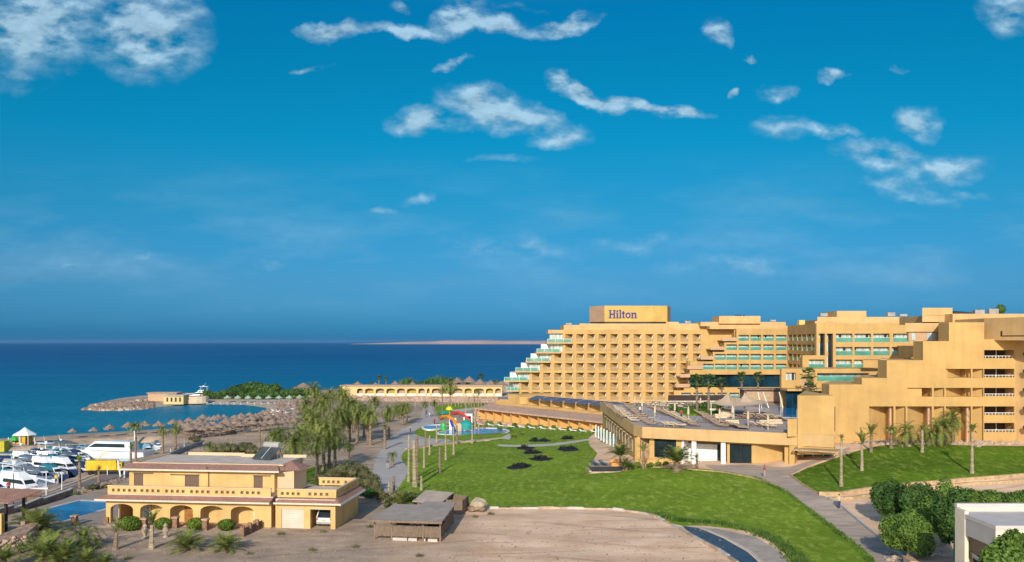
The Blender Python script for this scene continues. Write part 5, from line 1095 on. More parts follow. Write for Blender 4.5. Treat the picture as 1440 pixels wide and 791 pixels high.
# ---------------------------------------------------------------- carport, hut and pens
def carport():
    z = 0; a = g(527, 759, 0); b = g(619, 762.5, 0); t = thing('carport', 'weathered wooden carport with flat grey roof and slatted fence sides', 'carport', (a[0], a[1], 0), world=True)
    c = g(637, 737, 0); A, B_, C = Vector(a[:2]), Vector(b[:2]), Vector(c[:2]); D_ = A + (C - B_)
    def T(s, t_): return A + (B_ - A) * s + (C - B_) * t_
    ht = 2.15
    r = MB(); q = [T(-.07, -.1), T(1.04, -.08), T(1.03, 1.12), T(.5, 1.12), T(.47, .9), T(0.05, .9)]; r.prism([tuple(v) for v in q], ht, ht + .14); r.slot(1).prism([tuple(T(-.075, -.11)), tuple(T(1.045, -.09)), tuple(T(1.045, -.08)), tuple(T(-.075, -.1))], ht - .1, ht + .15); r.build('roof', [mat('grey_roof_sheet', (.40, .33, .27), .85, .1, .8, big=.12), WOOD], t)
    for s, q_ in ((0, 0), (.26, 0), (.74, 0), (1, 0), (1, .5), (1, 1), (0, 1), (0.5, 1)): p = T(s, q_); m_ = MB(); m_.box(p.x - .08, p.y - .08, -.1, p.x + .08, p.y + .08, ht); m_.build('post', WOOD, t)
    f = MB(); n = 58
    for i in range(n):
        s = i / n; p = T(s, 0); q2 = T(s + .8 / n, 0); j = random.uniform(-.04, .04); f.prism([(p.x, p.y - .05), (q2.x, q2.y - .05), (q2.x, q2.y), (p.x, p.y)], .42 + j, 1.5 + j + (.08 if s > .27 else 0))
    f.build('front_fence', WOOD, t); f = MB(); n = 44
    for i in range(n):
        s = i / n; p = T(1, s); q2 = T(1, s + .7 / n); f.prism([(p.x, p.y), (q2.x, q2.y), (q2.x + .05, q2.y), (p.x + .05, p.y)], .25, 1.5)
    for i in range(7): p = T(1, i / 7); q2 = T(1, (i + 1) / 7 ); f.tube((p.x + .1, p.y, .3), (q2.x + .1, q2.y, 1.9), .03, n=4)
    f.build('side_fence', WOOD, t)
    f = MB(); [f.prism([tuple(T(u_, -.02)), tuple(T(v_, -.02)), tuple(T(v_, .02)), tuple(T(u_, .02))], 0, .3) for u_, v_ in ((.28, .5), (.52, .65), (.76, .78), (.82, .96))]; f.build('base_blocks', PALEP, t)
    p = T(.36, .52); k = thing('parked_car', 'white car under the left half of the wooden carport', 'car', (p.x, p.y, 0.02), math.atan2((C - B_).y, (C - B_).x) - math.pi / 2); car_mesh_parts(k, 4.3, 1.8, 1.62)
    p = T(.84, .5); k = thing('parked_car', 'pale car under the right half of the wooden carport', 'car', (p.x, p.y, 0.02), math.atan2((C - B_).y, (C - B_).x) - math.pi / 2); car_mesh_parts(k, 4.0, 1.7, 1.6, GREYC)
carport()
def hut():
    p = G(609, 717); t = thing('wooden_hut', 'low wooden hut with a single sloping grey roof behind the carport', 'hut', p, R(-25))
    w = MB(); w.add([(-1.6, -1.2, 0), (1.6, -1.2, 0), (1.6, 1.4, 0), (-1.6, 1.4, 0), (-1.6, -1.2, 1.2), (1.6, -1.2, 1.2), (1.6, 1.4, 1.8), (-1.6, 1.4, 1.8)], [(0, 1, 5, 4), (1, 2, 6, 5), (2, 3, 7, 6), (3, 0, 4, 7)]); w.build('wall', WOOD, t)
    r = MB(); r.add([(-2, -1.7, 1.1), (2, -1.7, 1.1), (2, 1.7, 1.95), (-2, 1.7, 1.95), (-2, -1.7, 1.2), (2, -1.7, 1.2), (2, 1.7, 2.05), (-2, 1.7, 2.05)], [(3, 2, 1, 0), (4, 5, 6, 7), (0, 1, 5, 4), (1, 2, 6, 5), (2, 3, 7, 6), (3, 0, 4, 7)]); r.build('roof', mat('grey_roof_sheet', (.4, .36, .3)), t)
hut()
t = thing('wooden_enclosure', 'square pen of upright grey planks beside the sloping roofed hut', 'fence', (*G(640, 720)[:2], 0), world=True)
c = [G(*p_) for p_ in ((627, 723), (650, 724.5), (659, 717), (634, 714))]
for a, b in zip(c, c[1:] + c[:1]):
    f = MB(); n = 14
    for i in range(n): p = Vector(a).lerp(Vector(b), i / n); q = Vector(a).lerp(Vector(b), (i + .85) / n); dx, dy = q.x - p.x, q.y - p.y; l = math.hypot(dx, dy); f.prism([(p.x, p.y), (q.x, q.y), (q.x - dy / l * .05, q.y + dx / l * .05), (p.x - dy / l * .05, p.y + dx / l * .05)], p.z - .1, p.z + 1.75 + random.uniform(-.06, .06))
    f.build('plank_side', WOOD, t)
p = G(672, 719); m_ = MB(); m_.slot(0).rock((0, 0, .8), 1.2, .8); m_.slot(1).rock((-.6, -.4, .4), .7, .7); m_.rock((.5, -.5, .35), .6, .8); single('boulder', m_, [mat('tan_rock', (.45, .36, .25), .95, .15, 1.5, .8, 3), STONE], 'rounded tan boulder at the edge of the lawn beside the plank pen', 'boulder', p)
# kerb between lawn and levelled plot
t = thing('kerb_wall', 'low pale stone edging between the big lawn and the sandy plot', 'kerb', (*G(800, 716)[:2], 0), world=True)
pl = [(684, 716), (735, 716.2), (800, 716.4), (862, 717.5), (905, 723), (925, 730), (945, 740), (975, 757), (1010, 777), (1048, 803)]; pp = []
for a, b in zip(pl, pl[1:]):
    for k in range(3): pp.append(G(a[0] + (b[0] - a[0]) * k / 3, a[1] + (b[1] - a[1]) * k / 3))
for i, (a, b) in enumerate(zip(pp, pp[1:])):
    dx, dy = b[0] - a[0], b[1] - a[1]; l = math.hypot(dx, dy); nx, ny = -dy / l * .28, dx / l * .28; w = MB(); w.prism([a[:2], b[:2], (b[0] + nx, b[1] + ny), (a[0] + nx, a[1] + ny)], min(a[2], b[2]) - .2, max(a[2], b[2]) + random.uniform(.16, .34)); w.build('kerb_stone', STONEL if i % 3 else PALEP, t)
# ================================================================== VEGETATION
def frond(mb, az, el, L, droop, w, segs=9, rnd=random, base=(0, 0, 0), roll=0):
    """one feather leaf: curved rib with leaflets on both sides"""
    p = Vector(base); h = Vector((math.cos(az), math.sin(az), 0)); side = Vector((-math.sin(az), math.cos(az), 0)); a = el; st = L / segs; pts = [p.copy()]; dirs = []
    for i in range(segs):
        d = h * math.cos(a) + Vector((0, 0, 1)) * math.sin(a); dirs.append(d); p = p + d * st; pts.append(p.copy()); a -= droop * (.5 + i / segs) / segs * 2
    for i in range(segs):      # rib
        q = .035 * (1 - i / segs) + .012; mb.add([pts[i] - side * q, pts[i] + side * q, pts[i + 1] + side * q * .8, pts[i + 1] - side * q * .8], [(0, 1, 2, 3)])
    for i in range(1, segs + 1):
        for k in (0, .5):
            if i == segs and k: continue
            c = pts[i] if k == 0 else (pts[i] + pts[min(i + 1, segs)]) / 2; d = dirs[min(i, segs - 1)]; t = (i + k) / segs; lw = w * math.sin(math.pi * min(.97, .12 + t * .85)) ** .6 * rnd.uniform(.8, 1.1); up = side.cross(d)
            for s in (-1, 1):
                tip = c + side * s * lw * .8 + d * lw * .75 + up * lw * rnd.uniform(-.15, .35) * (1 if up.z > 0 else -1)
                mb.add([c - d * .055, c + d * .075, tip], [(0, 1, 2)])
def crown_date(seed, n=38, L=3.2, dry=6, low=-.55, drp=1.25):
    r = random.Random(seed); mb = MB()
    for i in range(n):
        t = i / n; el = 1.45 - (1.45 - low) * t ** .85 + r.gauss(0, .08); frond(mb, i * 2.399 + r.gauss(0, .15), el, L * r.uniform(.82, 1.08), drp * r.uniform(.8, 1.2), .62, 9, r, (0, 0, 0))
    mb.slot(1)
    for i in range(dry): frond(mb, r.random() * 6.28, low - .3 + r.gauss(0, .1), L * .75, .7, .3, 6, r)
    return mb
def crown_fan(seed):
    r = random.Random(seed); mb = MB()
    for i in range(24):
        az = i * 2.399; el = 1.4 - 2.0 * (i / 24) + r.gauss(0, .1); d = Vector((math.cos(az) * math.cos(el), math.sin(az) * math.cos(el), math.sin(el))); l = r.uniform(.9, 1.3); c = d * l; s = Vector((-math.sin(az), math.cos(az), 0)); u = s.cross(d)
        mb.tube((0, 0, 0), c, .025, .02, 3, False)
        for k in range(9):
            a = (k - 4) * .3; v = (d * math.cos(a) + s * math.sin(a)); tip = c + v * r.uniform(.8, 1.05) + Vector((0, 0, -.28 * abs(k - 4) / 4 - .1)); q = (s * math.cos(a) - d * math.sin(a)) * .11
            mb.add([c, c + v * .5 - q, tip, c + v * .5 + q], [(0, 1, 2, 3)])
    mb.slot(1)
    for i in range(22):
        az = r.random() * 6.28; d = Vector((math.cos(az), math.sin(az), 0)); z = -r.uniform(.1, .5); a = d * .22 + Vector((0, 0, z)); b = d * r.uniform(.45, .8) + Vector((0, 0, z - r.uniform(.7, 1.3))); s = Vector((-d.y, d.x, 0)) * .18; mb.add([a - s * .5, a + s * .5, b + s, b - s], [(0, 1, 2, 3)])
    return mb
def crown_tied(seed, n=11, L=1.7):
    r = random.Random(seed); mb = MB()
    for i in range(n): frond(mb, i * 2.399, r.uniform(1.05, 1.5), L * r.uniform(.7, 1.1), r.uniform(.2, .9), .35, 6, r)
    mb.slot(1); [frond(mb, r.random() * 6.28, r.uniform(.2, .9), L * .6, 1.2, .25, 5, r) for _ in range(3)]
    return mb
def trunk_mesh(seed, r0=.26, r1=.2, bare=False):
    r = random.Random(seed); n = 8; k = 16; prof = []
    for i in range(k + 1):
        t = i / k; q = r0 + (r1 - r0) * t + (.05 if i % 2 else 0) * (0.6 if bare else 1) + (.1 * (1 - t) ** 8); prof.append((q, t))
    mb = MB(); vs = []
    bx, by = r.uniform(-.02, .02), r.uniform(-.02, .02)
    for q, z in prof:
        for i in range(n): a = 2 * math.pi * i / n; qq = q * r.uniform(.9, 1.1); vs.append((math.cos(a) * qq, math.sin(a) * qq, z))
    fs = [(j * n + i, j * n + (i + 1) % n, (j + 1) * n + (i + 1) % n, (j + 1) * n + i) for j in range(k) for i in range(n)] + [tuple(range(k * n, (k + 1) * n))]
    mb.add(vs, fs); return mb
CM = {'date': [crown_date(i).mesh('crown', [PALM1, PALM2]) for i in range(4)], 'full': [crown_date(20 + i, 46, 3.6, 10, -.8, 1.5).mesh('crown', [PALM1, PALM2]) for i in range(3)],
      'fan': [crown_fan(i).mesh('crown', [FANL, PALM2]) for i in range(3)], 'tied': [crown_tied(i).mesh('crown', [PALM1, PALM2]) for i in range(4)],
      'bush': [crown_date(40 + i, 38, 2.5, 4, .45, .62).mesh('crown', [PALM1, PALM2]) for i in range(3)], 'thin': [crown_date(60 + i, 16, 2.2, 4, .1, 1.3).mesh('crown', [PALM1, PALM2]) for i in range(3)]}
TM = [trunk_mesh(i).mesh('trunk', TRUNK) for i in range(3)]; TMP = [trunk_mesh(9 + i, .24, .17, True).mesh('trunk', TRUNKP) for i in range(3)]
NAMES = {'date': 'date_palm', 'full': 'date_palm', 'fan': 'fan_palm', 'tied': 'young_palm', 'bush': 'palm_bush', 'thin': 'young_palm'}
def palm(p, h, kind, label, group, sc=1.0, tw=1.0, pale=False, lean=(0, 0), crot=None):
    t = thing(NAMES[kind] if kind else 'bare_palm', label, 'palm' if kind else 'bare palm', (p[0], p[1], p[2] - .05), random.random() * 6.28 if lean == (0, 0) else 0, group)
    tr = pobj('trunk', random.choice(TMP if pale else TM), t, sc=(tw, tw, max(h, .3))); 
    if lean != (0, 0):
        q = Vector((lean[0] * h, lean[1] * h, h)); tr.rotation_euler = Vector((0, 0, 1)).rotation_difference(q).to_euler(); tr.scale = (tw, tw, q.length)
    if kind:
        pobj('crown', random.choice(CM[kind]), t, (lean[0] * h, lean[1] * h, max(h, .3) - .02), (random.uniform(-.1, .1), random.uniform(-.1, .1), random.random() * 6.28), (sc, sc, sc * random.uniform(.9, 1.05)))
    return t
def palm_px(px, base, crown, kind, label, group, **k):
    """trunk foot seen at (px, base), crown heart at row crown"""
    p = G(px, base); h = (base - crown) * p[1] / F
    if group == 'date palms of the grove': k['sc'] = k.get('sc', 1) * 1.08
    return palm(p, h, kind, label, group, **k)
random.seed(11)
# grove behind the villa: front row measured, the rest filled in
gr = []
for px, b, c, s in [(386, 645, 614, .9), (393, 640, 610, .95), (414, 684, 622, .95), (422, 668, 612, .9), (446, 669, 622, 1.0), (455, 664, 600, 1.0), (463, 662, 613, .95), (471, 656, 611, 1.0), (490, 645, 627, .5), (492, 622, 586, 1.0), (502, 624, 580, 1.1), (478, 626, 588, 1.05), (431, 640, 596, 1.0), (444, 640, 590, 1.1)]:
    gr.append((px, b, c, s, 'date'))
for i in range(19):
    px = 432 + 100 * ((i * .618) % 1); b = random.uniform(592, 628); gr.append((px, b, b - random.uniform(32, 46), random.uniform(.9, 1.15), 'date'))
gr.sort()
for i, (px, b, c, s, kd) in enumerate(gr): palm_px(px, b, c, kd, f'date palm in the dense grove behind the villa, {ordn(i)} counted from the left', 'date palms of the grove', sc=s)
for i, (px, b, c, s) in enumerate([(547, 618, 578, .95), (541, 632, 600, .5), (566, 598, 573, .9), (572, 594, 572, .85), (560, 590, 573, .8)]):
    palm_px(px, b, c, 'full' if i != 1 else 'thin', ['shaggy date palm beside the left edge of the promenade', 'small dry palm left of the promenade bend', 'date palm left of the upper promenade near the loungers', 'date palm closest to the upper promenade', 'small date palm between grove and upper promenade'][i], 'palms along the promenade', sc=s)
palm_px(552, 655, 640, 'thin', 'scrubby dead looking young palm on the bare ground left of the promenade', 'palms along the promenade', sc=.6)
# palms on the far side
for i, (px, b, c, s, kd) in enumerate([(500, 550, 541, .8, 'date'), (522, 552, 539, .55, 'fan'), (533, 552, 532, .9, 'fan'), (543, 552, 533, .7, 'fan'), (555, 551, 539, .8, 'date'), (566, 551, 538, 1.0, 'date'), (576, 551, 537, 1.2, 'full'), (588, 551, 541, .9, 'date'), (598, 552, 539, .9, 'date'), (606, 551, 536, 1.1, 'full'), (615, 551, 534, 1.2, 'full'), (624, 551, 536, 1.1, 'date'), (634, 552, 536, 1.2, 'full'), (646, 551, 536, 1.0, 'date'), (657, 551, 539, 1.0, 'date'), (676, 551, 530, 1.0, 'fan'), (697, 553, 540, 1.2, 'fan'), (341, 556, 549, .9, 'fan'), (348, 555, 543, 1.1, 'fan')]):
    palm_px(px, b, c, kd, (f'palm behind the low arched building, {ordn(i)} counted from the left' if px > 450 else ['taller', 'shorter'][px == 341] + ' of the two palms above the green trees on the far spit'), 'palms by the far shore', sc=s)
for i, (px, b, c) in enumerate([(622, 590, 548), (633, 592, 543), (672, 572, 551), (598, 588, 568), (611, 586, 566)]):
    palm_px(px, b, c, 'full' if px in (633,) else 'date', ['slim palm left of the tall drooping palm behind the water park', 'tall drooping palm in front of the low arched building', 'palm near the right end of the low arched building', 'small palm at the top left of the promenade', 'small palm at the top right of the promenade'][i], 'palms behind the water park', sc=1.1 if px == 633 else .6, tw=.6)
# marina and beach palms
for i, (px, b, c, kd, s) in enumerate([(112, 686, 650, 'tied', .9), (139, 678, 662, 'tied', .6), (184, 655, 632, 'tied', .9), (191, 650, 600, 'thin', .95), (229, 638, 604, 'date', .62), (247, 636, 602, 'date', .65), (365, 640, 600, None, 1), (295, 640, 627, 'date', .62)]):
    palm_px(px, b, c, kd, ['lone ragged palm on the quay left of the yellow truck', 'stubby palm trunk in front of the yellow truck', 'shaggy trunk with leafy bits right of the large white yacht', 'palm behind the thick white post near the yacht', 'left of the two matching palms on the road beyond the villa roof', 'right of the two matching palms on the road beyond the villa roof', 'tall bare trunk standing on the beach behind the villa', 'small potted palm just beyond the villa roof'][i], 'palms near the marina', sc=s, tw=.8)
# planted bare trunks on the lawn
bt = [(547, 697, 676), (553.6, 693, 669), (574.5, 678, 611), (583.5, 685, 619), (586, 676, 614), (592.6, 689.5, 669), (596.4, 658, 627), (598, 632, 606), (604, 640, 612), (614, 623, 598), (618.4, 665, 629), (626.8, 647, 605), (638, 640, 600), (642.6, 625, 598), (664, 624, 597), (655, 590, 552), (667, 577, 556)]
for i, (px, b, c) in enumerate(bt): palm_px(px, b, c, None if px != 604 else None, f'bare planted palm trunk left of the water park, {ordn(i)} from the left', 'bare trunks planted on the lawn', tw=(.75 if i not in (3,) else 1.25), pale=(i % 3 != 1), lean=(random.uniform(-.03, .03), .001))
# main lawn palms by the terrace
palm_px(952, 664, 650, 'bush', 'broad date palm with short thick trunk in front of the dark shop window', 'palms before the pool terrace', sc=1.45, tw=2.2)
CMW = None
for i, (px, b, c, kd, s) in enumerate([(872, 662, 642, 'bush', 1.05), (881, 662, 657, 'bush', .8), (905, 660, 636, 'tied', 1.15), (980, 660, 645, 'tied', .65)]):
    palm_px(px, b, c, kd, ['drooping palm at the corner below the pool terrace', 'bushy palm clump right of the lounge platform', 'upright tied palm between two terrace openings', 'small young palm before the white entrance'][i], 'palms before the pool terrace', sc=s, tw=.7)
# deck palms
for i, (px, D_, c, kd) in enumerate([(980, 178, 537, 'fan'), (996.5, 178, 536, 'fan'), (1015, 221, 540, 'fan'), (1043, 221, 531, 'fan'), (1066, 221, 531, 'fan'), (1137, 180, 527, 'fan'), (1139, 172, 547, 'fan')]):
    z = Z(c, D_); palm((X(px, D_), D_, DZ + .05), z - DZ, kd, f'fan palm on the pool terrace, {ORD[i]} counted from the left', 'fan palms on the pool terrace', sc=.95 if i < 3 else .9, tw=.9)
# right lawn palms
for i, (px, b, c, kd, s, ln) in enumerate([(1183, 684, 618, 'tied', .45, (0, 0)), (1212, 662, 624, 'tied', 1.0, (0, 0)), (1225, 636, 612, 'tied', 1.0, (0, 0)), (1253, 631, 604, 'thin', .55, (0, 0)), (1275, 627, 608, 'date', .85, (0, 0)), (1297, 636, 605, 'tied', .55, (0, 0)), (1306, 627, 610, 'thin', .7, (0, 0)), (1319, 627, 606, 'date', .95, (0, 0)), (1330, 626, 603, 'bush', .8, (0, 0)), (1340, 622, 588, 'date', .75, (0, 0)), (1367, 666, 607, 'tied', .8, (.0, .001)), (1372, 620, 594, 'tied', .9, (.35, 0)), (1408, 619, 600, 'date', .65, (0, 0)), (1431, 622, 609, None, .5, (0, 0)), (1136, 0, 0, None, 0, 0)][:14]):
    palm_px(px, b, c, kd, ['slender tall trunk nearest the footpath corner on the sloping lawn', 'second slender trunk with a small green tuft on the sloping lawn', 'short tied palm at the upper left of the sloping lawn', 'brown palm trunk before the leftmost wall column', 'wide date palm below the left columns', 'pale stub trunk with dry leaves in front of the wide date palm', 'thin dry palm between the two wide date palms', 'wide date palm in front of the middle column', 'bushy palm right of the middle column', 'taller date palm before the blank wall bay', 'lone tall trunk in the middle of the sloping lawn', 'leaning trunk whose top bends right beside the lone tall trunk', 'small date palm before the ground floor balcony', 'bare short trunk at the right end by the rocks'][i], 'palms on the sloping lawn', sc=s * 1.28, tw=.85, pale=px in (1183, 1212, 1297, 1367), lean=ln)
# villa forecourt palms
for i, (px, b, c, kd, s, ln, tw) in enumerate([(118, 771, 756, 'date', .9, (0, 0), .9), (162, 773, 748, 'tied', .85, (.05, .05), .9), (213, 772, 738, 'tied', 1.1, (.02, .01), 1.1), (263, 774, 771, 'bush', .95, (0, 0), .6), (318, 775, 772, 'bush', .85, (0, 0), .6), (50, 752, 748, 'bush', 1.5, (0, 0), .8), (73, 775, 766, 'full', 1.0, (0, 0), .8), (64, 790, 784, 'bush', 1.15, (0, 0), .6), (88, 794, 789, 'bush', 1.0, (0, 0), .6), (122, 797, 791, 'bush', .7, (0, 0), .6), (146, 799, 794, 'bush', .6, (0, 0), .6), (30, 778, 775, 'bush', .45, (0, 0), .5), (8, 800, 790, 'bush', .7, (0, 0), .6), (108, 703, 700, 'bush', .5, (0, 0), .5), (563, 716, 712, 'bush', 1.05, (0, 0), .8), (577, 712, 708, 'bush', 1.0, (0, 0), .8)]):
    p = G(px, min(b, 799)); palm(p, max(.3, (b - c) * p[1] / F), kd, ['short thick palm right of the big palm clump near the pool', 'slim leaning young palm in front of the leftmost villa arch', 'young palm with pale trunk in front of the second villa arch', 'spiky palm bush in front of the villa front door', 'spiky palm bush in front of the fourth villa arch', 'large palm bush between the gate pavilion and the villa pool', 'shaggy palm below the pool corner', 'palm bush at the bottom edge left of two similar ones', 'palm bush at the bottom edge, middle of three', 'palm bush at the bottom edge below the short thick palm', 'smallest palm bush at the bottom edge', 'small dark palm bush on the rubble wall slope', 'palm bush in the lower left corner', 'low palm bush between stone wall and pool', 'left of two big palm clumps behind the carport', 'right of two big palm clumps behind the carport'][i], 'palms on the villa ground', sc=s, tw=tw, lean=ln, pale=i in (2,))
# ---------------------------------------------------------------- broadleaf trees
def tree_mesh(seed, blobs, n, sz, m_):
    r = random.Random(seed); mb = MB()
    for (cx_, cy_, cz_, rx, ry, rz, w) in blobs:
        l = leaf_ball(int(n * w), rx, ry, rz, sz, (cx_, cy_, cz_), .30, r); mb.add(l.v, l.f)
    for (cx_, cy_, cz_, rx, ry, rz, w) in blobs: core(mb, rx * .82, ry * .82, rz * .82, (cx_, cy_, cz_))
    return mb.mesh('crown', m_)
def clumpy(seed, R_, Hh, k, n, sz, m_):
    r = random.Random(seed); bl = []
    for i in range(k):
        a = i * 2.399; q = R_ * .62 * math.sqrt((i + .5) / k); bl.append((q * math.cos(a), q * math.sin(a), Hh * (.55 + .28 * r.random() - .25 * (q / R_)), R_ * r.uniform(.34, .48), R_ * r.uniform(.34, .48), Hh * r.uniform(.22, .33), 1 / k))
    return tree_mesh(seed, bl, n, sz, m_)
def btree(p, R_, Hh, seed, label, group, m_=None, n=7000, sz=.16, name='broadleaf_tree', cat='tree', k=12, th=None):
    t = thing(name, label, cat, (p[0], p[1], p[2] - .1), 0, group); pobj('crown', clumpy(seed, R_, Hh, k, n, sz, m_ or LEAF), t)
    m = MB(); m.tube((0, 0, 0), (.1, .05, Hh * .35), .16 * R_ / 2.5, .11 * R_ / 2.5, 7)
    for a in (0, 2, 4): m.tube((.1, .05, Hh * .32), (R_ * .4 * math.cos(a), R_ * .4 * math.sin(a), Hh * .6), .09, .04, 5)
    m.build('trunk', TRUNKP, t); return t
for i, (px, py_c, D_, R_, Hh, m_, nn) in enumerate([(1252, 700, 98, 2.3, 5.0, LEAFD, 6000), (1277, 742, 83, 2.75, 4.6, LEAF, 9000), (1297, 705, 94, 2.6, 5.0, LEAFD, 6000), (1325, 712, 90, 2.4, 5.6, LEAF, 7000), (1342, 725, 84, 2.2, 5.6, LEAFD, 6000), (1420, 778, 58, 1.9, 3.9, LEAF, 9000)]):
    zc = Z(py_c, D_); z0 = tz(X(px, D_), D_); hh = (zc - z0) / .62 if i != 5 else 4.6
    if i == 5: z0 = zc - 3.3
    btree((X(px, D_), D_, z0), R_, max(hh, 3), 100 + i, ['dark rounded tree at the left end of the tree clump', 'bright green round tree nearest the viewer in the clump beside the footpath', 'dark tree behind the bright round tree', 'green tree between the bright tree and the white building', 'dark tree touching the white building corner', 'bushy green tree in front of the white building wall'][i], 'trees by the white building', m_, int(nn * 1.3), .15)
# hedge running right
def hedge(label, pts, hgt, wd, n, m_, name='hedge'):
    ps = [G(*p_) for p_ in pts]; t = thing(name, label, 'hedge', ps[0], 0, world=True); mb = MB(); L_ = sum(math.hypot(b[0] - a[0], b[1] - a[1]) for a, b in zip(ps, ps[1:])); k = int(L_ / (wd * .6)); cb = MB()
    acc = 0
    for a, b in zip(ps, ps[1:]):
        l = math.hypot(b[0] - a[0], b[1] - a[1]); kk = max(1, int(k * l / L_))
        for i in range(kk):
            f_ = i / kk; x, y, z = [a[j] + (b[j] - a[j]) * f_ for j in range(3)]; h = hgt * random.uniform(.7, 1.2); y += random.uniform(-.3, .3) * wd; q = leaf_ball(int(n / k), wd * random.uniform(.7, 1.1), wd * .65, h * .55, .13 * max(1, wd / 1.4), (x, y, z + h * .42), .45); mb.add(q.v, q.f); core(cb, wd * .5, wd * .4, h * .36, (x, y, z + h * .5))
    mb.add(cb.v, cb.f); mb.build('foliage', m_, t); return t
hedge('long clipped green hedge running right behind the white building', [(1330, 716), (1375, 711), (1440, 712), (1520, 714)], 2.2, 1.7, 15000, LEAF)
hedge('low dark tree belt behind the middle of the arched building', [(572, 552), (600, 551.5), (640, 552)], 7.0, 3.2, 3500, LEAFD, 'tree_belt')
hedge('dark green tree hedge along the far spit behind the small beach', [(288, 562), (330, 561), (375, 562), (425, 561), (450, 560)], 4.6, 3.0, 6500, LEAFD, 'tree_belt')
for i, (px, py, R_, Hh) in enumerate([(350, 559, 6, 6.3), (365, 559, 7, 6.8), (381, 559, 6, 6), (337, 560, 5, 5.5)]): btree(G(px, py), R_, Hh, 140 + i, ['second dark round tree', 'third and widest dark tree', 'rightmost dark round tree', 'leftmost dark round tree'][i] + ' rising above the far spit hedge', 'trees on the far spit', LEAFD, 1800, .55)
# scrub: olive bushes
def bush_px(px, py, R_, Hh, label, group, m_=LEAFO, n=1100, sz=.13):
    return btree(G(px, py), R_, Hh, int(px * 7 + py), label, group, m_, n, sz, 'bush', 'bush', 6)
for i, (px, py, R_, Hh, m_) in enumerate([(497, 682, 3.3, 3.6, LEAFO), (478, 676, 2.6, 2.4, LEAFO), (517, 690, 2.2, 2.6, LEAFO), (516, 707, 1.5, 2.2, LEAFD), (527, 700, 1.6, 1.8, LEAFO), (455, 684, 2.2, 2.0, LEAFO), (540, 706, 1.2, 1.4, LEAFO), (552, 716, 1.2, 1.6, LEAFO), (598, 706, 1.5, 1.3, LEAFO)]):
    bush_px(px, py, R_, Hh, ['largest olive green bush behind the garage terrace', 'olive bush left of the largest one behind the garage', 'olive bush at the lower end of the promenade', 'dark green bush against the garage side wall', 'straggly bush between the garage and the promenade end', 'low olive bush behind the left end of the garage terrace', 'small bush on the dirt right of the garage', 'small bush left of the palm clumps', 'low bush behind the wooden hut'][i], 'bushes behind the garage', m_, 1700 if i < 3 else 900)
for i, (px, py, R_, Hh) in enumerate([(312, 640, 2.6, 2.4), (322, 641, 2.8, 2.8), (335, 640, 2.2, 2.0), (348, 637, 2.4, 2.2), (358, 641, 2.0, 1.8), (274, 622, 1.6, 1.4), (344, 631, 2.2, 1.6), (130, 689, 1.2, 1.0), (151, 686, .9, .6)]):
    bush_px(px, py, R_, Hh, f'dry scrubby bush on the bare ground beyond the villa, {ORD[i]} of the group', 'scrub beyond the villa', LEAFO, 700)
for i, (px, py, s) in enumerate([(868, 661, .8), (886, 661, .8), (897, 658, .75), (914, 658, .7), (925, 657, .65), (936, 656, .6)]): bush_px(px, py, 1.0 * s, 1.5 * s, f'low green shrub at the foot of the pool terrace wall, {ORD[i]} from the left', 'shrubs below the terrace', SHRUB, 500, .1)
for i, (px, py) in enumerate([(716, 606), (722, 616), (732, 612), (690, 598), (746, 603), (703, 605)]): bush_px(px, py, .9, 1.2, f'little green garden shrub right of the water park, {ORD[i]} of several', 'shrubs by the garden rooms', SHRUB, 250, .14)
# ragged grass fringe along the plot edge and the path
def fringe(label, pts, n, hh, wd, m_):
    ps = [G(*p_) for p_ in pts]; mb = MB(); o = ps[0]
    for i in range(n):
        j = random.randrange(len(ps) - 1); f_ = random.random(); c = [ps[j][k] + (ps[j + 1][k] - ps[j][k]) * f_ for k in range(3)]; x = c[0] + random.gauss(0, wd); y = c[1] + abs(random.gauss(0, wd)) * .9; z = tz(x, y) if i % 4 == 0 else c[2]
        for k in range(4):
            a = random.random() * 6.28; l = random.uniform(.5, 1.2) * hh; w = .05; dx, dy = math.cos(a), math.sin(a); s = random.uniform(.2, .9)
            mb.add([(x - dy * w, y + dx * w, z - .02), (x + dy * w, y - dx * w, z - .02), (x + dx * l * s, y + dy * l * s, z + l)], [(0, 1, 2)])
    o_ = single('grass_fringe', mb, m_, None, None); tag(o_, label, 'grass', kind='stuff')
fringe('ragged long grass along the lower edge of the big lawn', [(925, 724), (960, 734), (1010, 737), (1060, 748), (1095, 763), (1120, 785), (1130, 797)], 2600, .4, .4, LEAF)
fringe('uneven grass along the path side of the big lawn', [(1060, 671), (1105, 692), (1155, 731), (1200, 765), (1232, 797)], 1300, .22, .22, LEAF)
fringe('grass tufts along the stone edging of the sandy plot', [(640, 713), (735, 714.5), (862, 715), (905, 721)], 900, .22, .25, LEAF)
# ---------------------------------------------------------------- rocks
def rocks(label, cnt, rng, name='rock', mats_=None, sz=(.5, 1.2), group=''):
    for i in range(cnt):
        px, py = rng(i); p = G(px, py); mb = MB(); mb.rock((0, 0, 0), random.uniform(*sz), .75); single(name, mb, (mats_ or [STONE, STONEL])[i % 2], label(i), 'rock', p, random.random() * 6, group)
rocks(lambda i: f'breakwater boulder on the rocky spit tip, {ordn(i)} along the water from the left', 46, lambda i: (119 + 3.0 * i + random.uniform(-1, 1), 577.6 - .02 * i + random.uniform(-1.6, .6)) if i < 30 else (130 + (i - 30) * 5.0, 572 - (i - 30) * .55), sz=(.7, 1.6), group='breakwater boulders')
def field_rocks(label, cnt, rng, m_, sz):
    mb = MB()
    for i in range(cnt): p = G(*rng()); mb.rock(p, random.uniform(*sz), .8)
    o = single('loose_stones', mb, m_, None, None); tag(o, label, 'stones', kind='stuff')
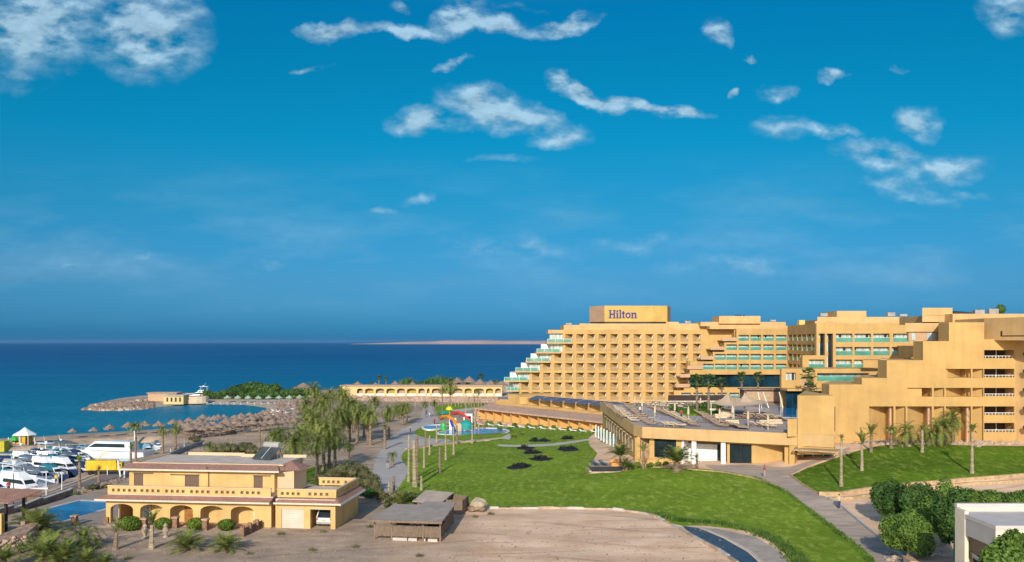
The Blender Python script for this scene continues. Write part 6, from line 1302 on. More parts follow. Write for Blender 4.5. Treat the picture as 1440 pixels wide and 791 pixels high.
field_rocks('mass of small brown rocks on the breakwater spit', 420, lambda: (lambda u: (130 + 85 * u, 577 - 9.5 * random.random() * min(1, .3 + u * 2) - u * 1.5))(random.random()), STONE, (.5, 1.1))
field_rocks('loose pale stones under the hotel wall above the sloping lawn', 170, lambda: (random.uniform(1200, 1440), random.gauss(623, 1.8)), STONEL, (.25, .6))
field_rocks('scattered stones and rubble on the dirt beyond the villa', 260, lambda: (random.uniform(235, 420), random.uniform(605, 650)), STONE, (.15, .4))
field_rocks('rubble along the quay edge between yacht berth and villa', 150, lambda: (lambda u: (100 + 75 * u, 696 - 22 * u + random.gauss(0, 2)))(random.random()), STONE, (.15, .4))
field_rocks('dead branches and stones under the tree clump', 120, lambda: (random.uniform(1240, 1330), random.uniform(765, 790)), STONEL, (.1, .3))
# ================================================================== SMALL THINGS
random.seed(21)
# ---------------------------------------------------------------- thatched parasols
def parasol_mesh(seed, r=1.45, h=2.3):
    rr = random.Random(seed); m = MB(); n = 12; top = (0, 0, h + .95); prof = [(r * 1.05, h - .12), (r, h), (r * .55, h + .48), (.12, h + .9), (.14, h + 1.05)]
    st = random.getstate(); random.seed(seed); m.lathe(prof, n, jit=.07); random.setstate(st)
    for i in range(26): a = rr.random() * 6.28; m.add([(math.cos(a - .12) * r, math.sin(a - .12) * r, h), (math.cos(a + .12) * r, math.sin(a + .12) * r, h), (math.cos(a) * r * 1.12, math.sin(a) * r * 1.12, h - rr.uniform(.25, .45))], [(0, 1, 2)])
    return m.mesh('thatch_canopy', THATCH)
PMS = [parasol_mesh(i) for i in range(3)]; pm = MB(); pm.tube((0, 0, -.2), (0, 0, 2.6), .08, .07, 6); POLE = pm.mesh('pole', WOOD)
def parasol(p, label, group, s=1.0, cm=None):
    t = thing('thatched_parasol', label, 'parasol', p, random.random() * 6, group); pobj('thatch_canopy', cm or random.choice(PMS), t, sc=(s, s, s)); pobj('pole', POLE, t, sc=(s, s, s)); return t
for i, (px, py, s) in enumerate([(102, 617, .75), (132, 616, .8), (154, 615, .95), (180, 613.5, 1.05), (204, 612, 1.05), (223, 611, 1.0)]): parasol(G(px, py), f'thatched parasol on the narrow beach beyond the big yacht, {ORD[i]} from the left', 'parasols on the narrow beach', s)
row = []
_k = 1.65
for k, (a, b, n) in enumerate([((243, 607), (375, 592), 12), ((255, 612), (395, 596), 13), ((262, 617), (415, 603), 13), ((345, 599), (425, 590), 9), ((372, 588), (430, 583), 7), ((385, 581), (436, 577), 6), ((395, 575), (440, 571), 5)]):
    n = int(n * _k)
    for i in range(n): u = i / (n - 1); row.append((k, i, a[0] + (b[0] - a[0]) * u + random.uniform(-2, 2), a[1] + (b[1] - a[1]) * u + random.uniform(-1, 1)))
for k, i, px, py in row: parasol(G(px + random.uniform(-3, 3), py + random.uniform(-1.5, 1.5)), f'thatched parasol of the crowded bay beach, {ordn(i)} from the left in its {["front", "second", "rear", "fourth", "fifth", "sixth", "farthest"][k]} row', 'parasols on the bay beach', random.uniform(.7, 1.05))
for i in range(9): px = 320 + i * 14.5; py = 567 - abs(i - 4) * .1; parasol(G(px, py + 1), f'pale green parasol on the far side of the bay, {ORD[i]} from the left', 'parasols across the bay', .95, None)
GRC = []; 
for o in bpy.data.objects:
    if o.get('group') == 'parasols across the bay':
        for c in o.children:
            if c.name.startswith('thatch'):
                if not GRC: me = c.data.copy(); me.materials.clear(); me.materials.append(mat('pale_green_canvas', (.30, .40, .28), .9)); GRC.append(me)
                c.data = GRC[0]
# big thatched roofs behind the arched building and conical hut
for i, (px, py, s) in enumerate([(503, 552, 2.2), (528, 552, 2.0), (556, 552, 2.3), (580, 552, 2.2), (643, 552, 3.0), (660, 552, 3.2), (675, 553, 2.8), (690, 553, 2.6), (706, 555, 2.6)]):
    parasol(G(px, py), f'large thatched beach shelter behind the arched building, {ORD[i]} from the left', 'shelters behind the arched building', s * .68)
t = thing('conical_hut', 'round beach hut with a broad cone roof and pale yellow wall on the spit', 'hut', G(427, 557)); m = MB(); m.lathe([(5.2, -.3), (5.2, 2.2)], 16); m.build('wall', YELP, t); m = MB(); m.lathe([(6.6, 2.0), (6.4, 2.2), (3.2, 4.1), (.2, 5.6)], 16); m.build('cone_roof', THATCH, t)
# ---------------------------------------------------------------- loungers
fm, cm = lounger_mesh(); LW = (fm.mesh('frame', WHITE), cm.mesh('mattress', WHITE)); LB = (fm.mesh('frame', BROWNF), cm.mesh('mattress', mat('brown_mattress', (.42, .30, .20), .8))); LWD = (fm.mesh('frame', CREAM), cm.mesh('mattress', mat('ivory_mattress', (.60, .53, .44), .8))); LG = (fm.mesh('frame', WOODL), cm.mesh('mattress', CREAM))
def lounger(p, rz, label, group, ms, s=1.0):
    t = thing('sun_lounger', label, 'lounger', p, rz, group); t.scale = (s, s, s); pobj('frame', ms[0], t); pobj('mattress', ms[1], t); return t
for i in range(16): px = 296 + i * 9.5; lounger(G(px, 569.3), R(160), f'white lounger on the sand across the bay, {ORD[i]} from the left', 'loungers across the bay', LW, 1.1)
for i in range(9): px = 386 + 7 * (i % 5) + 3 * (i // 5); py = 582 - 1.2 * (i % 5) + 3.4 * (i // 5); lounger(G(px, py), R(60 + 10 * i), f'white lounger in the stacked heap at the bay corner, {ORD[i]} in the heap', 'loungers heaped at the bay corner', LW, 1.5)
def deck_rows(a, b, n, rz, ms, label, k0):
    A, B_ = Vector(g(*a, DZ)), Vector(g(*b, DZ))
    for i in range(n): p = A.lerp(B_, i / max(1, n - 1)); lounger((p.x + random.uniform(-.15, .15), p.y + random.uniform(-.3, .3), DZ + .01), R(rz + random.uniform(-9, 9)), f'{label}, {ORD[i]} from its left end', 'loungers on the pool terrace', ms, 1.12)
deck_rows((862, 571), (886, 589), 9, 60, LB, 'brown lounger of the leftmost slanting terrace row', 0)
deck_rows((888, 571), (912, 588), 8, 60, LB, 'brown lounger of the second slanting terrace row', 0)
deck_rows((905, 588), (925, 599), 5, 65, LB, 'brown lounger of the short row at the front parapet', 0)
deck_rows((925, 575), (985, 601), 16, 58, LB, 'brown lounger of the long slanting terrace row', 0)
deck_rows((992, 583), (1024, 602), 11, 58, LB, 'brown lounger of the slanting row near the sail canopy', 0)
deck_rows((948, 600), (966, 601), 5, 70, LG, 'wooden lounger in the little group at the front parapet', 0)
deck_rows((1034, 599), (1056, 605), 7, 60, LB, 'brown lounger of the right front terrace row', 0)
deck_rows((1074, 600), (1092, 602), 5, 60, LG, 'wooden lounger at the right end of the terrace front', 0)
deck_rows((895, 570), (962, 572), 14, 150, LWD, 'white lounger of the back row below the tall block', 0)
deck_rows((918, 573), (965, 576), 9, 150, LWD, 'white lounger of the second back row', 0)
deck_rows((938, 569), (1000, 568.5), 12, 150, LWD, 'white lounger near the low dark bar opening', 0)
deck_rows((1060, 587), (1096, 588), 8, 120, LG, 'wooden lounger facing the blue pools', 0)
deck_rows((1050, 589), (1110, 592), 12, 100, LB, 'brown lounger of the row behind the sofas', 0)
deck_rows((928, 568.5), (1000, 570), 16, 140, LWD, 'white lounger of the middle back row', 0)
deck_rows((876, 576), (900, 594), 8, 62, LG, 'wooden lounger between the two leftmost slanting rows', 0)
deck_rows((950, 582), (978, 596), 9, 58, LG, 'wooden lounger beside the long slanting row', 0)
deck_rows((1090, 561), (1118, 563), 7, 150, LWD, 'white lounger behind the tan sail canopy', 0)
deck_rows((1124, 606.5), (1137, 607), 3, 80, LWD, 'white lounger beside the blank box wall', 0)
# terrace planter lawn, pools, islands
def deck_poly(name, pts, z0, z1, m_): return [g(*p_, DZ)[:2] for p_ in pts]
t = thing('planter_bed', 'curved green planting bed with grass and palms on the pool terrace', 'planter', (*g(975, 580, DZ)[:2], DZ), world=True)
m = MB(); m.prism(smooth([g(*p_, DZ)[:2] for p_ in ((938, 580), (962, 573), (1005, 574), (1022, 579), (1000, 584), (958, 585))], 3), DZ - .1, DZ + .35); m.build('grass_bed', LAWN2, t)
for k, (px, py) in enumerate([(948, 579), (1004, 577), (1014, 576), (1030, 572), (990, 575)]): p = g(px, py, DZ + .3); btree(p, 1.2, 1.6, 300 + k, f'small shrub in the terrace planting bed, {ORD[k]} of five', 'shrubs on the pool terrace', FANL, 350, .16, 'bush', 'bush', 5)
POOLW = mat('terrace_pool_water', (.01, .22, .50), .1, .15, .4, .2, 3, spec=.5)
def dpool(label, pts, m_=None):
    t = thing('swimming_pool', label, 'pool', (*g(*pts[0], DZ)[:2], DZ), world=True); q = [g(*p_, DZ)[:2] for p_ in pts]; c = Vector((sum(v[0] for v in q) / len(q), sum(v[1] for v in q) / len(q))); o = [tuple(c + (Vector(v) - c) * 1.0 + (Vector(v) - c).normalized() * .7) for v in q]
    m = MB(); m.prism(o, DZ - .2, DZ + .07); m.build('coping', PALEP, t); m = MB(); m.prism(q, DZ - .1, DZ + .12); m.build('water', m_ or POOLW, t)
dpool('small blue round ended pool beside the sail canopy', [(1044, 579), (1052, 574), (1073, 574), (1079, 577), (1074, 580), (1050, 582)])
dpool('blue rectangular pool against the box wall', [(1094, 574), (1120, 574), (1120, 588), (1096, 587)])
dpool('pale lavender shallow water area in the middle of the terrace', [(930, 586), (980, 588), (974, 597), (925, 592)], mat('pale_tiles', (.34, .33, .40), .3, .1, .8))
dpool('pale grey shallow tiled area left on the terrace', [(893, 577), (920, 579), (922, 587), (905, 588)], mat('aqua_tiles', (.26, .30, .32), .3, .1, .8))
# tensile sail canopy
def sail():
    c = g(1038, 586, DZ); t = thing('sail_canopy', 'large tan tensile sail canopy with pointed peaks shading the terrace bar', 'canopy', c, 0); m = MB(); D = c[1]
    def q(px, py, dy=0): return (X(px, D + dy) - c[0], dy, Z(py, D + dy) - DZ)
    pk = [q(1024, 552, 3), q(1047, 553, 3)]; rim = [q(1000, 567, 0), q(1016, 571, -3), q(1032, 572, -4), q(1048, 571, -3), q(1068, 569, -1), q(1082, 566, 3), q(1070, 563, 8), q(1040, 562, 9), q(1012, 562, 8)]
    mid = [q(1036, 559, 3)]
    def subdiv_tri(a, b, e):      # concave curve towards the edge
        a, b, e = Vector(a), Vector(b), Vector(e); n = 4; prev = None
        for i in range(1, n + 1):
            f_ = i / n; u = a.lerp(b, f_); v = a.lerp(e, f_); s_ = -.55 * math.sin(math.pi * f_) ; u.z += s_; v.z += s_
            if prev is None: m.add([a, u, v], [(0, 1, 2)])
            else: m.add([prev[0], u, v, prev[1]], [(0, 1, 2, 3)])
            prev = (u, v)
    L1 = [rim[8], rim[0], rim[1], rim[2]]; R1 = [rim[2], rim[3], rim[4], rim[5], rim[6]]
    for a, b in zip(L1, L1[1:]): subdiv_tri(pk[0], a, b)
    for a, b in zip(R1, R1[1:]): subdiv_tri(pk[1], a, b)
    subdiv_tri(pk[0], rim[2], mid[0]); subdiv_tri(pk[1], mid[0], rim[2]); subdiv_tri(pk[0], mid[0], rim[7]); subdiv_tri(pk[0], rim[7], rim[8]); subdiv_tri(pk[1], rim[7], mid[0]); subdiv_tri(pk[1], rim[6], rim[7])
    m.build('sail', SAIL, t)
    for k, v in enumerate(pk): p_ = MB(); p_.tube((v[0], v[1], 0), v, .12, .08, 7); p_.build('mast', WHITE, t)
    for v in rim[::2]: p_ = MB(); p_.tube((v[0], v[1], 0), v, .07, .06, 6); p_.build('post', WHITE, t)
    b = MB(); b.lathe([(1.4, 0), (1.4, 1.0), (1.6, 1.05), (1.6, 1.15)], 14, (-2.0, 1.0, 0)); b.build('bar_counter', TAN, t)
sail()
for i, px in enumerate([1081, 1071, 1101]): D_ = 188; m = MB(); m.tube((0, 0, 0), (-.8 if i else -1.2, 0, 3.4), .12, .09, 6); single('sail_mast', m, WHITE, ['left', 'middle', 'right'][[1, 0, 2][i]] + ' slanting white mast behind the sail canopy', 'mast', (X(px, D_), D_, DZ), 0, 'masts behind the canopy')
m = MB(); m.slot(0).box(-6, -2, 0, 6, 2, 3.0); m.slot(1).box(-6.4, -2.6, 3.0, 6.4, 2.6, 3.25); m.slot(2).box(-5.5, -2.05, .4, 5.5, -2.003, 2.6); single('bar_kiosk', m, [BROWNF, THATCH, WOODL], 'low brown poolside bar building behind the sail canopy', 'kiosk', (X(1080, 205), 205, DZ), 0)
m = MB(); m.box(-5.0, 0, 0, 9, 1.5, .5); m.slot(1).box(-5, .5, .5, 9, 1.5, 1.7); single('bar_counter', m, [CREAM, DARKB], 'long low dark bar opening with white front at the back of the terrace', 'bar', (X(972, 203.5), 203.5, DZ), .05)
# sofas and tables at the right of the terrace
for i, (px, py) in enumerate([(1078, 597), (1091, 596), (1030, 597), (1006, 580), (1014, 588)]):
    m = MB(); m.slot(0).box(-1.1, -.45, 0, 1.1, .45, .32); m.box(-1.1, .33, .32, 1.1, .45, .7); m.slot(1).box(-1.05, -.43, .322, 1.05, .32, .45); single('terrace_sofa', m, [CREAM, TAN], f'long pale sofa on the terrace near the canopy, {ORD[i]} of five', 'sofa', g(px, py, DZ + .01), random.uniform(-.3, .3), 'terrace sofas')
# platform with dark lounge at the corner of the lawn
def platform():
    p = G(846, 664); t = thing('lounge_platform', 'dark wooden lounge platform with stone edge at the corner of the lawn', 'platform', p, R(4)); m = MB(); m.box(-1.6, -.2, .7, 3.2, 3.4, .85); m.build('floor', DECK, t)
    m = MB(); m.box(-1.6, -.25, .2, 3.2, -.2, .85); [m.box(x, -.2, -.3, x + .15, 0, .7) for x in (-1.5, .8, 3.0)]; m.build('front_frame', BLACK, t)
    m = MB(); m.box(-2.1, -.8, -.5, 3.3, -.3, .15); m.box(-2.1, -.8, -.5, -1.7, 3, .3); m.build('stone_edge', STONEL, t)
    for i, x in enumerate((-.6, .7)): lounger((p[0] + x, p[1] + .6, p[2] + .86), R(20), ['left', 'right'][i] + ' dark lounger on the wooden lounge platform', 'loungers on the platform', (fm.mesh('frame', BLACK), cm.mesh('mattress', GREYV)))
    m = MB(); m.box(-.9, -.7, 0, .9, .7, .5); m.box(-.9, .5, .5, .9, .7, .9); single('orange_sofa', m, ORNG, 'orange tan daybed at the right end of the wooden lounge platform', 'daybed', (p[0] + 2.4, p[1] + .9, p[2] + .86), .1)
platform()
# ---------------------------------------------------------------- water park
def water_park():
    Zp = -1.4
    t = thing('splash_pool', 'oval blue splash pool with white rim around the playground', 'pool', (*G(664, 608)[:2], 0), world=True)
    z = tz(*G(664, 608)[:2]) + .25; q = [g(*p_, z)[:2] for p_ in smooth([(616, 609.5), (640, 604), (668, 602.5), (700, 603), (714, 606.5), (704, 610.5), (670, 612.8), (636, 612)], 4)]; c = Vector((sum(v[0] for v in q) / len(q), sum(v[1] for v in q) / len(q))); o = [tuple(c + (Vector(v) - c) * 1.06) for v in q]; n = len(q)
    m = MB(); [m.prism([q[i], q[(i + 1) % n], o[(i + 1) % n], o[i]], z - .8, z + .1) for i in range(n)]; m.build('rim', WHITE, t); m = MB(); m.prism(q, z - .5, z); m.build('water', mat('splash_water', (.03, .25, .55), .1, .25, .3, .2, 2, col2=(.01, .12, .36)), t)
    t2 = thing('splash_pool', 'smaller blue pool at the left of the playground', 'pool', (*G(605, 601)[:2], 0), world=True); q = [g(*p_, z)[:2] for p_ in smooth([(595, 601), (604, 598.5), (620, 598), (630, 600), (616, 603), (602, 604)], 3)]; c = Vector((sum(v[0] for v in q) / len(q), sum(v[1] for v in q) / len(q))); o = [tuple(c + (Vector(v) - c) * 1.12) for v in q]; n = len(q)
    m = MB(); [m.prism([q[i], q[(i + 1) % n], o[(i + 1) % n], o[i]], z - .8, z + .1) for i in range(n)]; m.build('rim', WHITE, t2); m = MB(); m.prism(q, z - .5, z); m.build('water', MATS['splash_water'], t2)
    c = g(652, 605, z); t = thing('water_playground', 'colourful water play tower with slides and tubes standing in the splash pool', 'playground', (c[0], c[1], z))
    def P_(name, m, ma): m.build(name, ma, t)
    k = c[1] / F        # metres per photo pixel here
    def a(px, up, dy=0): return ((px - 652) * k, dy, up * k)
    m = MB(); pts = [a(618, 14, 4), a(622, 18, 2), a(630, 19, 0), a(638, 15, -1), a(643, 8, -2)]; [m.tube(u, v, .42, n=8) for u, v in zip(pts, pts[1:])]; P_('orange_tube_slide', m, ORANGE)
    m = MB(); m.lathe([(.8, 0), (.8, .9), (.6, 1.6), (.2, 1.8)], 10, a(624, 1, -1)); P_('green_pod', m, GREEN)
    m = MB(); pts = [a(632, 20, 6), a(643, 22, 7), a(652, 17, 6), a(660, 10, 5)]; [m.tube(u, v, .38, n=8) for u, v in zip(pts, pts[1:])]; P_('red_tube_slide', m, RED)
    m = MB(); m.lathe([(1.7, 0), (1.7, 1.0), (1.3, 1.7), (.6, 2.2), (.1, 2.4)], 14, a(656, 2, -1)); P_('teal_dome', m, TEAL)
    m = MB(); [m.box(*(lambda q: (q[0] - .4, q[1] - .3, 0, q[0] + .3, q[1] + .3, 3.0))(a(x, 0, 0))) for x in (634, 640)]; P_('white_slide_tower', m, WHITE)
    m = MB(); m.tube(a(634, 14, -1), a(640, 2, -4), .3, n=8); P_('blue_slide', m, mat('blue_plastic', (.02, .08, .45), .4))
    m = MB(); m.lathe([(.06, 0), (.06, 4.6), (1.0, 4.7), (.8, 5.3), (.3, 5.6)], 10, a(630, 0, 5)); P_('yellow_mushroom', m, mat('lime_plastic', (.6, .62, .02), .5))
    m = MB(); m.lathe([(.06, 0), (.06, 3.4), (1.6, 3.5), (.1, 4.1)], 10, a(621, 0, 9)); P_('teal_umbrella', m, TEAL)
    m = MB(); [m.tube((q[0], q[1], 0), (q[0], q[1], 5.0), .1, n=6) for q in (a(668, 0, 2), a(673, 0, 2), a(668, 0, -1), a(673, 0, -1))]; q = a(670.5, 0, .5); m.box(q[0] - .9, q[1] - 1.5, 3.2, q[0] + .9, q[1] + 1.5, 3.35); P_('slide_tower', m, PINK)
    m = MB(); m.add([a(673, 17, -1), a(673, 17, .4), a(683, 3, .0), a(683, 3, -1.6), a(673, 16, -1), a(673, 16, .4), a(683, 2, .0), a(683, 2, -1.6)], [(0, 1, 2, 3), (4, 7, 6, 5), (0, 3, 7, 4), (1, 5, 6, 2)]); P_('orange_slide', m, mat('coral_plastic', (.70, .14, .05), .4))
    m = MB(); m.lathe([(.9, 0), (.9, 1.5), (.3, 1.9)], 8, a(646, 0, -2)); P_('cream_pod', m, CREAM)
    m = MB(); m.lathe([(.7, 0), (.7, 1.0), (.2, 1.6)], 8, a(638, 0, 7)); P_('yellow_pod', m, YEL)
water_park()
t = thing('pump_hut', 'small white hut with dark window behind the playground', 'hut', G(658, 598)); m = MB(); m.box(-1.2, 0, 0, 1.2, 2, 3.0); m.build('wall', WHITE, t); m = MB(); m.box(-.8, -.05, 1.2, .8, -.003, 2.4); m.build('window', DARKG, t)
# ---------------------------------------------------------------- low arched building on the shore
def arched_row():
    D = 372.0; root = thing('arcade_building', 'long low pale yellow building with arches along the far shore', 'building', (X(590, D), D, -2), world=True); k = D / F; z0 = -2.4; zt = Z(543.5, D); ys = Z(549, D); w = MB(); x = 502.0; ar = []; i = 0; widths = [11.5, 15, 15, 15, 14, 16, 12, 7, 15, 15, 16, 13, 17, 13, 11]
    prev = X(479, D)
    for wd in widths:
        a, b = X(x, D), X(x + wd - 3.2, D); w.box(prev, D, z0, a, D + .6, zt); xm, r = (a + b) / 2, (b - a) / 2; n = 8; pts = [(xm - r * math.cos(math.pi * j / n), ys + .7 * math.sin(math.pi * j / n)) for j in range(n + 1)]
        for p_, q_ in zip(pts, pts[1:]): w.yprism([(p_[0], p_[1]), (q_[0], q_[1]), (q_[0], zt), (p_[0], zt)], D, D + .6)
        w.box(a, D, z0, b, D + .6, Z(556.5, D)); ar.append((a, b)); prev = b; x += wd
    w.box(prev, D, z0, X(706, D), D + .6, zt); w.box(X(479, D), D + 3, z0, X(706, D), D + 9, zt - .1); w.build('wall', mat('pale_yellow_render', (.60, .46, .22), .85, .06, .3), root)
    r = MB(); r.box(X(478, D), D - .4, zt, X(707, D), D + 9.2, zt + .35); r.build('roof', PINK, root)
    for j, (a, b) in enumerate(ar): m = MB(); m.slot(0).box(a, D + 2.2, z0, b, D + 2.3, zt - .3); m.slot(1).box(a, D + .2, Z(556.5, D), b, D + .3, Z(556.5, D) + .8); m.build('arch_recess', [mat('deep_yellow', (.5, .36, .08)) if j % 2 else PINKT, WHITE], root)
arched_row()
hw = thing('low_wall', 'rough pinkish wall and fence line in front of the low arched building', 'wall', (*G(600, 565)[:2], 0), world=True)
a = Vector(G(480, 563)); b = Vector(G(700, 566)); m = MB()
for i in range(60): p = a.lerp(b, i / 60); q = a.lerp(b, (i + 1) / 60); m.prism([(p.x, p.y), (q.x, q.y), (q.x, q.y + .4), (p.x, p.y + .4)], p.z - .5, p.z + 1.6 + random.uniform(-.4, .5))
m.build('masonry', mat('pinkish_rubble', (.42, .29, .22), .95, .25, 1.2, .8, 3), hw)
for i in range(26):
    px = 585 + i * 4.6 + random.uniform(-1, 1); palm_px(px, 571 + random.uniform(-1.5, 1.5), 562 + random.uniform(-3, 2), None, f'slender bare trunk in the row before the low arched building, {ordn(i)} from the left', 'bare trunks by the far wall', tw=.5, pale=True)
# ---------------------------------------------------------------- spit buildings and yacht behind
t = thing('spit_building', 'low tan flat roofed building on the rocky spit', 'building', (*G(230, 566)[:2], -2), world=True); D = 345; m = MB(); m.box(X(208, D), D, -2.5, X(248, D), D + 6, Z(553.5, D)); m.build('wall', PINKT, t); m = MB(); m.box(X(206.5, D), D - .5, Z(553.5, D), X(249, D), D + 6.5, Z(552.7, D)); m.build('roof', PINK, t)
t = thing('spit_building', 'pale yellow house with small dark openings and pointed roof on the spit', 'building', (*G(240, 566)[:2], -2), world=True); D = 335; m = MB(); m.box(X(230, D), D, -2.6, X(258, D), D + 6, Z(557, D)); m.build('wall', mat('pale_yellow_render', (.60, .46, .22)), t)
for px in (234, 240, 246, 252): m = MB(); m.box(X(px, D), D - .06, -1.6, X(px + 2.4, D), D - .003, .0); m.build('window', DARKB, t)
m = MB(); m.prism([(X(229, D), D - .5), (X(259, D), D - .5), (X(259, D), D + 6.4), (X(229, D), D + 6.4)], Z(557, D), Z(556.2, D)); m.build('roof', PALEP, t)
t = thing('spit_building', 'cream building with rounded front right of the yellow house on the spit', 'building', (*G(270, 566)[:2], -2), world=True); D = 338; m = MB(); m.lathe([(4.6, 0), (4.6, 2.6), (4.2, 2.7)], 16, (X(269, D), D + 4, -2.6), 1.1, .8); m.build('wall', WHITE if False else CREAM, t); m = MB(); m.box(X(256, D), D - .2, -2.6, X(264, D), D, -.6); m.build('doorway', PINKT, t)
# ---------------------------------------------------------------- boats
def hull_mesh(L, Wd, Hh, bow=1.35):
    m = MB(); ns = 12; sec = []
    for i in range(ns + 1):
        t = i / ns; x = -L / 2 + L * t; w = Wd / 2 * (1 if t < .45 else max(.02, math.cos((t - .45) / .55 * math.pi / 2) ** .75)); zt = Hh * (1 + (bow - 1) * t ** 2.2); xo = .10 * L * t ** 3
        sec.append([(x, -w * .55 * (1 if t < .9 else .4), -.4), (x + xo * .4, -w * .88, Hh * .35), (x + xo, -w, zt), (x + xo, w, zt), (x + xo * .4, w * .88, Hh * .35), (x, w * .55 * (1 if t < .9 else .4), -.4)])
    vs = [p for s in sec for p in s]; fs = []
    for i in range(ns):
        for j in range(5): a = i * 6 + j; fs.append((a, a + 6, a + 7, a + 1))
    fs += [tuple(range(6))[::-1], tuple(range(ns * 6, ns * 6 + 6))]; m.add(vs, fs); return m
def tier(m, x0, x1, w, z0, z1, rf=.8, rb=.15, k=.8):
    lo = [(x0, -w / 2, z0), (x1, -w / 2 * .75, z0), (x1, w / 2 * .75, z0), (x0, w / 2, z0)]; h = z1 - z0; hi = [(x0 + rb * h, -w / 2 * k, z1), (x1 - rf * h * 1.6, -w / 2 * .6 * k, z1), (x1 - rf * h * 1.6, w / 2 * .6 * k, z1), (x0 + rb * h, w / 2 * k, z1)]
    m.add(lo + hi, [(0, 1, 5, 4), (1, 2, 6, 5), (2, 3, 7, 6), (3, 0, 4, 7), (4, 5, 6, 7)])
def yacht(loc, rz, L, label, hull=None, cover=None, tiers=2, sc=1.0, stripe=None, grp='boats moored in the marina'):
    if grp == 'boats moored in the marina' and L < 16: sc *= .8
    t = thing('motor_yacht', label, 'boat', loc, rz, grp); t.scale = (sc,) * 3; Wd = L * .27; Hh = L * .085 + .4
    hull_mesh(L, Wd, Hh).build('hull', hull or GEL, t, smooth=False)
    d = MB(); d.add([(-L * .49, -Wd * .46, Hh * 1.0 + .02), (L * .1, -Wd * .46, Hh * 1.05 + .02), (L * .42, -Wd * .16, Hh * 1.25 + .02), (L * .42, Wd * .16, Hh * 1.25 + .02), (L * .1, Wd * .46, Hh * 1.05 + .02), (-L * .49, Wd * .46, Hh + .02)], [(0, 1, 2, 3, 4, 5)]); d.build('deck', mat('teak_grey', (.42, .38, .34), .8, .1, 1), t)
    c = MB(); z = Hh * 1.02; h1 = L * .075 + .6; tier(c, -L * .33, L * .27, Wd * .8, z, z + h1); c.build('cabin', GEL, t)
    wn = MB()
    lo = z + h1 * .42; hi = z + h1 * .80
    for s in (-1, 1):
        def yy(zz_, x): f_ = (zz_ - z) / h1; u = (x + L * .33) / (L * .6); return s * (Wd * .4 * (1 - .25 * u) * (1 - f_ * .2 * (1 + .5 * u)) + .03)
        wn.add([(-L * .26, yy(lo, -L * .26), lo), (L * .20, yy(lo, L * .2), lo), (L * .12, yy(hi, L * .12), hi), (-L * .25, yy(hi, -L * .25), hi)], [(0, 1, 2, 3)])
    wn.add([(L * .268 - .8 * 1.6 * h1 * .4 + .03, -Wd * .24, lo), (L * .268 - .8 * 1.6 * h1 * .4 + .03, Wd * .24, lo), (L * .268 - .8 * 1.6 * h1 * .8 + .03, Wd * .2, hi), (L * .268 - .8 * 1.6 * h1 * .8 + .03, -Wd * .2, hi)], [(0, 1, 2, 3)]); wn.build('cabin_window', DARKG, t)
    if tiers > 1:
        f = MB(); tier(f, -L * .34, L * .06, Wd * .68, z + h1, z + h1 + .95, .5); f.build('flybridge', GEL, t)
        f = MB(); [f.tube((x, s * Wd * .26, z + h1 + .7), (x - .3, s * Wd * .22, z + h1 + 2.3), .05, n=5) for x in (-L * .3, -L * .06) for s in (-1, 1)]; f.box(-L * .36, -Wd * .3, z + h1 + 2.3, -L * .02, Wd * .3, z + h1 + 2.42); f.build('hardtop', cover or GEL, t)
    elif cover:
        f = MB(); tier(f, -L * .36, L * .15, Wd * .86, z + h1 * .6, z + h1 + .5, .9, .2, .5); f.build('canvas_cover', cover, t)
    r = MB(); n = 9
    for s in (-1, 1):
        pr = None
        for i in range(n):
            u = i / (n - 1); x = L * .02 + u * L * .5; w = Wd / 2 * max(.05, max(0, math.cos(max(0, (u * .5 + .5 - .45) / .55) * math.pi / 2)) ** .75) * s; zt = Hh * (1 + .35 * (u * .5 + .5) ** 2.2); p_ = (x, w * .95, zt + .55); r.tube((x, w * .95, zt), p_, .02, n=3, caps=False)
            if pr: r.tube(pr, p_, .025, n=3, caps=False)
            pr = p_
    r.build('rail', WHITE, t)
    if stripe: s_ = MB(); [s_.box(-L * .48, sg * (Wd * .5) - .03, Hh * .75, L * .05, sg * (Wd * .5) + .03, Hh * .9) for sg in (-1, 1)]; s_.build('stripe', stripe, t)
    if tiers > 1: m = MB(); m.tube((-L * .2, 0, z + h1 + 2.4), (-L * .25, 0, z + h1 + 4.0), .05, .02, 5); m.lathe([(.3, 0), (.35, .2), (.1, .45)], 8, (-L * .16, 0, z + h1 + 2.42)); m.build('radar_mast', WHITE, t)
    return t
def wl(px, py): return g(px, py, -3)
yacht(wl(152, 647), R(174), 17.5, 'largest white motor yacht lying broadside behind the yellow truck', tiers=1, cover=None, sc=1.0)
yacht(wl(30, 697), R(-33), 15, 'big white yacht whose pointed bow reaches over the quay at the left', tiers=2, sc=1.05)
yacht((wl(-3, 707)[0], wl(-3, 707)[1], -3), R(-30), 12, 'white yacht cut by the left edge of the view', tiers=1, cover=NAVY)
yacht(wl(58, 682), R(-35), 12, 'white boat with grey canvas cover behind the big bow', tiers=1, cover=GREYV)
yacht(wl(75, 676), R(-38), 12, 'teal covered boat right of the grey covered one', tiers=1, cover=TEALC, hull=NAVY)
yacht(wl(92, 669), R(-38), 13, 'dark hulled boat with teal top in the middle of the berth', tiers=2, cover=TEALC, hull=NAVY)
yacht(wl(106, 663), R(-40), 11, 'navy covered boat left of the yellow truck', tiers=1, cover=NAVY, hull=GEL)
yacht(wl(48, 663), R(-30), 13, 'white boat with grey sails cover in the rear row', tiers=1, cover=GREYV)
yacht(wl(72, 656), R(-32), 13, 'white flybridge boat in the rear row with a pale top', tiers=2)
yacht(wl(92, 651), R(-34), 12, 'rear row boat with dark teal canopy next to the large yacht', tiers=2, cover=TEALC)
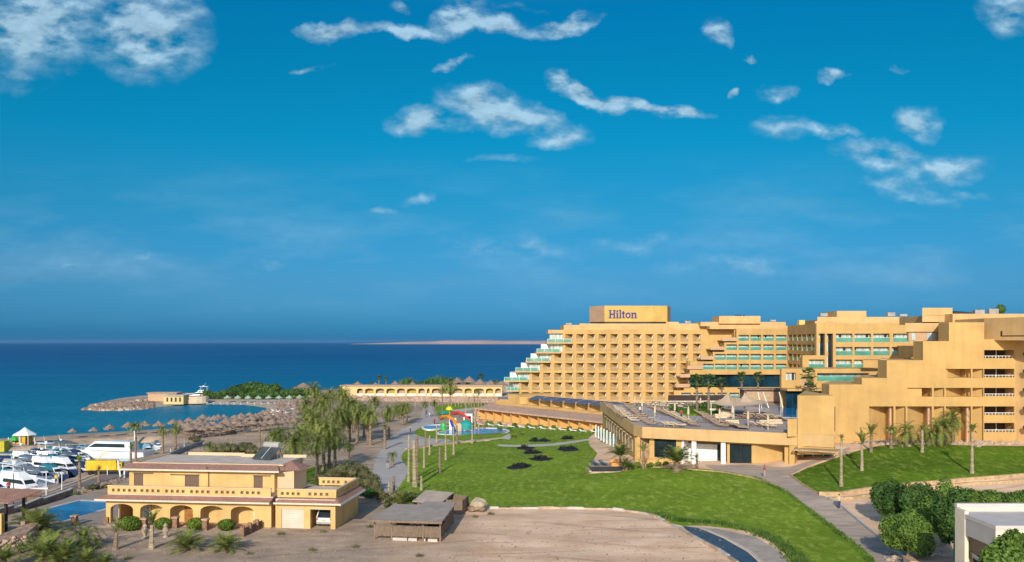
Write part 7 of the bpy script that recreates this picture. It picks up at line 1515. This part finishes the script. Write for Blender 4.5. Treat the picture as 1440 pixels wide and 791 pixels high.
yacht(wl(2, 674), R(-28), 13, 'white boat in the rear row near the left edge', tiers=1, cover=GREYV)
yacht(wl(25, 668), R(-30), 12, 'white boat with light canvas in the rear row', tiers=1, cover=GREYC)
yacht(wl(120, 668), R(-42), 8, 'small open boat by the quay under the yellow truck', tiers=1, cover=NAVY)
yacht(wl(208, 641), R(-60), 9, 'white and pale blue boat with raised windscreen at the berth end', tiers=1, cover=LTBLUE)
yacht(wl(-2, 659), R(-20), 9, 'low white boat at the far left of the rear row', tiers=1, cover=None)
yacht((X(280, 375), 375, -3), R(180), 11, 'white flybridge yacht passing behind the far spit', tiers=2, sc=1.0, grp='boats at sea'); yacht((X(388, 380), 380, -3), R(0), 12, 'low white boat roof seen behind the spit hedge', tiers=1, sc=1.1, grp='boats at sea')
m = MB()
for x in range(12): m.box(-11 + x * 2, -.5, 0, -11 + x * 2 + 1.9, .5, .35)
for x in range(6): m.tube((-10 + x * 4, .4, -1), (-10 + x * 4, .4, 1.2), .08, n=6)
single('pontoon', m, GREYC, 'floating grey pontoon walkway in the marina', 'pontoon', (*wl(60, 641)[:2], -2.9), 0)
# pavilion, play frame and yellow box on the far quay
p = G(35, 625.5); t = thing('beach_pavilion', 'small white tent roofed pavilion with yellow curtains by the water', 'pavilion', p); m = MB(); m.lathe([(2.6, 2.2), (2.45, 2.4), (1.0, 3.2), (.1, 3.9)], 8); m.build('tent_roof', WHITE, t); [MB().tube((2.2 * math.cos(a), 2.2 * math.sin(a), -.2), (2.2 * math.cos(a), 2.2 * math.sin(a), 2.3), .08, n=5).build('post', WHITE, t) for a in [i * math.pi / 4 for i in range(8)]]; m = MB(); m.box(-1.9, -1.7, 0, 1.0, 1.5, 2.2); m.build('curtain', mat('yellow_curtain', (.62, .36, .05), .9), t)
p = G(20, 627); t = thing('play_frame', 'small green and white play frame left of the tent pavilion', 'play frame', p); m = MB(); [m.tube((x, 0, 0), (x, 0, 1.9), .08, n=5) for x in (-1.3, 0, 1.3)]; m.build('post', WHITE, t); m = MB(); m.lathe([(1.0, 1.2), (.9, 1.7), (.3, 2.1)], 8); m.build('green_dome', GREEN, t); m = MB(); m.lathe([(.5, 0), (.6, .5), (.2, .9)], 8, (-.8, -1, 0)); m.build('yellow_float', YEL, t)
p = G(3, 637); t = thing('container', 'mustard yellow ribbed container at the left edge', 'container', p); m = MB(); m.box(-2.5, -1, 0, 1.0, 1, 2.3); [m.box(-2.5 + i * .35, -1.06, .1, -2.35 + i * .35, -1.003, 2.2) for i in range(10)]; m.build('body', YELG, t); m = MB(); m.box(-2.6, -1.1, 2.3, 1.1, 1.1, 2.4); m.build('lid', YELG, t)
# yellow crane truck
def truck():
    p = G(150, 667); t = thing('crane_truck', 'yellow crane truck with square body parked on the quay', 'truck', p, R(8)); t.scale = (.8, .8, .8); m = MB(); m.box(-3.9, -1.1, 1.0, 2.2, 1.1, 3.0); [m.box(-3.9 + i * 1.0, -1.16, 1.1, -3.8 + i * 1.0, -1.103, 2.9) for i in range(7)]; m.build('body', YEL, t)
    m = MB(); m.box(2.3, -1.0, .8, 3.3, 1.0, 2.5); m.build('cab', YEL, t); m = MB(); m.box(2.5, -1.05, 1.6, 3.1, -1.003, 2.3); m.build('cab_window', DARKG, t); m = MB(); m.box(-3.9, -.9, .55, 3.4, .9, .98); m.build('chassis', BLACK, t)
    for x in (-3.0, -1.8, 2.7):
        for s in (-1, 1): m = MB(); m.tube((x, s * .75, .5), (x, s * 1.1, .5), .5, n=14); m.build('wheel', TYRE, t)
    m = MB(); m.tube((-1.9, 0, 3.0), (-.4, 0, 4.6), .12, .08, 6); m.tube((-.4, 0, 4.6), (.4, 0, 3.9), .07, .05, 6); m.build('crane_arm', YEL, t)
truck()
# light blue van in the grove
p = G(517, 598); t = thing('blue_van', 'light blue van body with dark windows parked between the palms', 'van', p, R(35)); m = MB(); m.add([(-2.4, -1.1, .5), (2.2, -1.1, .5), (2.2, 1.1, .5), (-2.4, 1.1, .5), (-2.3, -1.0, 3.0), (1.6, -1.0, 2.7), (1.6, 1.0, 2.7), (-2.3, 1.0, 3.0)], [(0, 3, 2, 1), (4, 5, 6, 7), (0, 1, 5, 4), (1, 2, 6, 5), (2, 3, 7, 6), (3, 0, 4, 7)]); m.build('body', LTBLUE, t)
for x in (-1.2, -.1): m = MB(); m.box(x, -1.12, 1.7, x + .7, -1.02, 2.5); m.build('window', DARKG, t)
for x in (-1.5, 1.3):
    for s in (-1, 1): m = MB(); m.tube((x, s * .8, .45), (x, s * 1.1, .45), .42, n=12); m.build('wheel', TYRE, t)
# ---------------------------------------------------------------- white building lower right
def white_building():
    D = 70.0; z1 = Z(714, D); root = thing('white_building', 'cream white flat roofed building corner at the lower right', 'building', (X(1351, D), D, 0), world=True); xl = X(1351, D)
    # recessed porch: back wall at D+6, left wing wall, roof overhang in shade on the left
    yb = D - 5; xm = X(1395, D - 5); zr = Z(729, D - 5)
    m = MB(); m.box(xl, D, -1, xl + 24, D + .3, z1); m.box(xl - .3, D - 1.2, -1, xl, D + .3, z1 - .05); m.build('wall', mat('cream_render', (.70, .62, .48), .85, .05, .4), root)
    m = MB(); m.box(xl - .3, D - .0, z1, xl + 24, D + .4, z1 + .3); m.box(xl - .3, D - 7, z1 - .4, xl + .0, D, z1 + .3) if False else None
    m.prism([(xl - .3, D), (xl + 24, D), (xl + 24, D - 5.5), (xm, D - 5.5)], z1 - .6, z1 - .3); m.build('roof', mat('pale_roof', (.55, .50, .47), .85, .06, .5), root)
    m = MB(); m.box(xm, D - 5.5, -1, xl + 24, D - 5.2, z1 - .62); m.build('front_wall', mat('cream_render', (.70, .62, .48)), root)
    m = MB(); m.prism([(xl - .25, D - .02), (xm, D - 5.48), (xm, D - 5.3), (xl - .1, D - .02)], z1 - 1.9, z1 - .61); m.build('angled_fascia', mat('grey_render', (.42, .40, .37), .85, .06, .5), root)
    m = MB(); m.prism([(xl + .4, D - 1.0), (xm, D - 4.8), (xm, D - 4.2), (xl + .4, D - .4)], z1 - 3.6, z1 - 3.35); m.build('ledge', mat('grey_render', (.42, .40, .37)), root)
    m = MB(); m.box(xl + 1.0, D - .1, .5, xl + 3.5, D - .01, z1 - 3.8); m.build('doorway', GREYV, root)
white_building()
t = thing('green_fence', 'dark green mesh fence with green posts left of the white building', 'fence', (X(1341, 71), 71, 0), world=True)
for px in (1342, 1347): m = MB(); m.tube((X(px, 71), 71, 0), (X(px, 71), 71, Z(745, 71)), .07, n=6); m.build('post', mat('green_metal', (.01, .18, .10), .5), t)
m = MB(); [m.box(X(1342, 71) + i * .07, 71, 1, X(1342, 71) + i * .07 + .02, 71.02, Z(747, 71)) for i in range(4)]; [m.box(X(1342, 71), 71, 1 + i * .5, X(1347, 71), 71.02, 1.03 + i * .5) for i in range(9)]; m.build('mesh', mat('green_metal', (.01, .18, .10)), t)
p = G(1312, 797); m = MB(); m.box(-2.3, -1, -.5, 2.4, 1, .55); m.slot(1).box(-2.4, -1.1, .55, 2.5, 1.1, .7); single('garden_wall', m, [mat('cream_render', (.70, .62, .48)), PINK], 'short cream garden wall at the bottom edge below the trees', 'wall', (p[0], p[1], p[2]), R(-5))
# retaining strips on the right
def strip(name, label, pts, h, wd, m_, cat='wall', lift=-.3):
    ps = [G(*p_) for p_ in pts]; t = thing(name, label, cat, (ps[0][0], ps[0][1], 0), world=True); pp = []
    for a, b in zip(ps, ps[1:]):
        n = max(1, int(math.hypot(b[0] - a[0], b[1] - a[1]) / 3)); pp += [[a[j] + (b[j] - a[j]) * k / n for j in range(3)] for k in range(n)]
    pp.append(ps[-1]); m = MB()
    for i, (a, b) in enumerate(zip(pp, pp[1:])):
        a = (a[0], a[1], tz(a[0], a[1])); b = (b[0], b[1], tz(b[0], b[1])); dx, dy = b[0] - a[0], b[1] - a[1]; l = math.hypot(dx, dy); nx, ny = -dy / l * wd, dx / l * wd; za, zb_ = a[2] + h, b[2] + h
        vs = [(a[0], a[1], a[2] + lift), (b[0], b[1], b[2] + lift), (b[0] + nx, b[1] + ny, b[2] + lift), (a[0] + nx, a[1] + ny, a[2] + lift), (a[0], a[1], za), (b[0], b[1], zb_), (b[0] + nx, b[1] + ny, zb_), (a[0] + nx, a[1] + ny, za)]
        m.add(vs, [(0, 1, 5, 4), (2, 3, 7, 6), (4, 5, 6, 7), (3, 0, 4, 7), (1, 2, 6, 5)])
    m.build('masonry', m_, t); return t
OCHRE = mat('ochre_stone', (.52, .36, .19), .95, .2, 1.5, .8, 3)
strip('retaining_wall', 'ochre stone retaining wall along the lower edge of the sloping lawn', [(1152, 697), (1182, 697.5), (1230, 690), (1290, 683), (1360, 677), (1440, 671), (1540, 666)], .45, .5, OCHRE)
strip('retaining_wall', 'second lower ochre stone edging below the first one', [(1166, 704), (1200, 703), (1240, 696), (1300, 688), (1360, 682.5), (1440, 678), (1540, 674)], .35, .35, OCHRE)
strip('kerb_edge', 'pale kerb on the right side of the long board path', [(1166, 704), (1184, 715), (1232, 755), (1286, 797)], .3, .25, PALEP, 'kerb'); strip('kerb_edge', 'ochre kerb on the left edge of the sloping lawn', [(1110, 668.5), (1130, 684), (1150, 695)], .15, .2, OCHRE, 'kerb')
strip('kerb_edge', 'pale kerb curving along the terrace front path', [(905, 657.5), (960, 660), (1010, 664), (1055, 672), (1090, 684)], .15, .4, OCHRE, 'kerb')
strip('canal_edge', 'white edge along the blue canal at the bottom', [(983, 742.5), (1018, 756.3), (1054, 776.5), (1082, 801)], .1, .22, PALEP, 'kerb'); strip('promenade_kerb', 'low rough kerb between promenade and lawn with pale stones', [(572, 633), (600, 629), (640, 624), (690, 620)], .3, .4, STONEL, 'kerb')
strip('road_wall', 'long low concrete barrier along the road behind the villa roof', [(176, 672), (205, 658), (232, 647), (262, 634), (285, 626)], .9, .35, GREYC)
strip('quay_wall', 'concrete quay edge beside the moored boats', [(0, 708), (75, 691), (125, 671.5), (165, 659), (205, 646)], .12, .5, PALEP)
# ---------------------------------------------------------------- people on the quay
def person(p, rz, label, top, bottom, arm=.25, hair=BLACK):
    t = thing('person', label, 'person', p, rz); V_ = {'pel': ((0, 0, .95), .13), 'wai': ((0, 0, 1.12), .12), 'che': ((0, 0, 1.36), .15), 'nec': ((0, 0, 1.52), .055), 'hea': ((0, .01, 1.64), .085), 'hd2': ((0, .01, 1.72), .07)}
    ch = [('pel', 'wai'), ('wai', 'che'), ('che', 'nec'), ('nec', 'hea'), ('hea', 'hd2')]
    for s, nm in ((-1, 'l'), (1, 'r')):
        V_[nm + 'sh'] = ((s * .18, 0, 1.43), .065); V_[nm + 'el'] = ((s * (.24 + arm * .1), .03 * s, 1.16), .045); V_[nm + 'wr'] = ((s * .24, .1 + arm * .2, .95), .033); V_[nm + 'ha'] = ((s * .24, .14 + arm * .2, .87), .035)
        V_[nm + 'hi'] = ((s * .09, 0, .9), .09); V_[nm + 'kn'] = ((s * .10, .05 * s, .5), .065); V_[nm + 'an'] = ((s * .11, .04 * s, .09), .04); V_[nm + 'to'] = ((s * .12, .04 * s + .16, .04), .035)
        ch += [('che', nm + 'sh'), (nm + 'sh', nm + 'el'), (nm + 'el', nm + 'wr'), (nm + 'wr', nm + 'ha'), ('pel', nm + 'hi'), (nm + 'hi', nm + 'kn'), (nm + 'kn', nm + 'an'), (nm + 'an', nm + 'to')]
    ks = list(V_); me = bpy.data.meshes.new('body'); me.from_pydata([V_[k][0] for k in ks], [(ks.index(a), ks.index(b)) for a, b in ch], []); o = bpy.data.objects.new('body', me); COL.objects.link(o); o.parent = t
    o.modifiers.new('skin', 'SKIN'); me.skin_vertices.__class__
    if not me.skin_vertices:
        bm = bmesh.new(); bm.from_mesh(me); bm.verts.layers.skin.verify(); bm.to_mesh(me); bm.free()
    for i, k in enumerate(ks): me.skin_vertices[0].data[i].radius = (V_[k][1],) * 2
    me.skin_vertices[0].data[0].use_root = True; sb = o.modifiers.new('sub', 'SUBSURF'); sb.levels = sb.render_levels = 1; me.materials.append(SKIN)
    m = MB(); m.lathe([(.15, .92), (.165, 1.1), (.19, 1.36), (.13, 1.5), (.07, 1.53)], 10, (0, 0, 0), 1.1, .85); 
    for s in (-1, 1): m.tube((s * .17, 0, 1.44), (s * .27, .03 * s, 1.18), .085, .07, 7)
    m.build('shirt', top, t); m = MB()
    m.lathe([(.15, .80), (.17, .95), (.155, 1.0)], 10, (0, 0, 0), 1.05, .85)
    for s in (-1, 1): m.tube((s * .09, 0, .92), (s * .105, .05 * s, .5), .11, .085, 8); m.tube((s * .105, .05 * s, .52), (s * .112, .04 * s, .12), .085, .07, 8)
    m.build('trousers', bottom, t); m = MB(); m.lathe([(.095, 1.66), (.1, 1.72), (.07, 1.79), (.01, 1.81)], 9, (0, -.015, 0)); m.build('hair', hair, t); return t
person(G(79, 682), R(170), 'person in a yellow top standing on the quay edge by the boats', CLOTHY, CLOTHB); person(G(83, 681), R(120), 'person in a white shirt beside the one in yellow on the quay', WHITE, CLOTHB); person(G(12, 693), R(30), 'person in a dark red shirt on the quay near the left edge', CLOTHR, CLOTHB)
person(G(611, 597), R(10), 'person in red walking on the promenade behind the playground', CLOTHR, CLOTHB)
p = G(47, 704); m = MB(); m.slot(0); m.box(-.9, -.5, .02, .9, .5, .6); m.slot(1).box(-.9, .42, .6, .9, .5, 1.1); single('quay_cart', m, [BROWNF, BROWNF], 'small brown cart with raised back standing on the quay', 'cart', p, .2)
# rooftop plant at right
p_ = (X(1428, 165), 170, Z(441, 170)); m = leaf_ball(300, 1.0, 1.0, 1.0, .16, (0, 0, .8)); core(m, 1, 1, 1, (0, 0, .8)); single('roof_plant', m, LEAFD, 'dark conical plant on the roof at the far right', 'plant', p_)
# ---------------------------------------------------------------- haze
def haze():
    m = MB(); m.box(-23000, -400, -9, 23000, 25000, 60); M = bpy.data.materials.new('sea_haze'); M.use_nodes = True; nt = M.node_tree; nt.nodes.clear(); o = nt.nodes.new('ShaderNodeOutputMaterial'); v = nt.nodes.new('ShaderNodeVolumePrincipled'); v.inputs['Color'].default_value = (.35, .62, 1, 1); v.inputs['Density'].default_value = 2.5e-5; v.inputs['Anisotropy'].default_value = .2
    nt.links.new(v.outputs[0], o.inputs['Volume']); ob = m.build('haze', M); tag(ob, 'thin pale sea haze', 'haze', kind='stuff')
haze()

# ---------------------------------------------------------------- patio life in front of the garden rooms
random.seed(5)
for i in range(12):
    px = 680 + i * 14.5; py = 597.5 + i * .95; lounger(G(px, py + 1.5), R(40 + 20 * random.random()), f'white lounger on the garden room patios, {ORD[i]} from the left', 'loungers on the garden patios', LW, 1.0)
for i in range(9):
    px = 686 + i * 19 + random.uniform(-3, 3); py = 598.5 + i * 1.2; bush_px(px, py, .8, 1.3, f'small bush before the garden rooms, {ORD[i]} from the left', 'bushes before the garden rooms', SHRUB, 220, .14)
for i in range(14):
    px = [752, 765, 795, 802, 738, 744, 752, 756, 764, 792, 803, 727, 733, 736][i]; py = [619, 620, 617, 617, 630, 636.5, 637, 645, 645.5, 632, 631.5, 656.5, 656, 657][i]
    m = leaf_ball(140, .9, .7, .45, .12, (0, 0, .25)); core(m, .6, .5, .4, (0, 0, .2)); single('dark_bedding_plant', m, BLACKS, f'dark low plant on the black mulch beds, {ORD[i]} of the set', 'plant', G(px, py), 0, 'dark plants on the mulch beds')
# folded parasols and little tables on the pool terrace
for i in range(10):
    px, py = [(893, 573), (903, 580), (921, 590), (949, 586), (968, 592), (985, 577), (1012, 596), (1030, 590), (1052, 600), (1080, 606)][i]; m = MB(); m.lathe([(.06, 0), (.06, 1.1), (.22, 1.2), (.16, 2.2), (.03, 2.6)], 8); single('folded_parasol', m, CREAM, f'folded cream parasol standing between terrace loungers, {ORD[i]} from the left', 'parasol', g(px, py, DZ), 0, 'folded parasols on the terrace')

for i, (px, py, a, L, cv, ti, hl) in enumerate([(40, 675, -33, 12, GREYV, 1, GEL), (66, 668, -34, 13, NAVY, 2, GEL), (84, 661, -36, 12, TEALC, 1, NAVY), (101, 656, -38, 11, GREYV, 1, GEL), (14, 682, -30, 11, TEALC, 1, GEL), (110, 651, -38, 10, NAVY, 1, GEL), (36, 657, -28, 11, GREYC, 2, GEL), (60, 650, -30, 11, GREYV, 1, GEL), (12, 662, -24, 11, NAVY, 1, GEL), (80, 646, -30, 10, TEALC, 1, GEL), (222, 634, -60, 7, GREYV, 1, GEL)]):
    yacht(wl(px, py), R(a), L, f'{["grey", "navy", "teal", "slate", "small teal", "small navy", "pale", "low grey", "low navy", "low teal", "little grey"][i]} topped boat squeezed among the packed moorings, {ORD[i]} of the inner boats', tiers=ti, cover=cv, hull=hl)
field_rocks('small stones and clods scattered on the bare ground in front', 900, lambda: (random.uniform(120, 1020), random.uniform(735, 796)), STONE, (.04, .13))
for i, (px, py) in enumerate([(395, 752), (455, 749), (500, 770), (520, 742), (350, 780), (668, 728), (690, 724), (590, 783), (180, 786), (440, 775)]):
    p = G(px, py); m = MB()
    for k in range(70): a = random.random() * 6.28; l = random.uniform(.15, .45); q = random.random() * .4; b_ = random.random() * 6.28; x0_, y0_ = q * math.cos(b_), q * math.sin(b_); m.add([(x0_ - .03, y0_, 0), (x0_ + .03, y0_, 0), (x0_ + l * .7 * math.cos(a), y0_ + l * .7 * math.sin(a), l)], [(0, 1, 2)])
    single('weed_tuft', m, LEAFO, f'dry weed tuft on the bare forecourt ground, {ORD[i]} of ten', 'weed', p, 0, 'weed tufts on the forecourt')
# roof plant: air units, tanks and aerials on the hotel roofs
for i, (px, D_, py) in enumerate([(800, 285, 456.9), (968, 285, 454.8), (1002, 284, 457), (1088, 284, 452.4), (1160, 216, 445), (1255, 216, 445), (1272, 216, 445), (1380, 168, 441.4), (1400, 168, 441.4)]):
    m = MB(); m.slot(0).box(-.9, -.5, 0, .9, .5, .55 + .2 * (i % 3)); m.slot(1).lathe([(.35, .5 + .2 * (i % 3)), (.35, .66 + .2 * (i % 3))], 10); single('air_unit', m, [GREYC, BLACK], f'small grey air unit on the hotel roofs, {ORD[i]} from the left', 'air unit', (X(px, D_), D_ + 1, Z(py, D_)), 0, 'air units on the roofs')
for i, (px, py) in enumerate([(900, 584), (958, 590), (1012, 585), (1062, 596)]): q = g(px, py, DZ + .01); person(q, random.random() * 6, f'{["guest in a white top", "guest in a red top", "guest in a yellow top", "guest in dark clothes"][i]} walking on the pool terrace', [WHITE, CLOTHR, CLOTHY, GREYV][i], CLOTHB)

for i, (px, py, a_) in enumerate([(600, 583, 0), (604, 588, 1), (577, 608, 2), (545, 660, 3), (1180, 716, 0.2), (1075, 672, 1.4)]): person(G(px, py), a_, f'{["walker in red at the top of the promenade", "walker in white at the top of the promenade", "walker in yellow at the promenade bend", "lone walker in a dark top at the lower promenade", "walker in a pale top on the long board path", "walker in red where the board path meets the terrace"][i]}', [CLOTHR, WHITE, CLOTHY, GREYV, CREAM, CLOTHR][i], [CLOTHB, GREYC][i % 2])

for i in range(48):
    px = random.uniform(270, 425); py = 612 - (px - 270) * .15 + random.uniform(-4, 6); lounger(G(px, py), R(random.uniform(60, 120)), f'brown beach lounger in the shade of the bay parasols, {ordn(i)} of the scatter', 'loungers under the bay parasols', LB, 1.0)
